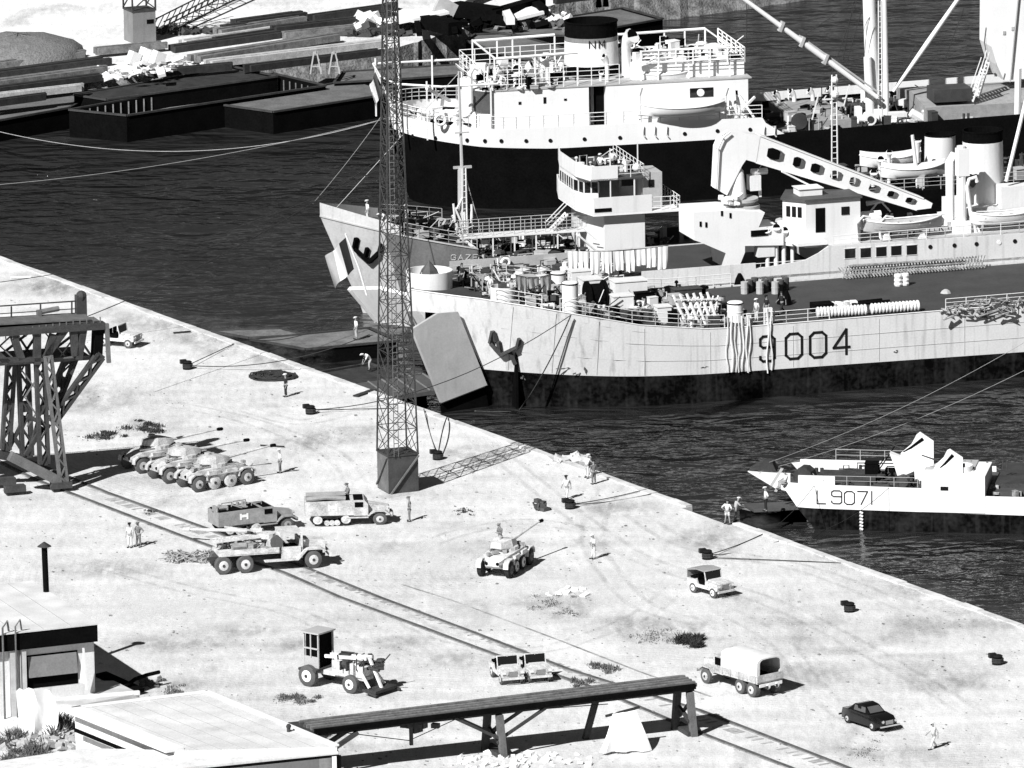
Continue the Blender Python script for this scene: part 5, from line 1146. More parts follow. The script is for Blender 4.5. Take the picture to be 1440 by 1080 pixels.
# ---- aft superstructure
zd = zt_f(10) - .75
YS = 1.6                                               # side of the deckhouse
sx0, sz1 = dy(691, 125, YS); sx1 = dy(1052, 115, YS)[0]; zk1 = dy(760, 125.5, YS)[1]
rx0, rx1 = dy(828, 130, YS)[0], dy(852, 130, YS)[0]
mb = MB(); mb.bx(sx0, rx0, YS, DB - YS, zd - .1, zk1); mb.bx(rx0, rx1, YS + 1.6, DB - YS, zd - .1, zk1); mb.bx(rx1, sx1, YS, DB - YS, zd - .1, zk1 - .003)
hs = mb.build('deckhouse', CREAM, D_)
ax_ = dy(680, 130, YS + .6)[0]
mb = MB(); mb.prism([(sx0 + .01, YS + .02), (sx0 + .01, 9.5), (ax_ - .9, 8.8), (ax_ - 1.4, YS + 2.6)], zd - .1, zk1 - .006, 'z'); mb.build('rounded_after_end', CREAM, hs)
x, z = dy(689, 160, YS - .02); x2 = dy(695, 160, YS)[0]; z2 = dy(689, 130, YS)[1]; mb = MB()
mb.add([(sx0 - .08, YS + .0, z), (sx0 - .08, YS, z2), (ax_ - .75, YS + 1.35, z2), (ax_ - .75, YS + 1.35, z)], [(0, 1, 2, 3)]); mb.build('door', GREYD, hs)
x, z = dy(840, 161, YS + 1.55); z2 = dy(840, 133, YS + 1.55)[1]; mb = MB(); mb.bx(x - .3, x + .5, YS + 1.5, YS + 1.6, z, z2); mb.build('door', GREYD, hs)
mb = MB(); mb.bx(rx0 + .02, rx0 + .45, YS + 1.4, YS + 1.59, zd, zk1 - .2); mb.bx(rx1 - .7, rx1 - .02, YS + .7, YS + 1.59, zd, zk1 - .2); mb.build('recess_locker', BLACK, hs)
for px, py, h_ in ((766, 141, .45), (731, 145, .2), (795, 140, .15), (1035, 130, .3)):
    x, z = dy(px, py, YS); mb = MB(); mb.bx(x - .12, x + .12, YS - .04, YS, z - h_ * .6, z + h_ * .6); mb.build('window', GLASS, hs)
x, z = dy(985, 130, YS); x0 = dy(970, 130, YS)[0]; x1 = dy(1003, 130, YS)[0]; mb = MB(); mb.bx(x0, x1, YS - .04, YS, z - .4, z + .4); mb.build('window', GLASS, hs); mb = MB(); mb.tube([(x, YS - .02, z), (x, YS - .1, z)], .33, 12); mb.build('life_ring', CREAM, hs)
mb = MB(); mb.bx(sx0 - .4, sx1 + .3, YS - .06, DB - YS + 1.2, zk1 + .01, zk1 + .12)
mb.build('boat_deck', GREYL, D_)
zbd = zk1 + .12
# rails of the poop, boat deck
rr = [p for p in d_row(zt_f, 30, xe)]
mb = MB(); mb.rail([(p[0], p[1] + .1, p[2]) for p in rr], 1.05, 1.5, .035); mb.rail([(p[0], DB - p[1] - .1, p[2]) for p in rr], 1.05, 1.5, .035); mb.build('poop_rail', CREAM, D_)
mb = MB(); mb.rail([(sx0 + .2, YS, zbd), (rx1 + 1.2, YS, zbd)], 1.7, 1.25, .035, 4); mb.rail([(sx0 - .3, YS, zbd), (sx0 - .3, DB - YS, zbd), (rx1 + 2, DB - YS + 1, zbd)], 1.5, 1.4, .04, 3); mb.build('boat_deck_rail', CREAM, D_)
# after awning frame
za = dy(640, 121, 1.2)[1]; xa0 = dy(556, 124, 4)[0]; xa1 = dy(700, 118, 1.2)[0]
mb = MB()
for yy in (1.2, DB - 1.2): mb.tube([(xa0, yy if yy > 7 else 3.6, za), (xa0 + 3.5, yy, za), (xa1, yy, za)], .1, 6)
mb.tube([(xa0, 3.6, za), (xa0 - .6, 7.5, za), (xa0, DB - 1.2, za)], .08, 6)
for px in (567, 600, 648, 690):
    x = dy(px, 122, 1.4)[0]
    for yy in (1.4 if px > 580 else 3.4, DB - 1.4): mb.beam((x, yy, zd), (x, yy, za + .5), .12)
a_ = dy(600, 124, 1.4); b_ = dy(633, 142, 5); mb.beam((a_[0], 1.4, a_[1]), (b_[0], 5, b_[1]), .22); mb.build('awning_frame', CREAM, D_)
za = dy(780, 77, 2.4)[1]; x0, x1 = dy(695, 80, 2.4)[0], dy(812, 77, 2.4)[0]
mb = MB()
for yy in (2.4, 11.5): mb.tube([(x0, yy, za - .1), (x1, yy, za + .1)], .13, 6)
for px in (695, 730, 752, 812):
    x = dy(px, 80, 2.4)[0]
    for yy in (2.4, 11.5): mb.beam((x, yy, zbd), (x, yy, za), .12)
mb.beam((dy(750, 80, 2.4)[0], 2.4, za), (dy(768, 92, 5)[0], 5, dy(768, 92, 5)[1]), .2); mb.beam((x0, 2.4, za), (x0, 11.5, za), .12); mb.build('upper_awning_frame', CREAM, D_)
za = dy(1000, 66, 2.4)[1]; x0, x1 = dy(901, 70, 2.4)[0], dy(1026, 64, 2.4)[0]; x2 = dy(1048, 92, 2.0)[0]
mb = MB()
for yy in (2.4, 11.5): mb.tube([(x0, yy, za - .15), (x1, yy, za)], .12, 6); mb.beam((x0 - .4, yy, za - 1.0), (x0 + 1.4, yy, za - .3), .2)
for px in (901, 925, 968, 997, 1026):
    x = dy(px, 70, 2.4)[0]
    for yy in (2.4, 11.5): mb.beam((x, yy, zbd), (x, yy, za), .12)
mb.beam((x1, 2.4, za), (x1, 11.5, za), .1); mb.rail([(x0, 2.2, zbd + 1.3), (x2, 2.2, zbd + 1.2), (x2, 12, zbd + 1.2)], 1.3, 1.6, .06, 4); mb.build('forward_awning_frame', CREAM, D_)
mb = MB(); mb.bx(dy(893, 110, 3)[0], sx1, 3, 12, zbd, zbd + 1.25); uh = mb.build('upper_house', CREAM, D_)
# funnel
xf, zf = dy(832, 117, 7); ztf = dy(832, 30, 7)[1]; H_ = ztf - zf
fu = funnel(D_, xf, 7.0, zf - .3, H_ + .3, 2.42, 2.1, [(.36, BLACK, 'funnel'), (.72, CREAM, 'white_band'), (.79, GREY, 'grey_band'), (1.0, BLACK, 'black_top')], 32)
mb = MB(); zl_ = dy(843, 66, 4.9)[1]; x_ = dy(829, 66, 4.9)[0]
def onf(u, w, r1=2.42, r2=2.1):
    c_ = max(-1, min(1, (u - xf) / (r1 * .975))); return (u, 7.0 - r2 * .975 * math.sqrt(1 - c_ * c_) - .03, w)
letters(mb, 'NM', onf, x_, zl_ - .1, .5, .62, .35, .08); mb.build('funnel_letters', PAINTK, fu)
# cowls
x, z = dy(881, 118, 5); cowl(D_, x, 5, zbd - .2, dy(881, 47, 5)[1] - zbd + .2, .68, -55)
for px, py, pt, yy, r_, fc in ((770, 118, 80, 3.4, .34, -160), (854, 119, 78, 3.0, .30, -170), (727, 120, 95, 4, .42, -100), (741, 118, 90, 6, .4, -20), (845, 118, 100, 3.5, .22, -90)):
    x, z = dy(px, py, yy); cowl(D_, x, yy, z - .3, dy(px, pt, yy)[1] - z + .3, r_, fc)
x, z = dy(662, 118, 3); mb = MB(); pts = [dy(*p, 3) for p in ((662, 150), (661, 118), (661, 103), (666, 95), (673, 97))]; mb.tube([(p[0], 3, p[1]) for p in pts], .22, 8); mb.build('gooseneck_vent', CREAM, D_, True)
# clutter on decks
for (m_, n_, s_) in ((CREAM, 60, 1.5), (BLACK, 40, 1.1), (GREYL, 30, 1.2)):
    mb = MB(); clutter(mb, x_st + 2.5, sx0 - 1.6, 3, DB - 3, zd, n_, .3, 1.2, s_); mb.build('deck_fittings', m_, D_)
    mb = MB(); clutter(mb, sx0 - .6, sx0 + 5.5, 1.4, 10, zbd, n_, .25, 1.0, s_); clutter(mb, sx0 + 6, xf - 3, 3, 11, zbd, n_ // 2, .25, .9, s_); clutter(mb, xf + 3.2, sx1 - .5, 3.2, 11, zbd + 1.2, n_ // 2, .25, 1.1, s_); mb.build('boat_deck_fittings', m_, D_)
mb = MB(); x, z = dy(1040, 170, .8); 
for k in range(7): mb.beam((x + rnd.uniform(-1.4, 1.6), .8, z), (x + rnd.uniform(-1.4, 1.6), 1.4, z + rnd.uniform(1, 2.8)), .18)
mb.build('boat_falls', CREAM, D_)
ax0, az0 = dy(962, 166, -.5); lifeboat(None, FD.m @ V((ax0, -.15, az0 + .05)), DN, 7.4, 'white lifeboat slung at the side of the ship with the lettered funnel', True)
for px in (903, 1024):
    x, z = dy(px, 172, -.4); mb = MB(); mb.tube([(x, .6, z), (x, .4, z + 2.2), (x + .1, -.1, z + 3.0)], .11, 6); mb.build('boat_davit', CREAM, D_)
ax0, az0 = dy(925, 117, 3.5); lifeboat(None, FD.m @ V((ax0 + .4, 3.5, az0 - .1)), DN, 5.6, 'upturned white boat on the upper deck right of the big ventilator cowl', True)
x, z = dy(619, 170, 1.0); mb = MB(); mb.tube([(x + .45 * math.cos(t), .9, z + .1 + .45 * math.sin(t)) for t in frange(0, 6.283, 13)], .13, 6, cap=False); mb.build('life_ring', CREAM, D_, True)
# ensign staff and flags
def flag(loc, rz, w, h, label, bands, tilt=0.0, staff=None):
    r = empty('flag', loc, rz, label, 'flag'); n = len(bands)
    def P(u, v): return V((-(u * w) * math.cos(tilt) + v * h * .25, .35 * math.sin(u * 8 + v * 2) * u, -(u * w) * math.sin(tilt) - v * h))
    for i, (m_, nm) in enumerate(bands):
        b = MB(); k = 5; vs = []
        for a in range(k + 1):
            u = (i + a / k) / n
            for v_ in frange(0, 1, 4): vs.append(P(u, v_))
        b.add(vs, [(a * 4 + q, a * 4 + 4 + q, a * 4 + 5 + q, a * 4 + 1 + q) for a in range(k) for q in range(3)]); b.build(nm, m_, r, True)
    if staff: b = MB(); b.tube(staff, [.09] * len(staff), 6); b.build('staff', WHITE, r)
    return r
s0 = p3(FD, 552, 150, 6.5); s1 = p3(FD, 528, 100, 6.5)
flag(FD.m @ s1, DN, 1.35, 1.9, 'hanging dark and pale flag on the slanting stern staff of the black hulled ship', [(GREYD, 'dark_band'), (CANVAS, 'pale_band')], 1.2, [(0, 0, .1), (s0 - s1) * .5, s0 - s1])
s1 = FA.m @ p3(FA, 486, 334, 8.0)
flag(s1, AN, 2.1, 2.5, 'three banded national flag flying by the landing ship bow', [(NAVY, 'dark_band'), (CLOTH, 'white_band'), (GREYL, 'grey_band')], .72, [(0, 0, .3), (1.0, 0, -2.4), (1.6, 0, -4.6)])
# ------------------------------------------------------------------ landing craft L9071
LN = R(-9.5); FL = Frame(G(1210, 746, ZW), LN); LW = 7.6
L_ = fempty(FL, 'landing_craft', 'small white landing craft numbered L9071 with two gun shields, nose against the quay', 'landing craft')
def ly(px, py, y=0.0): return FL.ry(px, py, y)
g0, g1, g2 = ly(1095, 681, .0), ly(1111, 680), ly(1296, 686.5)
b0, b1, b2 = ly(1120, 714), ly(1160, 714.5), ly(1440, 725)
xl = g0[0]; xr = 34
gz = lambda x: interp([g0, g1, g2], x); bz = lambda x: interp([b0, b2, (xr, b2[1] - .3)], x)
wl0 = ly(1152, 745)
l_in = lambda x: 0.9 * max(0, min(1, (b0[0] + 1.5 - x) / 3.5)) ** 1.5
mb = MB(); rows = []
for q in frange(0, 1, 6):
    x0_ = wl0[0] + 1.4 - (wl0[0] + 1.4 - b0[0]) * q; rows.append([(x0_ + (xr - x0_) * i / 20, l_in(x0_ + (xr - x0_) * i / 20), -2 + (bz(x0_ + (xr - x0_) * i / 20) + 2) * q) for i in range(21)])
side_strip(mb, rows, LW); mb.add([rows[0][0], rows[-1][0], (rows[-1][0][0], LW - rows[-1][0][1], rows[-1][0][2]), (rows[0][0][0], LW - rows[0][0][1], -2)], [(0, 1, 2, 3)]) if False else None; mb.build('lower_hull', BOOT, L_)
mb = MB(); mb.add([rows[0][0], rows[-1][0], (rows[-1][0][0], LW - rows[-1][0][1], rows[-1][0][2]), (rows[0][0][0], LW - rows[0][0][1], -2)], [(0, 1, 2, 3)]); mb.build('bow_plate', BLACK, L_)
mb = MB(); xs_end = ly(1385, 697)[0]; ztl = lambda x: gz(x) if x < xs_end else ly(1400, 698)[1]
rows = []
for q in frange(0, 1, 4):
    x0_ = b0[0] + (xl - b0[0]) * q; pts = [x0_ + (xs_end - .01 - x0_) * (i / 20) for i in range(21)] + [xs_end + .01, 28, xr]
    rows.append([(x, l_in(x), bz(x) + (ztl(x) - bz(x)) * q) for x in pts])
side_strip(mb, rows, LW); mb.build('upper_hull', CREAM, L_)
# far bow cheek reaching further forward
fx0, fz0 = ly(1052, 662, LW); fx1 = ly(1112, 663, LW)[0]; fxb, fzb = ly(1092, 686, LW)
mb = MB(); mb.prism([(fx0, fz0), (fxb, fzb), (fx1, fzb - .2), (fx1, fz0 - .1)], LW - .3, LW, 'y'); mb.build('bow_cheek', CREAM, L_)
mb = MB(); mb.prism([(fx0 + .1, fz0 + .12), (fx0 + 1.1, fz0 + .75), (fx0 + 1.8, fz0 + .7), (fx0 + 2.1, fz0 + .02)], LW - .2, LW + .9, 'y'); mb.build('bow_cable_cover', STEEL, L_)
for dxp, dyp, yy in ((1104, 668, 1.0), (1098, 660, 3.2)):
    c = p3(FL, dxp, dyp, yy); mb = MB(); mb.hexa([(c.x - .8, yy - .1, c.z - 1.2), (c.x - .6, yy - .1, c.z - 1.25), (c.x - .6, yy + .1, c.z - 1.25), (c.x - .8, yy + .1, c.z - 1.2), (c.x, yy - .1, c.z + .1), (c.x + .2, yy - .1, c.z + .05), (c.x + .2, yy + .1, c.z + .05), (c.x, yy + .1, c.z + .1)]); mb.build('ramp_arm', GREYL, L_)
zd_ = gz(5) - .35
mb = MB(); mb.bx(xl + .5, xr, l_in(xl) + .3, LW - .3, zd_ - .3, zd_); mb.build('well_deck', GREYD, L_)
mb = MB(); mb.bx(xl + .6, ly(1296, 680)[0], LW - .3, LW - .1, zd_ - .1, gz(5) + .22); mb.bx(xl + 1.2, ly(1170, 680)[0], 1.6, 1.75, zd_, zd_ + .7); mb.bx(xl + 1.2, ly(1180, 680, 5.8)[0], 5.7, 5.9, zd_, zd_ + .55); mb.build('coaming', CREAM, L_)
mb = MB(); mb.bx(xl + 2.5, ly(1225, 680)[0], 2.6, 4.6, zd_, zd_ + .5); mb.tube([(xl + 1.4, 2.6, zd_ + .3), (xl + 1.6, 3.6, zd_ + .35)], .75, 10); mb.build('deck_cargo', STEEL, L_)
mb = MB(); clutter(mb, xl + 2, ly(1290, 680)[0], .9, LW - .6, zd_, 46, .2, .9, .6); mb.build('deck_fittings', STEEL, L_)
mb = MB(); mb.rail([(xl + 3.2, .2, gz(5)), (ly(1290, 680)[0], .2, gz(9))], .7, 1.8, .02, 2); mb.rail([(xl + 3.2, LW - .15, gz(5) + .2), (ly(1296, 680)[0], LW - .15, gz(9) + .2)], .8, 1.7, .025, 2); mb.build('side_rail', GREYL, L_)
sx0_, sz0_ = ly(1296, 716, -.04); sx1_, st_ = ly(1385, 670.5, -.04); 
mb = MB(); mb.bx(sx0_, sx1_, -.05, 4.8, bz(sx0_) + .02, st_); sp = mb.build('superstructure', CREAM, L_)
mb = MB(); mb.bx(sx0_ + .02, sx1_ - 1.0, 1.6, 5.0, st_, st_ + .08); mb.build('superstructure_roof', GREYL, sp)
x, z = ly(1328, 687, -.06); mb = MB(); mb.bx(x - .28, x + .28, -.08, -.04, z - .14, z + .14); mb.build('window', GLASS, sp)
for k, (pts, gx, gy, yy) in enumerate((([(1266, 652), (1267, 637), (1282, 624), (1289, 611), (1294, 607), (1313, 620), (1313, 661), (1296, 655)], 1272, 632, 3.4), ([(1309, 668), (1316, 653), (1327, 643), (1332, 633), (1336, 631), (1354, 643), (1354, 670)], 1330, 650, 1.0))):
    pl_ = [ly(*p, yy) for p in pts]; mb = MB(); mb.prism(pl_, yy - .1, yy + .05, 'y'); g_ = mb.build('gun_shield', CREAM, L_)
    c = ly(pts[-3][0] - 6, pts[-3][1] + 4, yy)
    mb = MB(); q0 = ly(*((1270, 636) if k == 0 else (1322, 658)), yy - .16); q1 = ly(*((1298, 617) if k == 0 else (1340, 640)), yy - .16); mb.tube([(q0[0], yy - .08, q0[1]), (q0[0] * .6 + q1[0] * .4, yy - .08, q0[1] * .6 + q1[1] * .4 - .05), (q1[0], yy - .08, q1[1])], [.05, .09, .13], 8); mb.build('sight_slot', BLACK, g_)
    mb = MB(); x_, z_ = ly(gx + 18, gy + 8, yy + .8); mb.cyl((x_, yy + .8, z_ - 1.2), .35, 1.0, 10); mb.box((x_, yy + .8, z_), (.9, .5, .6)); 
    e = ly(*((1235, 617) if k == 0 else (1296, 640)), yy + .4); mb.tube([(x_, yy + .8, z_), (e[0], yy + .4, e[1])], [.09, .05], 6); mb.build('gun', STEEL, g_)
    mb = MB(); mb.lathe([(.9, 0), (.92, .4), (.86, .4), (.84, .05)], (x_ + .1, yy + .9, st_ + (.45 if k == 0 else .0)), 16, cap=False); mb.build('gun_tub', CREAM, L_, True)
c = ly(1262, 660, 3.0); mb = MB(); mb.prism([ly(*p, 2.6) for p in ((1251, 637), (1270, 645), (1320, 658), (1300, 668), (1297, 684), (1287, 681), (1286, 662), (1263, 672), (1258, 655))], 2.5, 3.3, 'y'); mb.build('bridge_front', CREAM, L_)
c = ly(1240, 652, 4); mb = MB(); clutter(mb, c[0] - .8, c[0] + 1, 3, 5.5, zd_, 16, .4, 1.0, 1.9); mb.build('covered_gear', BLACK, L_)
c = ly(1270, 676, 1.2); mb = MB(); mb.cyl((c[0], 1.2, zd_), .5, .9, 12); mb.tube([(c[0], .7, zd_ + .6), (c[0], 1.5, zd_ + .6)], .42, 12); mb.build('capstan', RUST, L_)
for px in (1357, 1366, 1388, 1410, 1416): x, z = ly(px, 665, 4.5); mb = MB(); mb.beam((x, 4.5, st_ - .5), (x, 4.5, z + .9), .09); mb.build('rail_post', STEEL, L_)
mb = MB(); mb.bx(sx1_ + .4, xr, 2.2, LW + 1.5, 0, ly(1400, 672, 4)[1]); mb.build('after_deckhouse', STEEL, L_)
mb = MB(); clutter(mb, sx1_ + .3, 24, .3, 2.2, ztl(20) - .1, 24, .2, .8, .6); mb.build('after_fittings', NET, L_)
mb = MB()
for i, ch in enumerate('L9071'):
    px, py = ((1149, 709), (1169.5, 709), (1187.5, 710), (1206, 710), (1221, 710))[i]; x_, z_ = ly(px, py - 1); letters(mb, ch, lambda u, q: (u, -.02, q), x_, z_, .72 if ch != '1' else .5, .95, 0, .075)
mb.build('hull_number', PAINTK, L_)
mb = MB(); x, z = ly(1211, 720, -.1)
for k in range(7): mb.tube([(x - .12, -.1, z - k * .24), (x + .12, -.1, z - k * .24 - .1)], .09, 6)
mb.build('hanging_chain', WHITE, L_)
mb = MB(); bp = [ly(*p, 1.5) for p in ((1062, 718), (1125, 714))]; mb.hexa([(bp[0][0], .9, bp[0][1]), (bp[1][0], .9, bp[1][1]), (bp[1][0], 2.9, bp[1][1]), (bp[0][0] - 1, 2.9, bp[0][1]), (bp[0][0], .9, bp[0][1] + .18), (bp[1][0], .9, bp[1][1] + .18), (bp[1][0], 2.9, bp[1][1] + .18), (bp[0][0] - 1, 2.9, bp[0][1] + .18)]); mb.build('bow_ramp', GREYD, L_)
# ------------------------------------------------------------------ vehicles; local x forward, y left, z up
def wheel(parent, x, y, r, w, tyre=TYRE, rim=SANDL, hub=.55, z=None, dish=True, name='wheel'):
    z = r if z is None else z; b = MB(); s = 1 if y > 0 else -1
    b.tube([(x, y - w / 2, z), (x, y - w * .38, z), (x, y + w * .38, z), (x, y + w / 2, z)], [r * .9, r, r, r * .9], 18); o = b.build(name, tyre, parent, True)
    c = MB(); e = y + s * w / 2; c.tube([(x, e - s * .03, z), (x, e + s * .015, z), (x, e + s * (.05 if dish else -.02), z)], [r * hub, r * hub, r * hub * .4], 14); c.build('rim', rim, o, True)
    c = MB(); c.tube([(x, e + s * .05, z), (x, e + s * .075, z)], r * hub * .32, 8); c.build('hub_cap', STEEL, o)
    return o
def hullbox(secs):
    """loft of cross sections (x, half width bottom, half width top, z bottom, z top)"""
    b = MB(); rs = []
    for (x, wb, wt, zb, zt) in secs: m = (zb + zt) / 2; wm = max(wb, wt); rs.append([(x, -wb, zb), (x, wb, zb), (x, wm, m), (x, wt, zt), (x, -wt, zt), (x, -wm, m)])
    b.loft(rs); return b
def armoured_car(loc, rz, label, group, gun=0.0, elev=6, paint=SAND, dark=False):
    r = empty('armoured_car', loc, R(rz), label, 'armoured car', group)
    hullbox([(-2.75, .55, .5, .85, 1.15), (-1.9, .75, .85, .55, 1.45), (-.8, .8, 1.0, .5, 1.55), (.8, .8, 1.0, .5, 1.55), (1.9, .75, .85, .55, 1.45), (2.75, .5, .45, .9, 1.15)]).build('hull', paint, r)
    b = MB()
    for s in (-1, 1):
        for x in (-2.05, 2.05): b.prism([(x - .75, .75), (x - .7, 1.1), (x - .35, 1.32), (x + .35, 1.32), (x + .7, 1.1), (x + .75, .75), (x + .68, .75), (x + .62, 1.04), (x + .3, 1.25), (x - .3, 1.25), (x - .62, 1.04), (x - .68, .75)], s * .82 - .0, s * 1.2, 'y')
        b.bx(-1.4, 1.4, min(s * .85, s * 1.2), max(s * .85, s * 1.2), 1.12, 1.2); b.bx(-1.2, -.2, min(s * .95, s * 1.2), max(s * .95, s * 1.2), 1.2, 1.42); b.bx(.3, 1.2, min(s * .95, s * 1.2), max(s * .95, s * 1.2), 1.2, 1.38)
    b.build('mudguards', paint, r)
    for s in (-1, 1):
        for x in (-2.05, 2.05): wheel(r, x, s * 1.02, .58, .34, TYRED if dark else TYRE, paint if not dark else GREYD)
        for x in (-.68, .68): wheel(r, x, s * 1.0, .5, .2, SANDL if not dark else TYRED, paint, .72, z=.52)
    t = MB(); a = R(gun); g = V((math.cos(a), math.sin(a), 0)); n = V((-g.y, g.x, 0))
    def T(u, v, z): p = g * u + n * v; return (p.x, p.y, z)
    t.lathe([(.95, 1.5), (.92, 1.78), (.8, 1.85)], (0, 0, 0), 16); t.loft([[T(-1.25, -.45, 1.8), T(-1.25, .45, 1.8), T(-1.2, .4, 2.2), T(-1.2, -.4, 2.2)], [T(-.3, -.85, 1.75), T(-.3, .85, 1.75), T(-.3, .7, 2.35), T(-.3, -.7, 2.35)], [T(.5, -.7, 1.75), T(.5, .7, 1.75), T(.4, .5, 2.25), T(.4, -.5, 2.25)], [T(1.1, -.28, 1.85), T(1.1, .28, 1.85), T(1.05, .22, 2.1), T(1.05, -.22, 2.1)]])
    t.cyl((T(-.45, .25, 2.3)), .25, .18, 10); to = t.build('turret', paint, r)
    b = MB(); e = math.tan(R(elev)); p0 = V(T(.9, 0, 1.98)); p1 = p0 + g * 3.6 + V((0, 0, 3.6 * e)); b.tube([p0, p0.lerp(p1, .4), p1], [.13, .085, .07], 8); bo = b.build('gun_barrel', paint, to, True)
    b = MB(); b.tube([p1, p1 + g * .12, p1 + g * .42, p1 + g * .5], [.08, .13, .13, .08], 8); b.build('muzzle_brake', BLACK, bo)
    b = MB()
    for k in range(14): b.box((rnd.uniform(-2.1, 2.1), rnd.uniform(-.8, .8), 1.55 + rnd.uniform(0, .1)), (rnd.uniform(.2, .6), rnd.uniform(.2, .4), .2), rz=rnd.random())
    b.beam((-1.9, -.5, 1.6), (1.2, -.75, 1.65), .08); b.beam((2.6, -.5, 1.1), (2.9, -.5, 1.35), .08); b.build('stowage', CANVASG, r)
    b = MB()
    for s in (-.4, .4): b.tube([(2.72, s, 1.1), (2.8, s, 1.1)], .11, 8); b.tube([(-2.72, s, 1.1), (-2.8, s, 1.1)], .11, 8)
    b.build('lamps', BLACK, r); return r
def cross_panel(parent, x, y, z, s, m=CREAM):
    b = MB(); b.bx(x - s * .5, x - s * .28, y - .01, y + .01, z - s * .4, z + s * .4); b.bx(x + s * .28, x + s * .5, y - .01, y + .01, z - s * .4, z + s * .4); b.bx(x - s * .28, x + s * .28, y - .01, y + .01, z - s * .1, z + s * .25); return b.build('white_marking', m, parent)
def half_track(loc, rz, label, group, body=SAND, canvas=False):
    r = empty('half_track', loc, R(rz), label, 'half track', group)
    b = MB(); b.prism([(-3.0, .85), (.35, .85), (.35, 2.05), (-3.0, 1.98)], -1.0, 1.0, 'y'); b.build('troop_body', body, r)
    b = MB(); b.bx(-2.9, .1, -.88, .88, 1.98, 2.06); b.build('open_interior', BLACK, r)
    b = MB(); b.prism([(.35, .8), (1.35, .8), (1.35, 1.7), (1.1, 2.05), (.35, 2.05)], -1.0, 1.0, 'y'); cb = b.build('cab', body, r)
    b = MB(); b.bx(.42, 1.0, -1.03, -1.0, 1.5, 1.9); b.bx(.42, 1.0, 1.0, 1.03, 1.5, 1.9); b.bx(.35, 1.0, -.9, .9, 2.0, 2.08); b.build('cab_opening', BLACK, cb)
    hullbox([(1.35, .62, .55, .8, 1.65), (2.2, .55, .48, .8, 1.5), (2.75, .5, .44, .8, 1.4)]).build('bonnet', body, r)
    b = MB()
    for s in (-1, 1): y0, y1 = sorted((s * .62, s * 1.08)); b.prism([(1.3, .75), (1.5, 1.0), (1.8, 1.18), (2.5, 1.18), (2.85, .9), (2.78, .85), (2.45, 1.1), (1.85, 1.1), (1.55, .92), (1.4, .75)], y0, y1, 'y'); b.bx(-.1, 1.35, y0, y1, .62, .7)
    b.build('front_mudguards', body, r)
    for s in (-1, 1):
        wheel(r, 2.15, s * .86, .48, .24, TYRE, body)
        t = MB(); path = [(-2.7, .55), (-2.55, .85), (-2.1, .86), (-.2, .86), (.1, .7), (.15, .45), (-.1, .12), (-.6, .03), (-1.9, .03), (-2.5, .25)]
        inner = [(x * .9 - .13, .46 + (z - .46) * .82) for x, z in path]
        n = len(path); y0, y1 = sorted((s * .7, s * 1.02)); vs = [(x, y, z) for y in (y0, y1) for pth in (path, inner) for x, z in pth]
        fs = []
        for k in range(n):
            k2 = (k + 1) % n; fs += [(k, k2, n + k2, n + k), (2 * n + k2, 2 * n + k, 3 * n + k, 3 * n + k2), (k2, k, 2 * n + k, 2 * n + k2), (n + k, n + k2, 3 * n + k2, 3 * n + k)]
        t.add(vs, fs); tk = t.build('track', TYRED, r)
        for x, rr in ((-2.15, .33), (-.2, .33), (-1.5, .2), (-1.15, .2), (-.8, .2)):
            w_ = MB(); zc = .52 if rr > .3 else .26; w_.tube([(x, s * .82, zc), (x, s * 1.04, zc)], rr, 12); w_.tube([(x, s * 1.04, zc), (x, s * 1.07, zc)], rr * .4, 8); w_.build('road_wheel', SANDL, tk)
    b = MB(); b.box((2.95, 0, .75), (.15, 1.5, .25)); b.tube([(3.0, -.5, .75), (3.0, .5, .75)], .12, 8); b.build('bumper', body, r)
    b = MB()
    for s in (-.45, .45): b.tube([(2.72, s, 1.3), (2.85, s, 1.3)], .12, 8)
    b.build('lamps', GREYL, r)
    cross_panel(r, -1.1, -1.02, 1.5, .62)
    r.scale = (1.03, 1, .9)
    if canvas: b = MB(); b.tube([(-2.9, -.75, 2.15), (-1.5, -.75, 2.3), (-.2, -.75, 2.15)], .2, 8); b.tube([(-2.9, .5, 2.15), (-.2, .5, 2.2)], .25, 8); b.build('rolled_canvas', CANVASG, r)
    else: b = MB(); clutter(b, -2.8, .1, -.8, .8, 1.95, 14, .25, .8, .5); b.build('cargo', OLIVE, r)
    return r
def truck_chassis(r, wb, body, rw=.5, axles=(-.6, .6), track=.9, tyre=TYRE):
    b = MB()
    for s in (-.4, .4): b.bx(-wb * .5 - 1.5, wb * .5 + .9, s - .06, s + .06, .62, .8)
    b.build('chassis', STEEL, r)
    for s in (-1, 1):
        wheel(r, wb * .5, s * track, rw, .24, tyre, body)
        for a in axles: wheel(r, -wb * .5 + a, s * track * .97, rw, .42, tyre, body)
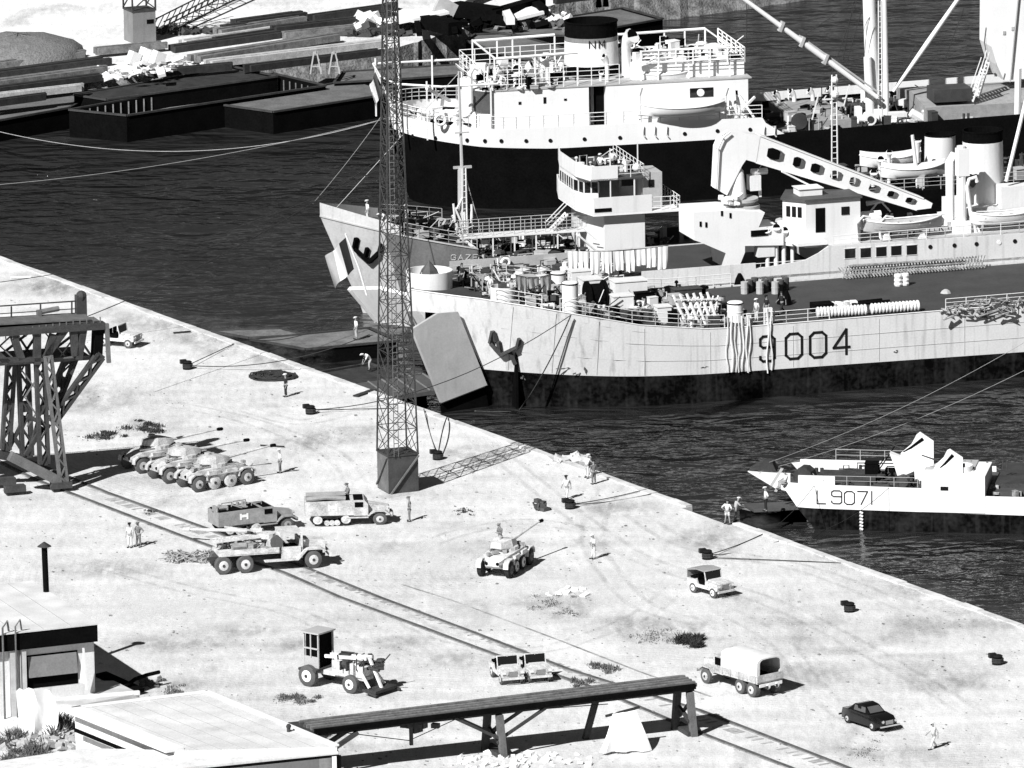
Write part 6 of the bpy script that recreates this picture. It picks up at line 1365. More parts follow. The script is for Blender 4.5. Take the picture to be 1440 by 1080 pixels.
def covered_truck(loc, rz, label):
    r = empty('covered_truck', loc, R(rz), label, 'truck'); bd = SAND
    truck_chassis(r, 4.2, bd)
    hullbox([(1.5, .55, .5, .9, 1.65), (2.3, .48, .42, .9, 1.55), (2.9, .45, .4, .9, 1.45)]).build('bonnet', bd, r)
    b = MB()
    for s in (-1, 1): y0, y1 = sorted((s * .55, s * 1.05)); b.prism([(1.3, .85), (1.6, 1.15), (2.4, 1.2), (2.85, .85), (2.75, .85), (2.35, 1.12), (1.65, 1.08), (1.42, .85)], y0, y1, 'y')
    b.bx(3.0, 3.12, -.95, .95, .65, .85); b.build('mudguards', bd, r)
    b = MB(); b.prism([(.45, .85), (1.5, .85), (1.5, 1.6), (1.35, 2.1), (.45, 2.1)], -.85, .85, 'y'); cb = b.build('cab', bd, r)
    b = MB(); b.bx(.6, 1.25, -.88, -.85, 1.45, 1.95); b.bx(.6, 1.25, .85, .88, 1.45, 1.95); b.add([(1.52, -.7, 1.62), (1.52, .7, 1.62), (1.39, .7, 2.02), (1.39, -.7, 2.02)], [(0, 1, 2, 3)]); b.build('cab_window', BLACK, cb)
    b = MB(); b.bx(-3.35, .35, -1.08, 1.08, .98, 1.15); b.bx(-3.35, .35, -1.1, -1.04, 1.15, 1.6); b.bx(-3.35, .35, 1.04, 1.1, 1.15, 1.6); b.bx(-3.4, -3.34, -1.1, 1.1, 1.1, 1.55); b.bx(.29, .35, -1.1, 1.1, 1.1, 1.6)
    for k in range(5): b.bx(-3.2 + k * .85, -3.12 + k * .85, -1.14, -1.1, 1.0, 1.6); b.bx(-3.2 + k * .85, -3.12 + k * .85, 1.1, 1.14, 1.0, 1.6)
    b.build('cargo_bed', bd, r)
    b = MB(); rs = []
    for k in range(11):
        x = -3.35 + 3.7 * k / 10; sg = .04 * abs(math.sin(k * math.pi / 2 + .3)); pts = []
        for j in range(9):
            t = j / 8; th = math.pi * t; y = 1.12 * math.cos(th) if 0 < j < 8 else (1.12 if j == 0 else -1.12); z = 1.5 if j in (0, 8) else 2.05 + (.62 - sg) * math.sin(th) ** .6; y = (1.12 if y > 0 else -1.12) * min(1, abs(math.cos(th)) ** .45 + .0)
            pts.append((x, y, z))
        rs.append(pts)
    b.loft(rs, closed=False, caps=False); b.add(rs[-1], [tuple(range(9))]); c = b.build('canvas_tilt', CANVAS, r, True)
    b = MB(); q = rs[0]; b.loft([[(p[0], p[1], p[2]) for p in q], [(p[0], p[1] * .78, 1.65 + (p[2] - 1.5) * .80) if 0 < i < 8 else (p[0], p[1] * .78, 1.5) for i, p in enumerate(q)]], closed=False, caps=False); b.build('rear_flap', CANVAS, c)
    b = MB(); b.bx(-3.1, .2, -1.0, 1.0, 1.16, 1.2); b.build('bed_floor', BLACK, r)
    b = MB(); b.bx(-3.45, -3.4, -.95, .95, .75, .95)
    for s in (-.5, .25): b.tube([(-3.42, s, .72), (-3.5, s, .72)], .17, 10)
    b.build('rear_crossmember', CREAM, r); return r
def wrecker_truck(loc, rz, label):
    r = empty('wrecker_truck', loc, R(rz), label, 'truck'); bd = SANDL
    truck_chassis(r, 5.2, bd, .56, (-.72, .72), .98)
    hullbox([(1.9, .6, .55, 1.0, 1.8), (2.7, .52, .46, 1.0, 1.72), (3.5, .5, .42, 1.0, 1.6)]).build('bonnet', bd, r)
    b = MB()
    for s in (-1, 1): y0, y1 = sorted((s * .6, s * 1.15)); b.prism([(1.1, .6), (1.5, .68), (1.95, 1.2), (2.2, 1.28), (3.1, 1.28), (3.45, 1.1), (3.4, 1.05), (3.05, 1.2), (2.2, 1.2), (1.6, .6)], y0, y1, 'y'); b.bx(-.6, 1.4, y0, y1, .6, .68)
    b.bx(3.65, 3.8, -1.1, 1.1, .7, .95); b.build('mudguards', bd, r)
    b = MB(); b.bx(.5, .62, -1.0, 1.0, 1.0, 1.9); b.bx(.5, 1.9, -1.0, -.94, .7, 1.45); b.bx(.5, 1.9, .94, 1.0, .7, 1.45); b.bx(1.8, 1.92, -1.0, 1.0, 1.0, 1.85)
    for x in (.56, 1.86): b.beam((x, -.95, 1.4), (x, -.95, 2.3), .12); b.beam((x, .95, 1.4), (x, .95, 2.3), .08)
    b.bx(.5, 1.9, -1.0, 1.0, 2.26, 2.32); b.build('cab', bd, r)
    b = MB(); b.bx(.62, 1.8, -.93, .93, .8, 1.25); b.build('seat', BLACK, r)
    b = MB(); b.bx(-3.6, .35, -1.12, 1.12, 1.12, 1.3); b.bx(-2.9, .35, -1.15, -1.1, 1.2, 1.5); b.bx(-2.9, .35, 1.1, 1.15, 1.2, 1.5); b.bx(-.3, .3, -1.0, 1.0, 1.3, 1.9); b.build('deck', bd, r)
    b = MB(); b.tube([(-.2, 0, 1.9), (-.2, 0, 2.2)], .55, 12); b.beam((-.1, -.25, 2.1), (-3.9, -.25, 1.9), .14, .2); b.beam((-.1, .25, 2.1), (-3.9, .25, 1.9), .14, .2)
    for k in range(8): b.beam((-.4 - k * .45, -.25, 2.08), (-.6 - k * .45, .25, 2.0), .08)
    b.beam((-.2, 0, 2.2), (-3.0, 0, 2.75), .1); b.beam((-.3, .3, 1.4), (-.9, 0, 2.3), .12); b.build('crane_boom', bd, r)
    b = MB(); clutter(b, -3.4, -.5, -.95, .95, 1.3, 22, .2, .7, .7); b.tube([(-2.6, -.6, 1.6), (-1.7, -.6, 1.6)], .22, 8); b.build('recovery_gear', OLIVE, r)
    b = MB(); b.tube([(.2, -1.05, 1.75), (.2, -.85, 1.75)], .42, 14); b.build('spare_wheel', TYRE, r)
    b = MB()
    for s in (-.7, .7): b.tube([(3.45, s, 1.45), (3.58, s, 1.45)], .14, 8)
    b.build('lamps', GREYL, r); return r
def jeep(loc, rz, label, group, roof=True):
    r = empty('jeep', loc, R(rz), label, 'jeep', group); bd = SANDL
    b = MB(); b.prism([(-1.6, .5), (1.0, .5), (1.62, .55), (1.62, 1.0), (.35, 1.08), (.3, .72), (-.45, .72), (-.6, 1.0), (-1.6, 1.0)], -.74, .74, 'y'); b.build('body', bd, r)
    b = MB(); b.prism([(.3, .95), (1.6, .92), (1.62, 1.02), (1.0, 1.1), (.35, 1.14)], -.48, .48, 'y'); b.build('bonnet', bd, r)
    b = MB()
    for s in (-1, 1): y0, y1 = sorted((s * .5, s * .78)); b.prism([(.55, .62), (.72, .9), (1.6, .95), (1.72, .8), (1.6, .87), (.78, .82), (.65, .62)], y0, y1, 'y')
    b.bx(1.7, 1.78, -.75, .75, .42, .56); b.build('mudguards', bd, r)
    b = MB(); b.bx(1.62, 1.65, -.3, .3, .62, .95); b.build('grille', GREY, r)
    b = MB(); b.beam((.38, -.7, 1.08), (.22, -.7, 1.72), .06); b.beam((.38, .7, 1.08), (.22, .7, 1.72), .06); b.beam((.22, -.72, 1.72), (.22, .72, 1.72), .06); b.beam((.3, 0, 1.1), (.22, 0, 1.7), .04); ws = b.build('windscreen_frame', bd, r)
    b = MB(); b.add([(.35, -.66, 1.14), (.35, .66, 1.14), (.24, .66, 1.68), (.24, -.66, 1.68)], [(0, 1, 2, 3)]); b.build('glass', GLASS, ws)
    b = MB(); b.bx(-.55, .1, -.62, -.12, .72, .98); b.bx(-.55, .1, .12, .62, .72, .98); b.bx(-.62, -.52, -.62, -.12, .9, 1.4); b.bx(-.62, -.52, .12, .62, .9, 1.4); b.bx(-1.4, -.95, -.6, .6, .75, 1.15); b.build('seats', BLACK, r)
    if roof: b = MB(); b.prism([(-1.6, 1.62), (-.6, 1.8), (.2, 1.76), (.3, 1.7), (.2, 1.7), (-.6, 1.73), (-1.55, 1.55)], -.76, .76, 'y'); b.bx(-1.62, -1.56, -.74, .74, 1.0, 1.62); b.build('canvas_top', CANVASG, r)
    for s in (-1, 1):
        for x in (1.12, -1.0): wheel(r, x, s * .66, .37, .17, TYRE, CREAM if roof else SAND)
    b = MB()
    for s in (-.42, .42): b.tube([(1.64, s, .82), (1.7, s, .82)], .1, 8)
    b.build('headlights', GREYL, r)
    return r
def sedan(loc, rz, label):
    r = empty('car', loc, R(rz), label, 'car'); P = CARB
    hullbox([(-2.15, .55, .5, .45, .85), (-1.9, .76, .68, .32, .95), (-.9, .8, .74, .26, 1.0), (.9, .8, .74, .26, 1.0), (1.8, .74, .62, .3, .95), (2.15, .6, .5, .4, .8)]).build('body', P, r, True)
    b = MB(); b.loft([[(-1.35, -.66, .95), (-1.35, .66, .95), (-1.3, .64, 1.0), (-1.3, -.64, 1.0)], [(-.75, -.68, .95), (-.75, .68, .95), (-.75, .55, 1.42), (-.75, -.55, 1.42)], [(-.3, -.7, .95), (-.3, .7, .95), (-.3, .56, 1.49), (-.3, -.56, 1.49)], [(.3, -.7, .95), (.3, .7, .95), (.3, .54, 1.44), (.3, -.54, 1.44)], [(.95, -.66, .95), (.95, .66, .95), (.92, .64, 1.0), (.92, -.64, 1.0)]]); b.build('roof', P, r, True)
    b = MB()
    for s in (-1, 1):
        for x0, x1 in ((-.7, -.12), (-.04, .42)): b.add([(x0, s * .685, 1.04), (x1 + .1, s * .685, 1.04), (x1, s * .585, 1.36), (x0, s * .585, 1.36)], [(0, 1, 2, 3)])
    b.add([(.86, -.55, 1.06), (.86, .55, 1.06), (.42, .46, 1.38), (.42, -.46, 1.38)], [(0, 1, 2, 3)]); b.add([(-1.24, -.5, 1.07), (-1.24, .5, 1.07), (-.86, .42, 1.35), (-.86, -.42, 1.35)], [(0, 1, 2, 3)]); b.build('windows', mat('car_glass', .10, .08, .1, 2, 0, 5, spec=.9), r)
    for s in (-1, 1):
        for x in (1.3, -1.3): wheel(r, x, s * .7, .33, .17, TYRED, GREYL, .5)
        b = MB(); b.tube([(2.05, s * .5, .72), (2.17, s * .5, .72)], .1, 10); b.build('headlight', CHROME, r)
    b = MB(); b.bx(2.2, 2.28, -.78, .78, .38, .48); b.build('front_bumper', CHROME, r); b = MB(); b.bx(-2.28, -2.2, -.76, .76, .38, .48); b.build('rear_bumper', CHROME, r)
    b = MB()
    for k in range(5): b.bx(2.14, 2.17, -.3, .3, .5 + k * .06, .53 + k * .06)
    b.build('grille', CHROME, r); return r
def crane_tractor(loc, rz, label):
    r = empty('crane_tractor', loc, R(rz), label, 'tractor')
    b = MB(); b.bx(-2.6, 2.2, -.5, .5, .8, 1.1); b.bx(-.2, 1.6, -.85, .85, 1.0, 1.95); b.bx(1.6, 2.2, -.6, .6, 1.0, 1.7); b.build('body', SANDL, r)
    b = MB(); b.bx(-2.7, -1.2, -1.3, 1.3, 1.05, 1.2); b.build('rear_deck', STEEL, r)
    for s in (-1, 1): wheel(r, -2.0, s * 1.1, .72, .42, TYRE, CREAM); wheel(r, 1.5, s * 1.0, .62, .34, TYRE, CREAM)
    b = MB()
    for x in (-2.6, -1.4):
        for y in (-.75, .75): b.beam((x, y, 1.2), (x, y, 3.5), .1)
    b.bx(-2.75, -1.25, -.9, .9, 3.5, 3.6); b.bx(-2.62, -1.4, -.78, -.74, 1.2, 1.95); b.bx(-2.62, -1.4, .74, .78, 1.2, 1.95); b.beam((-2.6, -.8, 2.5), (-1.4, -.8, 2.5), .09); b.beam((-2.0, -.8, 1.9), (-2.0, -.8, 3.5), .08); cb = b.build('cab_frame', GREYL, r)
    b = MB(); b.bx(-2.5, -1.45, -.7, .7, 1.3, 3.48); b.build('dark_cab', BLACK, cb)
    b = MB(); b.beam((-1.2, -.3, 2.0), (2.3, -.3, 2.3), .16, .2); b.beam((-1.2, .3, 2.0), (2.3, .3, 2.3), .16, .2)
    for k in range(7): b.beam((-1 + k * .5, -.3, 2.02 + k * .04), (-.8 + k * .5, .3, 2.05 + k * .04), .09)
    b.beam((2.3, 0, 2.3), (3.3, 0, .4), .16); b.beam((1.6, -.6, 2.0), (2.9, -.8, .5), .14); b.beam((1.6, .6, 2.0), (2.9, .8, .5), .14); b.build('boom', CREAM, r)
    b = MB(); clutter(b, -.4, 2.8, -.9, .9, 1.5, 34, .25, .9, .9); b.marks = []; b.box((3.2, 0, .35), (1.0, 2.3, .18)); b.beam((2.6, -1.1, .4), (3.8, -1.2, .15), .14); b.beam((2.6, 1.1, .4), (3.9, 1.2, .15), .14); b.build('lifting_gear', STEEL, r)
    return r
def gp(px, py): p = G(px, py); return (p.x, p.y, 0)
gr3 = 'armoured cars parked side by side'
armoured_car(gp(303, 683), 33, 'armoured car nearest the camera in the row of three, all four side wheels showing', gr3, -4, 7)
armoured_car(gp(262, 671), 33, 'middle armoured car of the row of three beside the big gantry', gr3, -10, 5)
armoured_car(gp(224, 657), 33, 'farthest armoured car of the row of three, its turret in front of the gantry shadow', gr3, -12, 7)
armoured_car(gp(711, 802), -110, 'lone armoured car facing the camera, gun pointing backwards, man standing in its turret', None, 168, 9, SANDL, True)
half_track(gp(490, 735), 3, 'pale half track with rolled canvas and man on its side, below the lattice tower', 'half tracks in a line', SAND, True)
half_track(gp(357, 746), 24, 'darker half track loaded with gear, behind the open recovery truck', 'half tracks in a line', OLIVE)
_w = wrecker_truck(gp(381, 798), 13, 'long pale recovery truck with open cab and crane boom in the middle of the quay'); _w.scale = (1.08, 1.08, 1.14)
covered_truck(gp(1037, 966), 128, 'truck with pale canvas tilt open at the back, seen from behind')
jeep(gp(999, 835), -52, 'jeep with grey canvas roof standing alone near the quay edge', 'jeeps')
jeep(gp(712, 956), -74, 'open jeep on the left of the pair behind the low trestle bridge', 'jeeps', False)
jeep(gp(751, 953), -74, 'open jeep on the right of the pair behind the low trestle bridge', 'jeeps', False)
jeep(gp(168, 486), -25, 'small open jeep half hidden behind the corner of the big gantry', 'jeeps', False)
sedan(gp(1222, 1020), -55, 'glossy black saloon car parked alone on the quay')
crane_tractor(gp(482, 966), -38, 'white crane tractor with tall dark cab and big wheels, behind the trestle bridge')
# towed gun behind the recovery truck, nets and scrap
FT = Frame(G(262, 776), R(10)); r = fempty(FT, 'towed_gun', 'long barrelled field gun lying low behind the recovery truck', 'field gun')
b = MB(); p0 = FT.i @ (G(268, 762) + V((0, 0, .9))); p1 = FT.i @ (G(370, 770) + V((0, 0, 1.2))); b.tube([p0, p0.lerp(p1, .5), p1], [.09, .12, .2], 8); b.build('barrel', SANDL, r)
b = MB(); b.tube([p0, p0 + (p0 - p1).normalized() * .5], .14, 8); b.build('muzzle_brake', SANDL, r)
b = MB(); q = p1; b.box((q.x - .6, q.y, .75), (1.2, .9, .5)); b.box((q.x - 1.0, q.y - .1, 1.0), (.1, 1.6, .9)); b.build('carriage', STEEL, r)
for s in (-.8, .8): wheel(r, q.x - .8, q.y + s, .45, .2)
b = MB()
for _ in range(150):
    u = rnd.random(); p = FT.i @ G(238 + 75 * u, 787 + rnd.uniform(-6, 6)); b.tube([(p.x, p.y, rnd.uniform(0, .3)), (p.x + rnd.uniform(-.5, .5), p.y + rnd.uniform(-.3, .3), rnd.uniform(.1, .55)), (p.x + rnd.uniform(-.8, .8), p.y, rnd.uniform(0, .3))], rnd.uniform(.03, .07), 4)
o = b.build('camouflage_net', NET); o.location = FT.o; o.rotation_euler = (0, 0, FT.a); tag(o, 'heap of camouflage net and scrap on the ground behind the recovery truck', 'net heap')
# ------------------------------------------------------------------ people
def pg(px, py): return gp(px, py)
P_ = person
P_(pg(402, 558), 200, 'person in dark clothes and pale cap standing by the black rope heap', 'stand', NAVY, NAVY, CREAM)
P_(pg(394, 665), 200, 'person in pale shirt and dark trousers standing right of the armoured car row', 'stand', KHAKIL, FATIG, CREAM)
P_(pg(183, 770), 250, 'person in pale clothes, left of two standing by the towed gun muzzle', 'stand', KHAKIL, KHAKIL, NAVY)
P_(pg(195, 769), 230, 'person in mottled fatigues, right of two standing by the towed gun muzzle', 'akimbo', FATIG, FATIG, FATIG)
P_(pg(576, 733), 180, 'person in mottled fatigues standing in front of the pale half track bumper', 'akimbo', FATIG, FATIG, FATIG)
P_(pg(797, 702), 250, 'person in pale uniform walking left of the mooring bollard, dark cap', 'walk', KHAKIL, KHAKIL, NAVY)
P_(pg(826, 672), 60, 'person in white working at the quay edge beside a man in dark', 'reach', KHAKIL, KHAKIL, CREAM)
P_(pg(835, 681), 120, 'person in dark clothes standing at the quay edge beside a man in white', 'stand', FATIG, FATIG, NAVY)
P_(pg(835, 786), 210, 'person in pale clothes with folded arms standing alone in the middle of the quay', 'folded', KHAKIL, KHAKIL, CREAM)
P_(pg(1023, 737), 60, 'bare chested person in pale shorts at the quay edge facing the landing craft', 'akimbo', KHAKIL, KHAKIL, None, True)
P_(pg(1036, 733), 20, 'person in white hat reaching out at the quay edge beside the landing craft ramp', 'reach', KHAKI, FATIG, CREAM)
P_(pg(1313, 1053), 215, 'person in pale clothes walking alone at the lower right corner of the quay', 'walk', KHAKIL, KHAKIL, CREAM)
z_ = ZW + 1.15; p = G(1077, 719, z_ + .4); P_((p.x, p.y, p.z), 190, 'person in white shirt, dark trousers and white cap standing on the landing craft ramp', 'akimbo', CLOTH, NAVY, CREAM)
P_((G(711, 802) + V((-.35, .3, 1.5))), 215, 'person in fatigues standing in the turret of the lone armoured car', 'folded', FATIG, FATIG, OLIVE)
p = G(489, 731); P_((p.x, p.y, 1.3), 200, 'person in fatigues sitting on the side of the pale half track', 'sit', FATIG, FATIG, FATIG)
p = FL.m @ p3(FL, 1130, 672, 3.0); P_((p.x, p.y, p.z - .75), 200, 'person in dark clothes bending over on the landing craft foredeck', 'bend', NAVY, NAVY, None)
p = FL.m @ p3(FL, 1143, 674, 3.0); P_((p.x, p.y, p.z - .75), 200, 'person in white shirt bending over on the landing craft foredeck', 'bend', CLOTH, NAVY, None)
p = FL.m @ p3(FL, 1108, 686, .5); P_((p.x - .2, p.y, p.z - .1), 200, 'person in pale clothes crouching on the bow of the landing craft', 'sit', KHAKIL, KHAKI, None)
def on(fr, px, py, z): p = pz(fr, px, py, z); return fr.m @ p
for px, py, lab, top, cap, pose in ((1078, 447, 'person in dark coat at the rail above the hull number', NAVY, NAVY, 'stand'), (1064, 452, 'person in pale shirt at the rail left of the hull number', KHAKIL, CREAM, 'stand'), (1100, 441, 'person in dark clothes on the landing ship deck right of the fender ropes', NAVY, None, 'walk'), (690, 418, 'person in white by the forward gun tub of the landing ship', KHAKIL, None, 'stand'), (720, 424, 'bare chested person on the landing ship foredeck by the washing line', KHAKI, None, 'akimbo'), (905, 445, 'person in pale clothes working at the landing ship winch', KHAKIL, CREAM, 'bend'), (650, 402, 'person in dark clothes beside the bow gun tub', NAVY, None, 'stand')):
    x, y = FA.rz(px, py, 6.0)
    for _ in range(5): x, y = FA.rz(px, py, a_dk(x) - .1)
    p = FA.m @ V((x, y, a_dk(x) - .1)); P_(p, 220, lab, pose, top, NAVY if top is not KHAKIL else KHAKIL, cap, group='crew on the landing ship')
for px, py, lab, top, pose in ((517, 312, 'person in white on the tanker forecastle near the bow', CLOTH, 'stand'), (541, 322, 'person in white cap bending on the tanker forecastle', CLOTH, 'bend'), (572, 318, 'person in pale shirt in the middle of the tanker forecastle', CLOTH, 'stand'), (641, 332, 'person in pale clothes beside the tanker fore mast', KHAKIL, 'reach')):
    x, y = FB.rz(px, py, 7.0)
    for _ in range(5): x, y = FB.rz(px, py, b_dk(x) - .1)
    P_(FB.m @ V((x, y, b_dk(x) - .1)), 200, lab, pose, top, KHAKIL, CREAM, group='crew on the tanker')
for dx, yy, lab, top in ((1.2, 2.6, 'person in white leaning on the tanker bridge roof, left of two', CLOTH), (2.6, 4.0, 'person in pale shirt on the tanker bridge roof, right of two', KHAKIL)):
    P_(FB.m @ V((px_ + dx, yy, ztw + .14)), 230, lab, 'akimbo', top, NAVY, CREAM, group='crew on the tanker')
p = FA.m @ V((-3.0, 7.5, 1.45)); 
for px, py, lab, top, pose, zz in ((501, 477, 'person in white shirt standing at the landing ship ramp, upper of two', CLOTH, 'stand', -.9), (518, 520, 'person in white cap standing at the landing ship ramp, lower of two', CLOTH, 'bend', -.9)):
    q = G(px, py, zz); P_(q, 200, lab, pose, top, KHAKI, CREAM)
# ------------------------------------------------------------------ lattice tower on its box
A0, B0, D0 = G(547, 695), G(586, 691), G(528, 685)
ux = (B0 - A0); sd_ = ux.length; ang = math.atan2(ux.y, ux.x); S_T = 2.3
FTW = Frame(A0, ang)
T = fempty(FTW, 'lattice_tower', 'tall thin steel lattice tower on a dark plated box, rising in front of the ships', 'tower')
hb_ = FTW.ry(547, 643, 0)[1]; sd_ = S_T
mb = MB(); mb.bx(0, sd_, 0, sd_, 0, hb_); tbx = mb.build('base_box', RUST, T)
mb = MB(); mb.bx(-.06, sd_ + .06, -.06, sd_ + .06, hb_, hb_ + .1); mb.build('box_rim', STEEL, tbx)
mb = MB(); mb.bx(-.012, -.002, .05, sd_ - .05, .05, hb_ - .03); mb.build('side_panel', STEELM, tbx)
HT = 38.3; TWM = mat('tower_steel', .045, .7, .5, 1, .4, 8)
def leg(cx, cy, z): t = (z - hb_) / (HT - hb_); k = 1 - .7 * t; return V((sd_ / 2 + (cx - .5) * sd_ * k, sd_ / 2 + (cy - .5) * sd_ * k, z))
for cx in (0, 1):
    for cy_ in (0, 1): mb = MB(); mb.beam(leg(cx, cy_, hb_), leg(cx, cy_, HT), .1); mb.build('leg', TWM, T)
levels = []; z = hb_
while z < HT - .5: levels.append(z); z += 2.0 * (1 - .35 * (z / HT))
levels.append(HT)
for (p, q) in (((0, 0), (1, 0)), ((1, 0), (1, 1)), ((1, 1), (0, 1)), ((0, 1), (0, 0))):
    mb = MB()
    for i, (za, zb) in enumerate(zip(levels[:-1], levels[1:])):
        mb.beam(leg(*p, zb), leg(*q, zb), .05)
        mb.beam(leg(*p, za), leg(*q, zb), .042); mb.beam(leg(*q, za), leg(*p, zb), .042)
        mb.beam(leg(*(p if i % 2 else q), za).lerp(leg(*(p if i % 2 else q), zb), .5), leg(*p, za).lerp(leg(*q, za), .5), .035)
    mb.build('bracing', TWM, T)
mb = MB(); mb.beam((sd_ + .02, -.12, hb_ - .05), (.1, -.14, -.0), .11); mb.beam((-.1, .1, hb_ - .05), (-.12, sd_ - .1, .3), .1); mb.build('box_strut', STEELM, T)
mb = MB()
for k in range(70): mb.box((sd_ * .25, -.12, hb_ + .5 + k * .48), (.34, .05, .05))
mb.beam((sd_ * .25 - .17, -.12, hb_), (sd_ * .35 - .17, -.12 + .5, HT), .045); mb.beam((sd_ * .25 + .17, -.12, hb_), (sd_ * .35 + .17, -.12 + .5, HT), .045); mb.build('ladder', STEELM, T)
mb = MB(); c = V((sd_ / 2, sd_ / 2, HT))
for k in range(26): mb.beam(c + V((rnd.uniform(-.9, .9), rnd.uniform(-.9, .9), rnd.uniform(-2.6, 1.0))), c + V((rnd.uniform(-1.3, 1.3), rnd.uniform(-1.0, 1.0), rnd.uniform(-1.4, 1.8))), rnd.uniform(.05, .12))
mb.build('head_gear', STEELM, T)
# ------------------------------------------------------------------ big travelling gantry at the left edge
FG = Frame(G(88, 690), R(19)); 
GT = fempty(FG, 'travelling_gantry', 'dark steel travelling gantry crane at the left edge of the quay', 'gantry crane')
def gy(px, py, y=0.0): x, z = FG.ry(px, py, y); return V((x, y, z))
def gbeam(nm, p, q, y, w, h=None, m=STEEL, par=None):
    mb = MB(); mb.beam(gy(*p, y), gy(*q, y), w, h or w, up=(0, 1, 0)); return mb.build(nm, m, par or GT)
gd = 2.6
def laced(nm, p, q, y, w, m):
    """a riveted leg: two flange plates, lacing bars and gussets between them"""
    a, b = gy(*p, y), gy(*q, y); d = (b - a).normalized(); s_ = V((0, 1, 0)).cross(d).normalized() * w / 2; mb = MB()
    for k in (-1, 1): mb.beam(a + s_ * k * .85, b + s_ * k * .85, .16, w * .62, up=s_) if False else mb.beam(a + s_ * k * .82, b + s_ * k * .82, w * .3, w * .75, up=(0, 1, 0))
    o = mb.build(nm, m, GT); L_ = (b - a).length; n = max(3, int(L_ / (w * 1.1))); mb = MB()
    for k in range(n):
        u, v = a.lerp(b, k / n), a.lerp(b, (k + 1) / n); k2 = 1 if k % 2 else -1
        for yy in (-w * .3, w * .3): mb.beam(u + s_ * k2 * .7 + V((0, yy, 0)), v - s_ * k2 * .7 + V((0, yy, 0)), .11)
    for t in (0.03, .5, .97): c = a.lerp(b, t); mb.beam(c - d * w * .45, c + d * w * .45, w * .9, w * .5, up=(0, 1, 0))
    mb.build('lacing_bars', m, o)
# upper and lower longitudinal girders, near and far
for y in (0.0, gd):
    o = (0, 0) if y == 0 else (0, 0)
gbeam('top_girder', (-160, 478), (146, 457), 0, .5, .85); gbeam('top_girder', (-160, 461), (120, 445), gd, .5, .7, STEELM)
gbeam('lower_girder', (-160, 510), (60, 505), 0, .3, .5); gbeam('lower_girder', (-160, 522), (130, 503), gd * .4, .25, .3, STEELM)
mb = MB(); a_, b_ = gy(-160, 458, gd), gy(118, 443, gd); mb.hexa([(a_.x, .6, a_.z), (b_.x, .6, b_.z), (b_.x, gd, b_.z), (a_.x, gd, a_.z), (a_.x, .6, a_.z + .1), (b_.x, .6, b_.z + .1), (b_.x, gd, b_.z + .1), (a_.x, gd, a_.z + .1)]); mb.build('walkway', STEELM, GT)
gbeam('hand_rail', (-160, 441), (113, 423), gd, .09); gbeam('hand_rail', (-160, 452), (108, 434), gd, .06)
for px in (-60, 16, 57, 101): gbeam('rail_post', (px, 448 - px * .06), (px, 432 - px * .07), gd, .1)
mb = MB(); c = gy(114, 445, gd); mb.beam(c, c + V((0, 0, 1.6)), .75, .6); mb.ball(c + V((.05, 0, 1.5)), .42); mb.build('pulley_housing', STEEL, GT)
mb = MB(); c = gy(66, 438, gd); mb.tube([c + V((-.5, 0, 0)), c + V((.9, 0, .15))], .2, 8); mb.box(c + V((-.6, 0, -.2)), (.3, .4, .7)); mb.build('gear_motor', STEELM, GT)
mb = MB(); a_, b_ = gy(-160, 478, 0), gy(146, 457, 0); mb.hexa([(a_.x, .3, a_.z), (b_.x, .3, b_.z), (b_.x, gd, b_.z), (a_.x, gd, a_.z), (a_.x, .3, a_.z + .12), (b_.x, .3, b_.z + .12), (b_.x, gd, b_.z + .12), (a_.x, gd, a_.z + .12)]); mb.build('deck_plate', STEELM, GT)
mb = MB(); a_, b_ = gy(-160, 523, 0), gy(128, 503, 0); mb.hexa([(a_.x, .3, a_.z), (b_.x, .3, b_.z), (b_.x, gd + 1.2, b_.z), (a_.x, gd + 1.2, a_.z), (a_.x, .3, a_.z + .1), (b_.x, .3, b_.z + .1), (b_.x, gd + 1.2, b_.z + .1), (a_.x, gd + 1.2, a_.z + .1)]); mb.build('lower_walkway', STEELM, GT)
# panels between the girders
for p, q in (((18, 470), (30, 505)), ((52, 468), (52, 512)), ((92, 462), (62, 503)), ((103, 466), (106, 500)), ((117, 462), (110, 505)), ((75, 470), (66, 500)), ((-30, 475), (10, 510))): gbeam('web_member', p, q, 0, .5)
for p, q in (((0, 500), (40, 468)), ((30, 503), (52, 470)), ((62, 502), (104, 470)), ((24, 470), (46, 503)), ((105, 466), (128, 500)), ((-60, 505), (-20, 470))): gbeam('web_brace', p, q, gd, .16, .16, STEELM)
mb = MB(); mb.prism([tuple(gy(*p, .2).xz) for p in ((133, 462), (145, 460), (142, 508), (131, 505))], -.1, .9, 'y'); mb.build('end_frame', BLACK, GT)
gbeam('end_post', (150, 455), (153, 510), -.3, .28, .28, STEELM)
for k in range(22): x0_ = -60 + k * 9.5; c = gy(x0_, 471 - x0_ * .14, 0); mb = MB(); mb.beam((c.x, -.27, c.z + .35), (c.x, -.27, c.z - .35), .07); mb.build('stiffener', STEELM, GT)
for p, q in (((-20, 468), (20, 505)), ((20, 468), (-20, 505)), ((62, 466), (92, 502)), ((112, 464), (84, 502)), ((30, 520), (60, 560)), ((60, 520), (34, 560)), ((36, 560), (62, 600)), ((64, 562), (38, 600))): gbeam('web_brace', p, q, .5, .1, .1, STEELM)
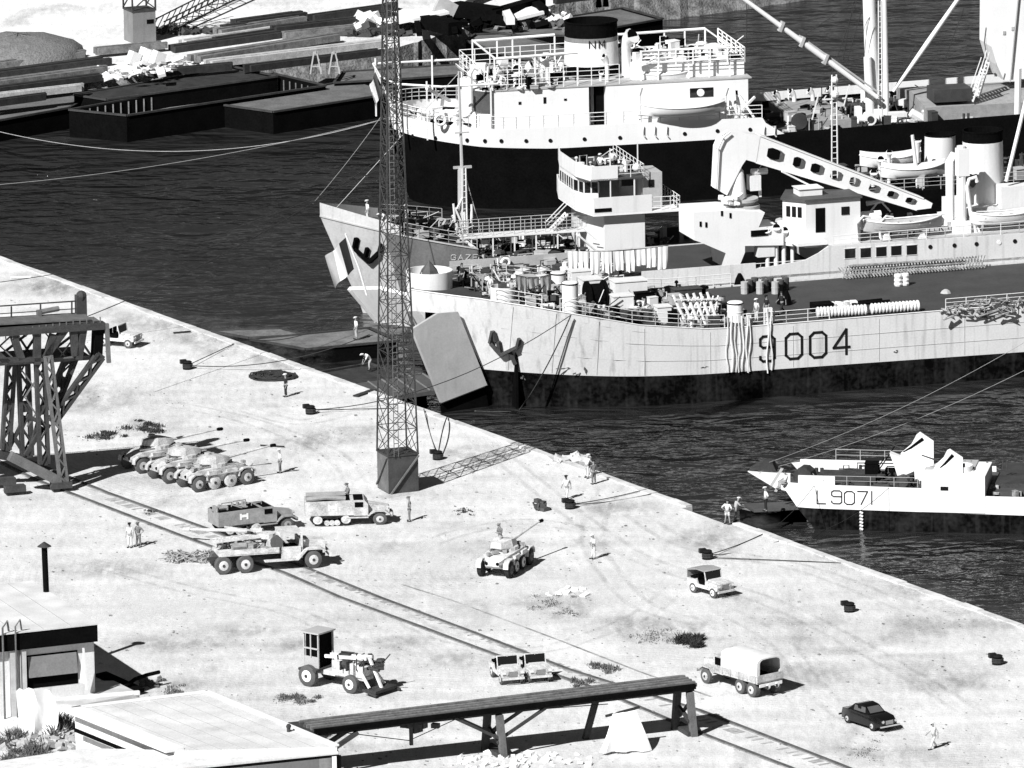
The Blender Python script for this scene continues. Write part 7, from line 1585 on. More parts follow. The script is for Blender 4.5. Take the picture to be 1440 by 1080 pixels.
# legs
for p, q, y, w, m in (((16, 505), (8, 632), gd, .7, STEEL), ((32, 503), (38, 640), gd, .85, STEEL), ((56, 500), (62, 652), .3, .75, STEEL), ((67, 500), (90, 682), -.2, .62, STEELM), ((100, 502), (73, 572), gd * .5, .9, STEEL), ((141, 500), (74, 592), 0, .7, STEEL), ((-60, 520), (-70, 640), gd, .8, STEEL)): laced('leg', p, q, y, w, m)
for p, q, y, w in (((38, 585), (70, 600), .5, .3), ((36, 640), (60, 600), .8, .3), ((10, 600), (36, 640), gd, .3), ((36, 585), (12, 632), gd, .25), ((62, 560), (40, 640), 1.2, .2)): gbeam('leg_brace', p, q, y, w, w, STEEL)
gbeam('foot_beam', (14, 641), (84, 677), -.1, .7, .6, STEELM); gbeam('foot_beam', (-60, 628), (30, 645), gd, .6, .6, STEEL)
for px, py, y in ((86, 684, -.2), (20, 655, 0), (6, 640, gd)):
    c = gy(px, py, y); mb = MB(); mb.box((c.x, y, .5), (1.5, .7, .45))
    for s in (-.45, .45): mb.tube([(c.x + s, y - .2, .36), (c.x + s, y + .2, .36)], .36, 12)
    mb.build('wheel_bogie', RUST, GT)
# ------------------------------------------------------------------ low trestle bridge in the foreground
pr, plf = G(972, 1036), G(706, 1066)
FB2 = Frame(G(972, 1037), math.atan2(pr.y - plf.y, pr.x - plf.x))
TB = fempty(FB2, 'trestle_bridge', 'long low trestle bridge of rails and planks crossing the foreground on braced legs', 'bridge')
def ty(px, py, y=0.0): x, z = FB2.ry(px, py, y); return V((x, y, z))
e0_, e1_ = ty(444, 1031, 0), ty(979, 967, 0); zt = ty(979, 961, 0).z
mb = MB(); mb.hexa([(e0_.x, 0, e0_.z - .1), (e1_.x, 0, e1_.z - .1), (e1_.x, .3, e1_.z - .1), (e0_.x, .3, e0_.z - .1), (e0_.x, 0, e0_.z + .2), (e1_.x, 0, e1_.z + .2), (e1_.x, .3, e1_.z + .2), (e0_.x, .3, e0_.z + .2)]); mb.build('edge_girder', BLACK, TB)
yw = 2.5
for k in range(9):
    y = .32 + k * (yw / 9); mb = MB(); w = yw / 9 * .82; j = rnd.uniform(0, .5); zz = .2 + (.06 if k % 2 else 0)
    mb.hexa([(e0_.x - .4 + j, y, e0_.z + zz - .22), (e1_.x + .2, y, e1_.z + zz - .22), (e1_.x + .2, y + w, e1_.z + zz - .22), (e0_.x - .4 + j, y + w, e0_.z + zz - .22), (e0_.x - .4 + j, y, e0_.z + zz), (e1_.x + .2, y, e1_.z + zz), (e1_.x + .2, y + w, e1_.z + zz), (e0_.x - .4 + j, y + w, e0_.z + zz)]); mb.build('deck_beam', WOOD if k % 2 else mat('oiled_beams', .07, .8, .5, 1, .4, 6), TB)
mb = MB(); mb.hexa([(e0_.x, .3, e0_.z - .3), (e1_.x, .3, e1_.z - .3), (e1_.x, yw, e1_.z - .3), (e0_.x, yw, e0_.z - .3), (e0_.x, .3, e0_.z - .05), (e1_.x, .3, e1_.z - .05), (e1_.x, yw, e1_.z - .05), (e0_.x, yw, e0_.z - .05)]); mb.build('deck_underside', WOODD, TB)
def tb(nm, p, q, y, w, m=STEEL, y2=None):
    mb = MB(); b_ = ty(*q, y if y2 is None else y2); mb.beam(ty(*p, y), b_, w, w, up=(0, 1, 0)); mb.build(nm, m, TB)
for xx, pyb in ((972, 1036), (704, 1064)):
    for y, sgn in ((.2, 1), (yw - .3, -1)):
        t_ = ty(xx, pyb - 70, .2); p = V((t_.x - .1, y, e0_.z + (e1_.z - e0_.z) * (t_.x - e0_.x) / (e1_.x - e0_.x) - .3)); mb = MB(); mb.beam(p, (t_.x - .1 + .25 * (1 if sgn > 0 else -1), y, 0), .42); mb.build('leg', STEEL if sgn < 0 else STEELM, TB)
    mb = MB(); mb.beam((t_.x - .1, .2, 1.0), (t_.x - .1, yw - .3, 1.6), .22); mb.beam((t_.x, .2, 2.4), (t_.x, yw - .3, .9), .18); mb.box((t_.x + .1, 1.6, .15), (.7, yw + .3, .3)); mb.build('cross_frame', STEEL, TB)
for s in (-1, 1):
    t_ = ty(704, 1030, .2); zt2 = e0_.z + (e1_.z - e0_.z) * .5
    for y in (.25, yw - .4): mb = MB(); mb.beam((t_.x, y, zt2 - 1.9), (t_.x + s * 3.1, y, zt2 - .2), .18); mb.build('diagonal_brace', STEEL, TB)
for s in (0, 1): mb = MB(); mb.beam((e0_.x + 2.9 + s, .2 + s * 2.4, e0_.z - .3), (e0_.x - .6 + s, .2 + s * 2.4, e0_.z - 2.2), .26); mb.build('diagonal_brace', STEEL, TB)
tb('prop', (838, 985), (818, 1058), yw, .35)
mb = MB(); mb.beam((e0_.x + .3, .2, e0_.z - .2), (e0_.x - .2, .2, 0), .35); mb.box((e0_.x - .3, 1.8, e0_.z - .25), (.9, 2.6, .6)); mb.build('end_bearing', STEEL, TB)
mb = MB(); c = ty(578, 1022, 1.6)
for k in range(9): mb.box((c.x + rnd.uniform(-1, 2.2), 1.6 + rnd.uniform(-.5, .5), c.z + rnd.uniform(-.3, .3)), (rnd.uniform(.2, .7), .5, rnd.uniform(.2, .5)), rz=rnd.random())
mb.beam(c, c + V((0, 0, -1.2)), .2); mb.build('hanging_winch', STEEL, TB)
mb = MB(); a_ = ty(450, 1026, 2); b_ = ty(855, 990, 2); mb.tube([a_, (c.x, 2, c.z - 1.0), ty(655, 1005, 2), b_], .03, 4); mb.build('brace_wire', ROPE, TB)
# white tarpaulin lean-to under the bridge
FT2 = Frame(G(878, 1060), R(15)); r = fempty(FT2, 'tarpaulin_shelter', 'white tarpaulin hung like a tent from the trestle bridge', 'tarpaulin')
q = [FT2.ry(*p, y) + (y,) for p, y in (((843, 1058), 0), ((918, 1056), 0), ((893, 997), 1.4), ((862, 1002), 1.4))]
b = MB(); nn = 10; vs = []
for i in range(nn + 1):
    t = i / nn; lo_ = V((q[0][0] + (q[1][0] - q[0][0]) * t, 0, q[0][1] + (q[1][1] - q[0][1]) * t)); hi_ = V((q[3][0] + (q[2][0] - q[3][0]) * t, 1.4, q[3][1] + (q[2][1] - q[3][1]) * t))
    for j in range(5): u = j / 4; p = hi_.lerp(lo_, u); p.y -= .18 * math.sin(i * 1.7) * u + .25 * math.sin(u * 3.1); vs.append(p)
b.add(vs, [(i * 5 + j, i * 5 + 5 + j, i * 5 + 6 + j, i * 5 + 1 + j) for i in range(nn) for j in range(4)]); b.build('sheet', CLOTH, r, True)
b = MB(); b.beam((q[3][0] - .5, 1.4, q[3][1] - .2), (q[2][0] + .3, 1.4, q[2][1] + .1), .14); b.build('pole', WOODD, r)
# ------------------------------------------------------------------ buildings at the lower left
def rpoly(px_list, z): return [(G(x, y, z).x, G(x, y, z).y) for x, y in px_list]
# flat roofed workshop with black fascia
Z1 = 5.6
c = G(137, 878, Z1); FH = Frame((c.x, c.y, 0), R(22)); h1 = fempty(FH, 'workshop_building', 'white flat roofed workshop with wide black fascia at the left edge', 'building')
Wd = 17.0; dp = 13.0
mb = MB(); mb.bx(-Wd, 0, 0, dp, Z1 - 1.15, Z1 - .02); f_ = mb.build('fascia', BLACK, h1)
mb = MB(); mb.bx(-Wd - .05, .06, -.06, dp + .06, Z1 - .015, Z1 + .07); mb.build('roof', ROOFM, h1)
wy = .5; mb = MB(); mb.bx(-Wd + .2, -.1, wy, dp - .2, 0, Z1 - 1.153); wl = mb.build('wall', STUCCO, h1)
a_ = FH.ry(36, 922, wy); b_ = FH.ry(110, 965, wy)
mb = MB(); mb.bx(a_[0], b_[0], wy - .02, wy + .1, b_[1] + .2, a_[1]); mb.build('window_recess', BLACK, wl)
mb = MB(); mb.hexa([(a_[0] + .1, wy - .35, b_[1] + 1.0), (b_[0] - .1, wy - .35, b_[1] + 1.0), (b_[0] - .1, wy - .28, b_[1] + 1.0), (a_[0] + .1, wy - .28, b_[1] + 1.0), (a_[0] + .1, wy - .1, a_[1] - .1), (b_[0] - .1, wy - .1, a_[1] - .1), (b_[0] - .1, wy - .03, a_[1] - .1), (a_[0] + .1, wy - .03, a_[1] - .1)]); mb.build('rolling_shutter', GREY, wl)
for px in (18, 33): x, z = FH.ry(px, 950, wy - .25); mb = MB(); mb.bx(x - .18, x + .18, wy - .4, wy - .02, 0, Z1 - 1.16); mb.build('pilaster', CONC, h1)
for px, r_ in ((5, .07), (23, .06)): x, z = FH.ry(px, 950, -.1); mb = MB(); mb.tube([(x, -.15, 0), (x, -.15, Z1 + .5), (x + .35, -.1, Z1 + .9), (x + .6, .4, Z1 + .1)], r_, 6); mb.build('rain_pipe', STEELM, h1)
x, z = FH.ry(117, 906, -.3); mb = MB(); mb.beam((x, -.3, Z1 - 1.4), (x + .1, -.5, 1.4), .12); mb.add([(x, -.3, Z1 - 1.4), (x - .25, -.1, 1.9), (x + .02, -.35, 1.8)], [(0, 1, 2)]); mb.build('lamp_bracket', WHITE, h1)
mb = MB()
for k in range(1, 9): mb.beam((-Wd + k * 1.9, .1, Z1 + .075), (-Wd + k * 1.9 + .05, dp - .1, Z1 + .075), .05, .03)
mb.build('felt_seams', GREYL, h1)
# stove pipe standing on the roof
x, y = FH.rz(65, 832, Z1 + .07); zc = FH.ry(64, 765, y)[1]
mb = MB(); mb.tube([(x, y, Z1), (x - .05, y, zc - .2)], .2, 12); st_ = mb.build('stove_pipe', BLACK, h1, True)
mb = MB(); mb.lathe([(.48, 0), (.03, .32)], (x - .05, y, zc - .15), 14); mb.build('pipe_hat', STEEL, st_)
# lower buildings with white roof slab
Z2 = 3.4
c0, c1, c2, c3 = [V((*p, 0)) for p in rpoly(((100, 997), (291, 974), (474, 1050), (246, 1056)), Z2)]
h2 = empty('low_building', (c2.x, c2.y, 0), 0, 'low white building with broad bare roof slab and white parapet, bottom left', 'building')
def loc2(p, z=0): return V((p.x - c2.x, p.y - c2.y, z))
mb = MB(); mb.prism([tuple(loc2(p).xy) for p in (c0, c1, c2, c3)][::-1], Z2 - .3, Z2, 'z'); mb.build('roof', ROOFM, h2)
cen = (c0 + c1 + c2 + c3) / 4
mb = MB(); mb.prism([tuple(loc2(cen + (p - cen) * .97).xy) for p in (c0, c1, c2, c3)][::-1], 0, Z2 - .303, 'z'); mb.build('wall', STUCCO, h2)
mb = MB(); mb.beam(loc2(c0, Z2 + .05), loc2(c3, Z2 + .05), 1.3, .18); mb.beam(loc2(c0, Z2 + .08), loc2(c1, Z2 + .08), .3, .12); mb.beam(loc2(c1, Z2 + .08), loc2(c2, Z2 + .08), .3, .12); mb.build('parapet', CREAM, h2)
mb = MB()
for k in range(1, 7): mb.beam(loc2(c0.lerp(c1, k / 7) , Z2 + .004), loc2(c3.lerp(c2, k / 7), Z2 + .004), .05, .02)
mb.build('felt_seams', GREYL, h2)
mb = MB(); mb.beam(loc2(c0.lerp(c3, .12) - V((.55, .35, 0)), Z2 - .95), loc2(c0.lerp(c3, .82) - V((.55, .35, 0)), Z2 - .95), .12, .22); mb.build('window_slit', BLACK, h2)
mb = MB(); p = V((*rpoly(((406, 1029),), Z2)[0], 0)); mb.tube([loc2(p, Z2), loc2(p, Z2 + .35)], .12, 8); mb.ball(loc2(p, Z2 + .35), .17); mb.build('vent_cap', STEEL, h2)
Z3 = 3.1
d = [V((*p, 0)) for p in rpoly(((-80, 1082), (118, 1052), (246, 1055), (474, 1053), (476, 1058), (290, 1076), (150, 1092), (-80, 1112)), Z3)]
h3 = empty('low_building', (d[3].x, d[3].y, 0), 0, 'white building edge along the very bottom left, in front of the bare roof slab', 'building')
def loc3(p, z=0): return V((p.x - d[3].x, p.y - d[3].y, z))
mb = MB(); mb.prism([tuple(loc3(p).xy) for p in d][::-1], Z3 - .16, Z3, 'z'); mb.build('roof', STUCCO, h3)
mb = MB(); pts = [tuple(loc3(p + V((0, .8, 0))).xy) for p in (d[2], d[3], d[4], d[5], d[6])]; mb.prism(pts[::-1], 0, Z3 - .17, 'z'); mb.build('wall', GREYL, h3)
mb = MB(); mb.beam(loc3(d[4], Z3 - .2), loc3(d[6], Z3 - .2), .16, .14); mb.beam(loc3(d[4], Z3 - .2), loc3(d[4], 0), .3); mb.build('gutter', BLACK, h3)
mb = MB(); p_ = loc3(d[4].lerp(d[5], .02), 0); mb.beam((p_.x - .1, p_.y - .1, 0), (p_.x - .1, p_.y - .1, Z3 - .2), .28); mb.build('corner_post', STUCCO, h3)
# raised loading ledge beside the workshop
q = [V((*p, 0)) for p in rpoly(((56, 987), (112, 958), (160, 957), (196, 975), (110, 992)), .9)]
o = empty('loading_ledge', (q[0].x, q[0].y, 0), 0, 'low pale concrete ledge between the workshop and the bare roof', 'ledge')
mb = MB(); mb.prism([tuple((p - q[0]).xy) for p in q][::-1], 0, .9, 'z'); mb.build('ledge_slab', CONC, o)
mb = MB(); mb.beam(V((0, 0, .95)), V(((q[3] - q[0]).x, (q[3] - q[0]).y, .95)), .3, .25); mb.build('kerb', STUCCO, o)
# tarpaulin draped by the wall
FT3 = Frame(G(52, 1035), R(10)); b = MB(); vs = []
for i in range(9):
    for j in range(7):
        t, u = i / 8, j / 6; x0_, x1_ = -1.3 + .2 * u, .9 + .6 * u * (1 - u) * 3; x = x0_ + (x1_ - x0_) * t; z = 3.1 * (1 - u) + .1 - .35 * abs(t - .4) * (1 - u); vs.append((x, -.9 * u + .25 * math.sin(t * 9 + u * 2), z + .12 * math.sin(i * 2.3)))
b.add(vs, [(i * 7 + j, i * 7 + 7 + j, i * 7 + 8 + j, i * 7 + 1 + j) for i in range(8) for j in range(6)]); o = b.build('tarpaulin', CLOTH, None, True); o.location = FT3.o; o.rotation_euler = (0, 0, FT3.a); tag(o, 'crumpled white tarpaulin draped below the workshop window', 'tarpaulin')
# plank gangway and pole by the workshop
p, q_ = G(142, 948, .8), G(196, 972, .3); mb = MB(); mb.beam(p, q_, .9, .25); o = mb.build('dark_gangway', BLACK); tag(o, 'black plank gangway sloping down from the workshop corner', 'gangway')
mb = MB(); mb.tube([G(175, 966, .6), G(190, 955, .9), G(207, 949, 1.0), G(224, 945, 1.0)], .13, 6); tag(mb.build('bent_pipe', BLACK), 'bent black pipe lying across the gangway beside the bare roof', 'pipe')
# ------------------------------------------------------------------ bollards and their mooring lines
def bollard(px, py, label, tilt=0.0):
    b = MB(); b.lathe([(.34, 0), (.34, .04), (.24, .08), (.2, .34), (.27, .42), (.3, .5), (.22, .56)], (0, 0, 0), 14); o = b.build('mooring_bollard', mat('bollard_iron', .01, .55, .3, 2, .2, 8), None, True); p = G(px, py); o.location = p; o.rotation_euler = (0, 0, 0); o.scale = (1.15, 1.15, 1.15)
    b = MB(); b.box((-.3, .1, .5), (.42, .3, .26), rz=.3); h = b.build('horn', MATS['bollard_iron'], o)
    b = MB(); [b.tube([(.31 * math.cos(t), .31 * math.sin(t), z) for t in frange(0, 6.283, 12)], .055, 5, cap=False) for z in (.14, .24, .33)]; b.build('rope_turns', ROPE, o)
    return tag(o, label, 'bollard', 'mooring bollards')
bl = {}
for i, (px, py, lab) in enumerate(((264, 519, 'black mooring bollard nearest the open jeep, farthest left of all'), (437, 582, 'black mooring bollard left of the lattice tower'), (616, 646, 'black mooring bollard just right of the lattice tower with two slack ropes'), (802, 715, 'black mooring bollard with ropes, below the man in pale uniform'), (995, 786, 'black mooring bollard with ropes, behind the roofed jeep'), (1195, 860, 'black mooring bollard with no rope, right of the roofed jeep'), (1403, 934, 'black mooring bollard at the right edge of the picture'))): bl[i] = bollard(px, py, lab)
b = MB()
for k in range(5): b.box((rnd.uniform(-.25, .25), rnd.uniform(-.2, .2), .12 + .2 * k * .7), (.6 - .06 * k, .5, .28), rz=rnd.uniform(0, 1))
for k in range(6): b.tube([(rnd.uniform(-.4, .4), rnd.uniform(-.3, .3), .1), (rnd.uniform(-.6, .6), rnd.uniform(-.4, .4), .6)], .07, 5)
o = b.build('heap_of_gear', GREYD); o.location = G(761, 718); tag(o, 'small dark heap of gear left of the bollard below the walking man', 'gear heap')
def catenary(name, a, b_, sag, r_, m, label, cat='rope', n=16, group=None):
    a, b_ = V(a), V(b_); mb = MB(); o0 = a.copy(); mb.tube([(a.lerp(b_, t) + V((0, 0, -sag * 4 * t * (1 - t)))) - o0 for t in frange(0, 1, n)], r_, 5); o = mb.build(name, m, None, True); o.location = o0; return tag(o, label, cat, group)
Bp = lambda i: bl[i].location + V((0, 0, .3))
lsA = FA.m @ V((.5, a_in(.5, 5), 6.5)); 
def A_at(px, py, y=None):
    y = 0 if y is None else y; x, z = FA.ry(px, py, y); return FA.m @ V((x, y, z))
LINES = [
 (Bp(0), G(345, 476), .0, 'mooring line running from the farthest left bollard to the quay edge'), (G(345, 476), A_at(500, 432, 10), 1.0, 'mooring line from the quay edge up to the landing ship bow'),
 (Bp(0), A_at(520, 470, 9), .9, 'lower mooring line from the farthest left bollard to the ships'),
 (Bp(1), A_at(540, 555, 6), .3, 'mooring line from the bollard left of the tower to the landing ship ramp'), (Bp(1) + V((.1, 0, 0)), G(560, 574), 0, 'slack line lying from the bollard left of the tower to the quay edge'),
 (Bp(1), A_at(803, 443, .1), 1.6, 'thin mooring line passing the lattice tower up to the landing ship rail'),
 (Bp(2), G(596, 575, .3), .3, 'slack rope from the bollard right of the tower, left one of two'), (Bp(2), G(629, 586, .2), -.4, 'thick slack rope from the bollard right of the tower, right one of two'),
 (Bp(3), G(908, 688, .1), .1, 'upper mooring line from the bollard below the walking man'), (Bp(3), G(925, 692, .1), .2, 'lower mooring line from the bollard below the walking man'),
 (G(908, 688, .1), FL.m @ p3(FL, 1062, 668, LW), .6, 'line from the quay edge to the landing craft bow'),
 (Bp(4), G(1082, 746, .1), .15, 'upper mooring line from the bollard behind the roofed jeep'), (Bp(4), G(1105, 757, .1), .3, 'middle mooring line from the bollard behind the roofed jeep'), (Bp(4) - V((0, 0, .2)), G(1190, 792, .02), -.02, 'lower line lying on the quay from the bollard behind the roofed jeep'),
 (G(1082, 746, .1), FL.m @ p3(FL, 1145, 683, .0), .3, 'rope from the quay edge to the landing craft number'), (G(1105, 757, .1), FL.m @ p3(FL, 1250, 686, .0), .8, 'rope from the quay edge across the number of the landing craft'),
 (A_at(803, 443, .02), G(730, 577, ZW), .5, 'thick rope hanging in a curve from the landing ship rail to the water'),
]
for i, (a, b_, sg, lab) in enumerate(LINES): catenary('mooring_rope', a, b_, sg, .05 if 'thick' in lab else (.018 if 'number' in lab else .035), ROPE, lab, 'rope', group='mooring ropes')
# long lines crossing the harbour
def air(px, py, Y):
    d = ray(px, py); t = (Y - CPOS.y) / d.y; return CPOS + d * t
FLB = FL.m @ p3(FL, 1066, 664, LW - .5)
for (p, y1_, q, y2_, sg, m, r_, lab) in (
 ((-30, 178), 100, (548, 165), 92, 2.6, ROPEL, .035, 'pale cable sagging across the harbour from the left to the black hull stern'), ((-30, 262), 60, (545, 166), 90, .8, ROPEL, .035, 'pale cable rising across the harbour to the black hull stern'),
 ((120, 446), -8, (545, 216), 30, .9, ROPE, .045, 'dark cable from the gantry pulley to the lattice tower'), ((-20, 399), 10, (545, 232), 30, 1.5, ROPE, .035, 'second dark cable running from the left edge to the lattice tower'),
 ((-10, 262), 100, (0, 0), 0, 0, None, 0, ''), ((535, 165), 88, (440, 286), 66, .2, ROPEL, .03, 'pale line from the black hull stern towards the tanker bow'),
 ((1470, 478), 20, (1000, 528), 50, .4, ROPEL, .03, 'pale line along the landing ship black waterline at the right'), ((1470, 520), 20, (915, 575), 30, .8, ROPEL, .03, 'second pale line running low along the landing ship side'),
 ((1500, 490), -10, (1066, 664), FLB.y, .8, ROPEL, .035, 'pale cable coming down from the right towards the landing craft bow'), ((1500, 445), -10, (1082, 650), FLB.y, .8, ROPEL, .03, 'upper pale cable coming down from the right over the landing craft'),
 ((668, 578), -6, (1045, 525), 45, 1.0, ROPEL, .03, 'pale line from the quay edge along the black waterline of the landing ship')):
    if m is None: continue
    catenary('harbour_cable', air(*p, y1_), air(*q, y2_), sg, r_ * (.6 if 'landing craft' in lab else .85), m, lab, 'cable', 30, 'cables across the harbour')
# ------------------------------------------------------------------ weeds, bushes, heaps on the quay
def tuft(px, py, w, h, n, label, m=GRASS, cat='weeds'):
    p = G(px, py); b = MB(); sub_ = [(rnd.gauss(0, .5) * w, rnd.gauss(0, .5) * w * 1.4, rnd.uniform(.3, 1)) for _ in range(9)] + [(0, 0, 1)]
    for _ in range(int(n * 1.8)):
        cx, cy_, k_ = rnd.choice(sub_); u, v = rnd.gauss(0, .22 * k_), rnd.gauss(0, .22 * k_); x, y = cx + u * w, cy_ + v * w * 1.3; hh = h * k_ * rnd.uniform(.2, 1) * max(.2, 1 - (u * u + v * v) * 4); a = rnd.uniform(0, 6.28); l = rnd.uniform(.1, .5) * h; s = rnd.uniform(.012, .035) + w * .004
        q = V((x + math.cos(a) * l, y + math.sin(a) * l, hh)); n_ = V((math.sin(a), -math.cos(a), 0)) * s; o_ = V((x, y, 0)); m_ = (o_ + q) / 2 + V((0, 0, hh * .15)); b.add([o_ - n_, o_ + n_, m_ + n_, q, m_ - n_], [(0, 1, 2, 3, 4)])
    o = b.build('weed_clump', m); o.location = p; return tag(o, label, cat)
DKG = mat('dark_scrub', .045, .9, .6, 3, .4, 14)
tuft(970, 905, .95, 1.0, 900, 'round dark bush behind the canvas covered truck', DKG, 'bush')
tuft(415, 982, 1.4, .5, 330, 'dry weeds on the ground left of the crane tractor')
tuft(852, 940, 1.1, .5, 260, 'dry weeds beside the rails, right of the pair of open jeeps'); tuft(818, 962, .9, .45, 220, 'dry weeds just behind the trestle bridge planks')
tuft(210, 599, 1.6, .45, 420, 'flat dark weeds on the quay above the row of armoured cars', DKG)
tuft(150, 612, 1.4, .5, 300, 'dark weeds behind the gantry legs', DKG); tuft(765, 847, 1.7, .18, 260, 'thin weeds in the middle of the quay'); tuft(925, 893, 2.0, .2, 200, 'sparse weeds left of the round dark bush'); tuft(800, 862, 1.2, .15, 130, 'sparse weeds near the rails in the middle of the quay')
tuft(215, 719, .7, .18, 130, 'small dark weed patch between the rails by the two standing men', DKG); tuft(652, 719, .8, .2, 120, 'small dark weed patch right of the pale half track', DKG)
tuft(240, 972, 1.2, .35, 160, 'weeds behind the bare roof slab'); tuft(1215, 1060, 1.6, .12, 150, 'thin weeds below the black car')
tuft(450, 1035, 1.1, .9, 260, 'dark weeds under the left end of the trestle bridge', DKG)
for px, py, w, h, lab in ((20, 1045, 1.9, 1.3, 'tangled scrub at the bottom left corner'), (85, 1030, 1.7, 1.5, 'tangled scrub between the white tarpaulin and the bare roof'), (55, 1060, 2.0, 1.0, 'low scrub along the bottom left building')): tuft(px, py, w, h, 700, lab, GRASS, 'scrub'); 
def chunk_heap(name, px0, px1, py, spread, n, s0, s1, m, label, cat, hz=1.0, z=0.0):
    a, b_ = G(px0, py, z), G(px1, py, z); c0_ = a.lerp(b_, .5); mb = MB()
    for _ in range(n):
        t = rnd.random(); p = a.lerp(b_, t) - c0_; p.y += rnd.uniform(-spread, spread); s = rnd.uniform(s0, s1); mb.box((p.x, p.y, rnd.uniform(0, hz) * math.sin(math.pi * t) ** .5), (s * rnd.uniform(.6, 1.6), s, s * rnd.uniform(.3, .8)), rz=rnd.uniform(0, 3), rx=rnd.uniform(-.6, .6), ry=rnd.uniform(-.6, .6))
    o = mb.build(name, m); o.location = c0_; return tag(o, label, cat, kind='stuff')
o = chunk_heap('rubble_heap', 380, 432, 530, 1.2, 0, .2, .6, ROPE, '', '') if False else None
b = MB(); 
for _ in range(60):
    a = rnd.uniform(0, 6.28); r_ = rnd.uniform(.4, 1.5); b.tube([(r_ * math.cos(a + k * .35) * 1.3, r_ * math.sin(a + k * .35), rnd.uniform(.03, .28)) for k in range(6)], .06, 5)
o = b.build('rope_heap', ROPE); o.location = G(385, 531); tag(o, 'heap of black coiled rope on the quay beside the man in dark clothes', 'rope heap')
chunk_heap('rubble_heap', 640, 830, 1070, 1.8, 60, .12, .45, CREAM, 'scattered white rubble along the bottom edge below the trestle bridge', 'rubble', .08)
chunk_heap('rubble_heap', 0, 110, 1046, 2.0, 110, .15, .6, GREYL, 'scattered junk in the scrub at the bottom left', 'junk', .5)
chunk_heap('stone_heap', 778, 828, 647, .8, 26, .3, .8, CONC, 'pale stones lying along the quay edge left of the two working men', 'stones', .15)
chunk_heap('stone_heap', 770, 830, 832, 1.3, 22, .15, .45, CREAM, 'few white stones scattered in the middle of the quay', 'stones', .05)
chunk_heap('stone_heap', 200, 232, 962, 1.2, 18, .15, .4, STEELM, 'dark debris beside the bent black pipe', 'debris', .2)
for i, (p, q, w, lab) in enumerate((((500, 557), (526, 548), .5, 'dark plank at the quay edge in front of the tower'), ((244, 468), (268, 466), .18, 'thin dark plank on the quay left of the first bollard'), ((15, 390), (44, 389), .3, 'pale plank near the top left quay edge'), ((366, 626), (400, 628), .06, 'thin dark stick on the ground above the lone standing man'))):
    a, b_ = G(*p, .08), G(*q, .08); mb = MB(); mb.beam(V((0, 0, 0)), b_ - a, w, .1); o = mb.build('plank', WOODD if i != 2 else CREAM); o.location = a; tag(o, lab, 'plank')
# pontoons and small craft between quay and landing ship bow
def barge(name, px_c, z, zb, m, dm, label, cat='barge', rim=True, opened=False, group=None):
    c = [G(x, y, z) for x, y in px_c]; o0 = c[0]; r = empty(name, (o0.x, o0.y, 0), 0, label, cat, group); L2 = [(p.x - o0.x, p.y - o0.y) for p in c]
    cen = V((sum(p[0] for p in L2) / len(L2), sum(p[1] for p in L2) / len(L2)))
    area = sum(L2[i][0] * L2[(i + 1) % len(L2)][1] - L2[(i + 1) % len(L2)][0] * L2[i][1] for i in range(len(L2)))
    if area < 0: L2 = L2[::-1]
    inn = [tuple(cen + (V(p) - cen) * .93) for p in L2]; n = len(L2)
    mb = MB(); mb.prism(L2, zb, z - (.0 if not opened else 0), 'z') if not opened else None
    if opened:
        vs = [(*p, zb) for p in L2] + [(*p, z) for p in L2] + [(*p, z) for p in inn] + [(*p, z - 1.5) for p in inn]
        fs = [tuple(range(n))[::-1]] + [(i, (i + 1) % n, n + (i + 1) % n, n + i) for i in range(n)] + [(n + i, n + (i + 1) % n, 2 * n + (i + 1) % n, 2 * n + i) for i in range(n)] + [(2 * n + i, 2 * n + (i + 1) % n, 3 * n + (i + 1) % n, 3 * n + i) for i in range(n)] + [tuple(range(3 * n, 4 * n))]
        mb.add(vs, fs)
    mb.build('hull', m, r)
    if not opened: mb = MB(); mb.prism(inn, z - .02, z + .03, 'z'); mb.build('deck', dm, r)
    if rim:
        mb = MB()
        for i in range(n): mb.beam((*L2[i], z + .05), (*L2[(i + 1) % n], z + .05), .22, .16)
        mb.build('rubbing_strake', STEEL, r)
    if opened:
        mb = MB()
        for i in range(n):
            a, b_ = V(inn[i]), V(inn[(i + 1) % n]); k = int((b_ - a).length / .9)
            for j in range(k): p = a.lerp(b_, (j + .5) / max(1, k)); mb.beam((p.x, p.y, z - 1.5), (p.x, p.y, z - .1), .12)
        mb.build('ribbed_lining', WOOD, r)
        mb = MB(); i2 = [tuple(cen + (V(p) - cen) * .85) for p in L2]; mb.prism(i2, z - 1.5, z - 1.25, 'z'); mb.build('cargo_floor', dm, r)
    return r
PLK = mat('barge_planks', .16, .9, .4, .8, .35, 5)
barge('pontoon', [(352, 478), (520, 462), (560, 480), (430, 492)], -1.0, -2.6, BLACK, PLK, 'dark pontoon between the quay and the landing ship bow, upper one', 'pontoon')
barge('pontoon', [(425, 528), (520, 512), (600, 545), (540, 560)], -1.1, -2.6, BLACK, WOODD, 'dark pontoon under the landing ship ramp, lower one', 'pontoon')
barge('work_boat', [(293, 466), (395, 463), (430, 472), (350, 476)], -1.4, -2.6, BLACK, WOOD, 'long dark boat lying along the quay edge left of the pontoons', 'boat')
barge('landing_stage', [(1040, 716), (1110, 707), (1135, 713), (1075, 724)], -1.45, -3, BLACK, GREY, 'grey landing stage in front of the landing craft ramp', 'landing stage', False)
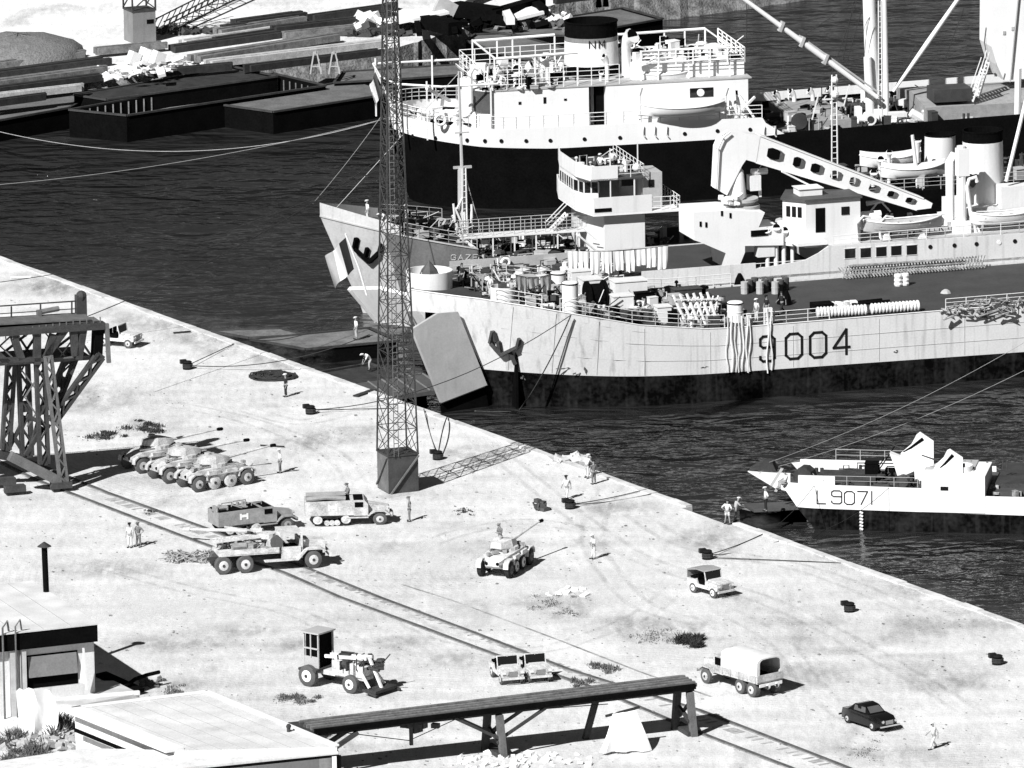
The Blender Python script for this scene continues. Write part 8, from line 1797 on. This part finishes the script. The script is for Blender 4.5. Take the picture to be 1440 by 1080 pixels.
# ------------------------------------------------------------------ far quay: barges, timber, blocks, wreckage
DKT = mat('barge_deck_grey', .13, .9, .35, .6, .35, 5)
barge('flat_barge', [(-90, 186), (98, 152), (150, 126), (-90, 152)], -.3, -3, BLACK, DKT, 'flat grey decked barge at the far left edge of the harbour')
barge('open_barge', [(97, 155), (178, 163), (458, 121), (385, 104)], .2, -3, BLACK, GREYL, 'long open hopper barge with ribbed sides and pale cargo floor', opened=True)
barge('flat_barge', [(312, 148), (384, 158), (560, 131), (500, 112)], -.2, -3, BLACK, DKT, 'flat barge with bare grey deck right of the open hopper barge')
barge('dark_barge', [(104, 134), (150, 141), (390, 108), (330, 95)], .4, -3, BLACK, WOODD, 'empty black barge behind the open hopper barge')
barge('flat_barge', [(470, 117), (560, 112), (690, 103), (700, 88), (480, 102)], .1, -3, BLACK, DKT, 'long grey flat barge behind the stern rail of the black hulled ship')
barge('flat_barge', [(440, 139), (542, 128), (560, 122), (470, 118)], -.5, -3, BLACK, DKT, 'dark flat barge left of the hanging stern flag')
barge('flat_barge', [(655, 58), (668, 49), (715, 47), (800, 70), (800, 90), (720, 82)], .4, -3, BLACK, DKT, 'round nosed grey barge left of the banded funnel')
barge('flat_barge', [(680, 43), (877, 12), (932, 27), (800, 51), (720, 50)], .5, -3, BLACK, DKT, 'broad grey barge with pointed end right behind the banded funnel')
# stacked timber baulks and moored log pontoons: every baulk an object
LONG = [((-60, 99), (120, 75), 1.2, WOOD), ((-60, 112), (152, 84), 1.5, WOODD), ((-60, 124), (150, 97), 1.3, WOOD), ((-60, 134), (148, 107), 1.0, WOODD), ((-60, 142), (120, 122), .7, WOODL), ((235, 70), (480, 36), 1.4, WOODD), ((300, 46), (424, 26), 1.4, WOOD), ((330, 33), (426, 20), 1.3, WOODD), ((308, 41), (350, 36), 1.0, WOODD), ((270, 83), (478, 50), 1.5, WOOD), ((285, 90), (540, 60), 1.2, WOODL), ((250, 62), (400, 40), 1.0, WOODL), ((380, 42), (560, 22), 1.2, WOODD), ((395, 50), (560, 33), 1.0, WOOD), ((130, 72), (235, 62), .9, WOOD), ((300, 58), (470, 33), 1.1, WOODD), ((340, 97), (540, 72), .8, WOODD), ((200, 104), (330, 92), .8, WOODD), ((430, 26), (560, 8), .9, WOODD), ((-60, 152), (70, 134), .7, WOODD)]
for i, (p, q, w, m) in enumerate(LONG):
    z = .95 + rnd.uniform(-.1, .35); a, b_ = G(*p, z), G(*q, z); mb = MB(); d = b_ - a; L3 = d.length; d.normalize()
    for k in range(3): off = V((-d.y, d.x, 0)) * (k - 1) * w * .42; mb.beam(off + d * rnd.uniform(0, .8), off + d * (L3 - rnd.uniform(0, .8)), w * .38, .6 + .15 * (k == 1))
    cnt = globals().setdefault('CNT', {}); side = 'left' if p[0] < 130 else ('middle' if q[0] < 430 else 'right')
    o = mb.build('timber_baulk', m); o.location = a; cnt[side] = cnt.get(side, 0) + 1; tag(o, ORD[cnt[side] - 1] + {'left': ' long timber baulk of the stack below the coal heap', 'middle': ' long timber baulk of those lying behind the open barge', 'right': ' long timber baulk of those left of the wrecked machinery'}[side], 'timber', 'timber baulks on the far quay, ' + side)
p = G(25, 78, ZF); mb = MB(); n = 20
for j in range(6):
    t = j / 5; r_ = math.cos(t * math.pi / 2)
    for k in range(n): a = 2 * math.pi * k / n; q = 1 + rnd.uniform(-.05, .05); mb.v.append((6.4 * r_ * q * math.cos(a), 6 * r_ * q * math.sin(a), 2.1 * math.sin(t * math.pi / 2) * q))
mb.f = [(i * n + k, i * n + (k + 1) % n, (i + 1) * n + (k + 1) % n, (i + 1) * n + k) for i in range(5) for k in range(n)]
o = mb.build('coal_heap', COAL, None, True); o.location = (p.x, p.y, ZF - .1); tag(o, 'smooth grey heap of coal on the far quay, top left', 'heap')
# white stone blocks
for i in range(80):
    px = rnd.gauss(205, 40); py = 98 - (px - 205) * .14 + rnd.uniform(-9, 7); s = rnd.uniform(.3, .85); up_ = max(0, 1 - abs(px - 208) / 60)
    z = ZF + .3 + up_ * rnd.uniform(0, 1.3); p = G(px, py, z); mb = MB(); mb.box((0, 0, 0), (s * rnd.uniform(.9, 2.2), s, s * rnd.uniform(.2, .5)), rz=rnd.uniform(0, 3), rx=rnd.uniform(-.5, .5), ry=rnd.uniform(-.5, .5)); o = mb.build('stone_block', CREAM if rnd.random() < .8 else GREYL); o.location = p
    tag(o, 'one of the tumbled white stone blocks piled behind the open barge', 'stone block', 'white stone blocks')
for (px, py, s, lab) in ((188, 82, 1.2, 'largest tilted white block on the left of the pile top'), (206, 80, 1.5, 'largest tilted white block in the middle of the pile top'), (222, 82, 1.25, 'dark sided tilted block on the right of the pile top')):
    p = G(px, py, ZF + 1.4); mb = MB(); mb.box((0, 0, 0), (s * .8, s * .8, s), ry=.4, rz=.5); o = mb.build('stone_block', CREAM); o.location = p; tag(o, lab, 'stone block')
# far lattice tower with its box, and a lattice jib lying on the ground
FF = Frame(G(193, 61, ZF), R(24)); r = fempty(FF, 'far_lattice_tower', 'lattice tower on grey box standing on the far quay, top left', 'tower')
w = 2.3; hb2 = FF.ry(193, 17, 0)[1]
mb = MB(); mb.bx(-.4, w - .4, 0, w, 0, hb2); mb.build('base_box', GREY, r); mb = MB(); mb.bx(-.46, w - .34, -.06, w + .06, hb2, hb2 + .15); mb.build('box_rim', STEEL, r)
mb = MB(); mb.bx(w - 1.3, w - .6, -.03, 0, hb2 - 1.2, hb2 - .8); mb.build('hatch', BLACK, r)
mb = MB(); 
for cx in (-.4, w - .4):
    for cy_ in (0, w): mb.beam((cx, cy_, hb2), (cx, cy_, hb2 + 9), .14)
for k in range(5):
    z = hb2 + .2 + k * 1.8; mb.beam((-.4, 0, z), (w - .4, 0, z + 1.8), .1); mb.beam((w - .4, 0, z), (-.4, 0, z + 1.8), .1); mb.beam((-.4, w, z), (-.4, 0, z + 1.8), .1); mb.beam((w - .4, w, z), (w - .4, 0, z + 1.8), .1)
mb.build('lattice', STEEL, r)
a, b_ = G(222, 48, ZF + .4), G(345, -14, ZF + .8); r = empty('lattice_jib', a, 0, 'bent lattice jib lying on the pale far quay beside the grey box', 'crane jib'); d = b_ - a; dn = d.normalized(); nn_ = V((-dn.y, dn.x, 0)) * .8; mb = MB()
pts = [d * t for t in frange(0, 1, 15)]
for s in (-1, 1): mb.tube([p + nn_ * s for p in pts], .09, 4); mb.tube([p + nn_ * s * .8 + V((0, 0, 1.2)) for p in pts], .08, 4)
for k in range(14): mb.beam(pts[k] + nn_ * (1 if k % 2 else -1), pts[k + 1] - nn_ * (1 if k % 2 else -1), .08); mb.beam(pts[k] + nn_, pts[k + 1] + nn_ * .8 + V((0, 0, 1.2)), .07); mb.beam(pts[k] - nn_, pts[k + 1] - nn_ * .8 + V((0, 0, 1.2)), .07)
mb.build('jib_lattice', STEEL, r)
o = chunk_heap('scrap_heap', 215, 300, 46, 1.5, 30, .3, 1.1, STEEL, 'dark scrap around the foot of the far lattice tower', 'scrap', .4, ZF)
# wreckage
def slab(px, py, dims, rz, rx, ry, m, nm, label, cat, z=1.5):
    mb = MB(); mb.box((0, 0, 0), dims, rz=rz, rx=rx, ry=ry); o = mb.build(nm, m); o.location = G(px, py, ZF + z); return tag(o, label, cat)
slab(624, 16, (2.0, .5, 2.3), .3, -.2, .55, GREYL, 'tilted_plate', 'tilted square grey plate standing above the dark wreckage on the far quay', 'metal plate', 1.8)
slab(590, 22, (5.0, 2.6, .25), .35, 0, -.12, CREAM, 'loading_plate', 'pale sloping plate on the left part of the wreckage', 'metal plate', 1.6)
slab(726, 22, (4.5, 3.0, .3), .4, 0, -.15, CREAM, 'loading_plate', 'pale flat plate among dark beams on the right part of the wreckage', 'metal plate', .8)
for i, (p, q, w, m, lab) in enumerate((((640, 12), (700, 20), 1.6, BLACK, 'thick black girder in the middle of the wreckage'), ((600, 30), (640, 40), 1.5, BLACK, 'black drum like girder below the tilted plate'), ((690, 22), (760, 2), 1.2, BLACK, 'black girder rising right in the wreckage'), ((700, -2), (718, 30), .8, CREAM, 'white post leaning on the wreckage'), ((640, 44), (628, 16), .5, BLACK, 'thin dark strut under the tilted plate'), ((745, 0), (765, 16), .9, BLACK, 'short dark strut at the right end of the wreckage'), ((590, 48), (586, 30), .5, BLACK, 'short dark strut at the left end of the wreckage'), ((660, 6), (690, -6), .8, WOODD, 'dark beam at the top of the wreckage'), ((780, 2), (860, -8), .6, WOODD, 'thin dark beam right of the wreckage'))):
    a, b_ = G(*p, ZF + 1.2), G(*q, ZF + 1.2); mb = MB(); mb.beam(V((0, 0, 0)), b_ - a, w, w * .8); o = mb.build('wreck_girder', m); o.location = a; tag(o, lab, 'girder', 'girders of the wreckage on the far quay')
chunk_heap('scrap_heap', 490, 580, 46, 2.2, 46, .3, 1.2, STEEL, 'dark scrap behind the head of the lattice tower', 'scrap', .8, ZF)
chunk_heap('scrap_heap', 500, 560, 40, 2.5, 24, .5, 1.5, CREAM, 'white scrap and sacks behind the head of the lattice tower', 'scrap', 1.0, ZF)
chunk_heap('scrap_heap', 600, 770, 34, 2.5, 70, .3, 1.3, BLACK, 'black scrap spread under the wreckage', 'scrap', .7, ZF)
chunk_heap('scrap_heap', 610, 800, 28, 2.8, 50, .3, 1.2, CREAM, 'white scrap spread among the wreckage', 'scrap', .6, ZF)
chunk_heap('scrap_heap', 690, 820, 40, 1.6, 26, .3, .9, WOOD, 'timber scrap above the broad grey barge', 'scrap', .4, ZF)
for px, py, lab in ((842, 10, 'dark figure like post pair at the far quay edge, left'), (852, 9, 'dark post at the far quay edge, right')):
    mb = MB(); mb.lathe([(.3, 0), (.22, .8), (.34, 1.0), (.1, 1.1)], (0, 0, 0), 10); o = mb.build('mooring_post', BLACK, None, True); o.location = G(px, py, ZF); tag(o, lab.replace('figure like ', '').replace('post pair', 'post'), 'mooring post', 'mooring posts on the far quay')
for px, py, lab in ((444, 96, 'pair of dark trestles on the far barges, left one'), (470, 96, 'dark trestle on the far barges, right one')):
    mb = MB()
    for s in (-1, 1): mb.beam((s * .5, 0, 0), (s * .15, 0, 1.9), .12); mb.beam((s * .5, .9, 0), (s * .15, .9, 1.9), .12)
    mb.beam((0, -.1, 1.9), (0, 1.0, 1.9), .14); mb.beam((-.4, 0, .7), (.4, 0, .7), .08); o = mb.build('trestle', GREYL); o.location = G(px, py + 8, .9); tag(o, lab.replace('pair of dark trestles', 'dark trestle'), 'trestle', 'trestles on the far barges')
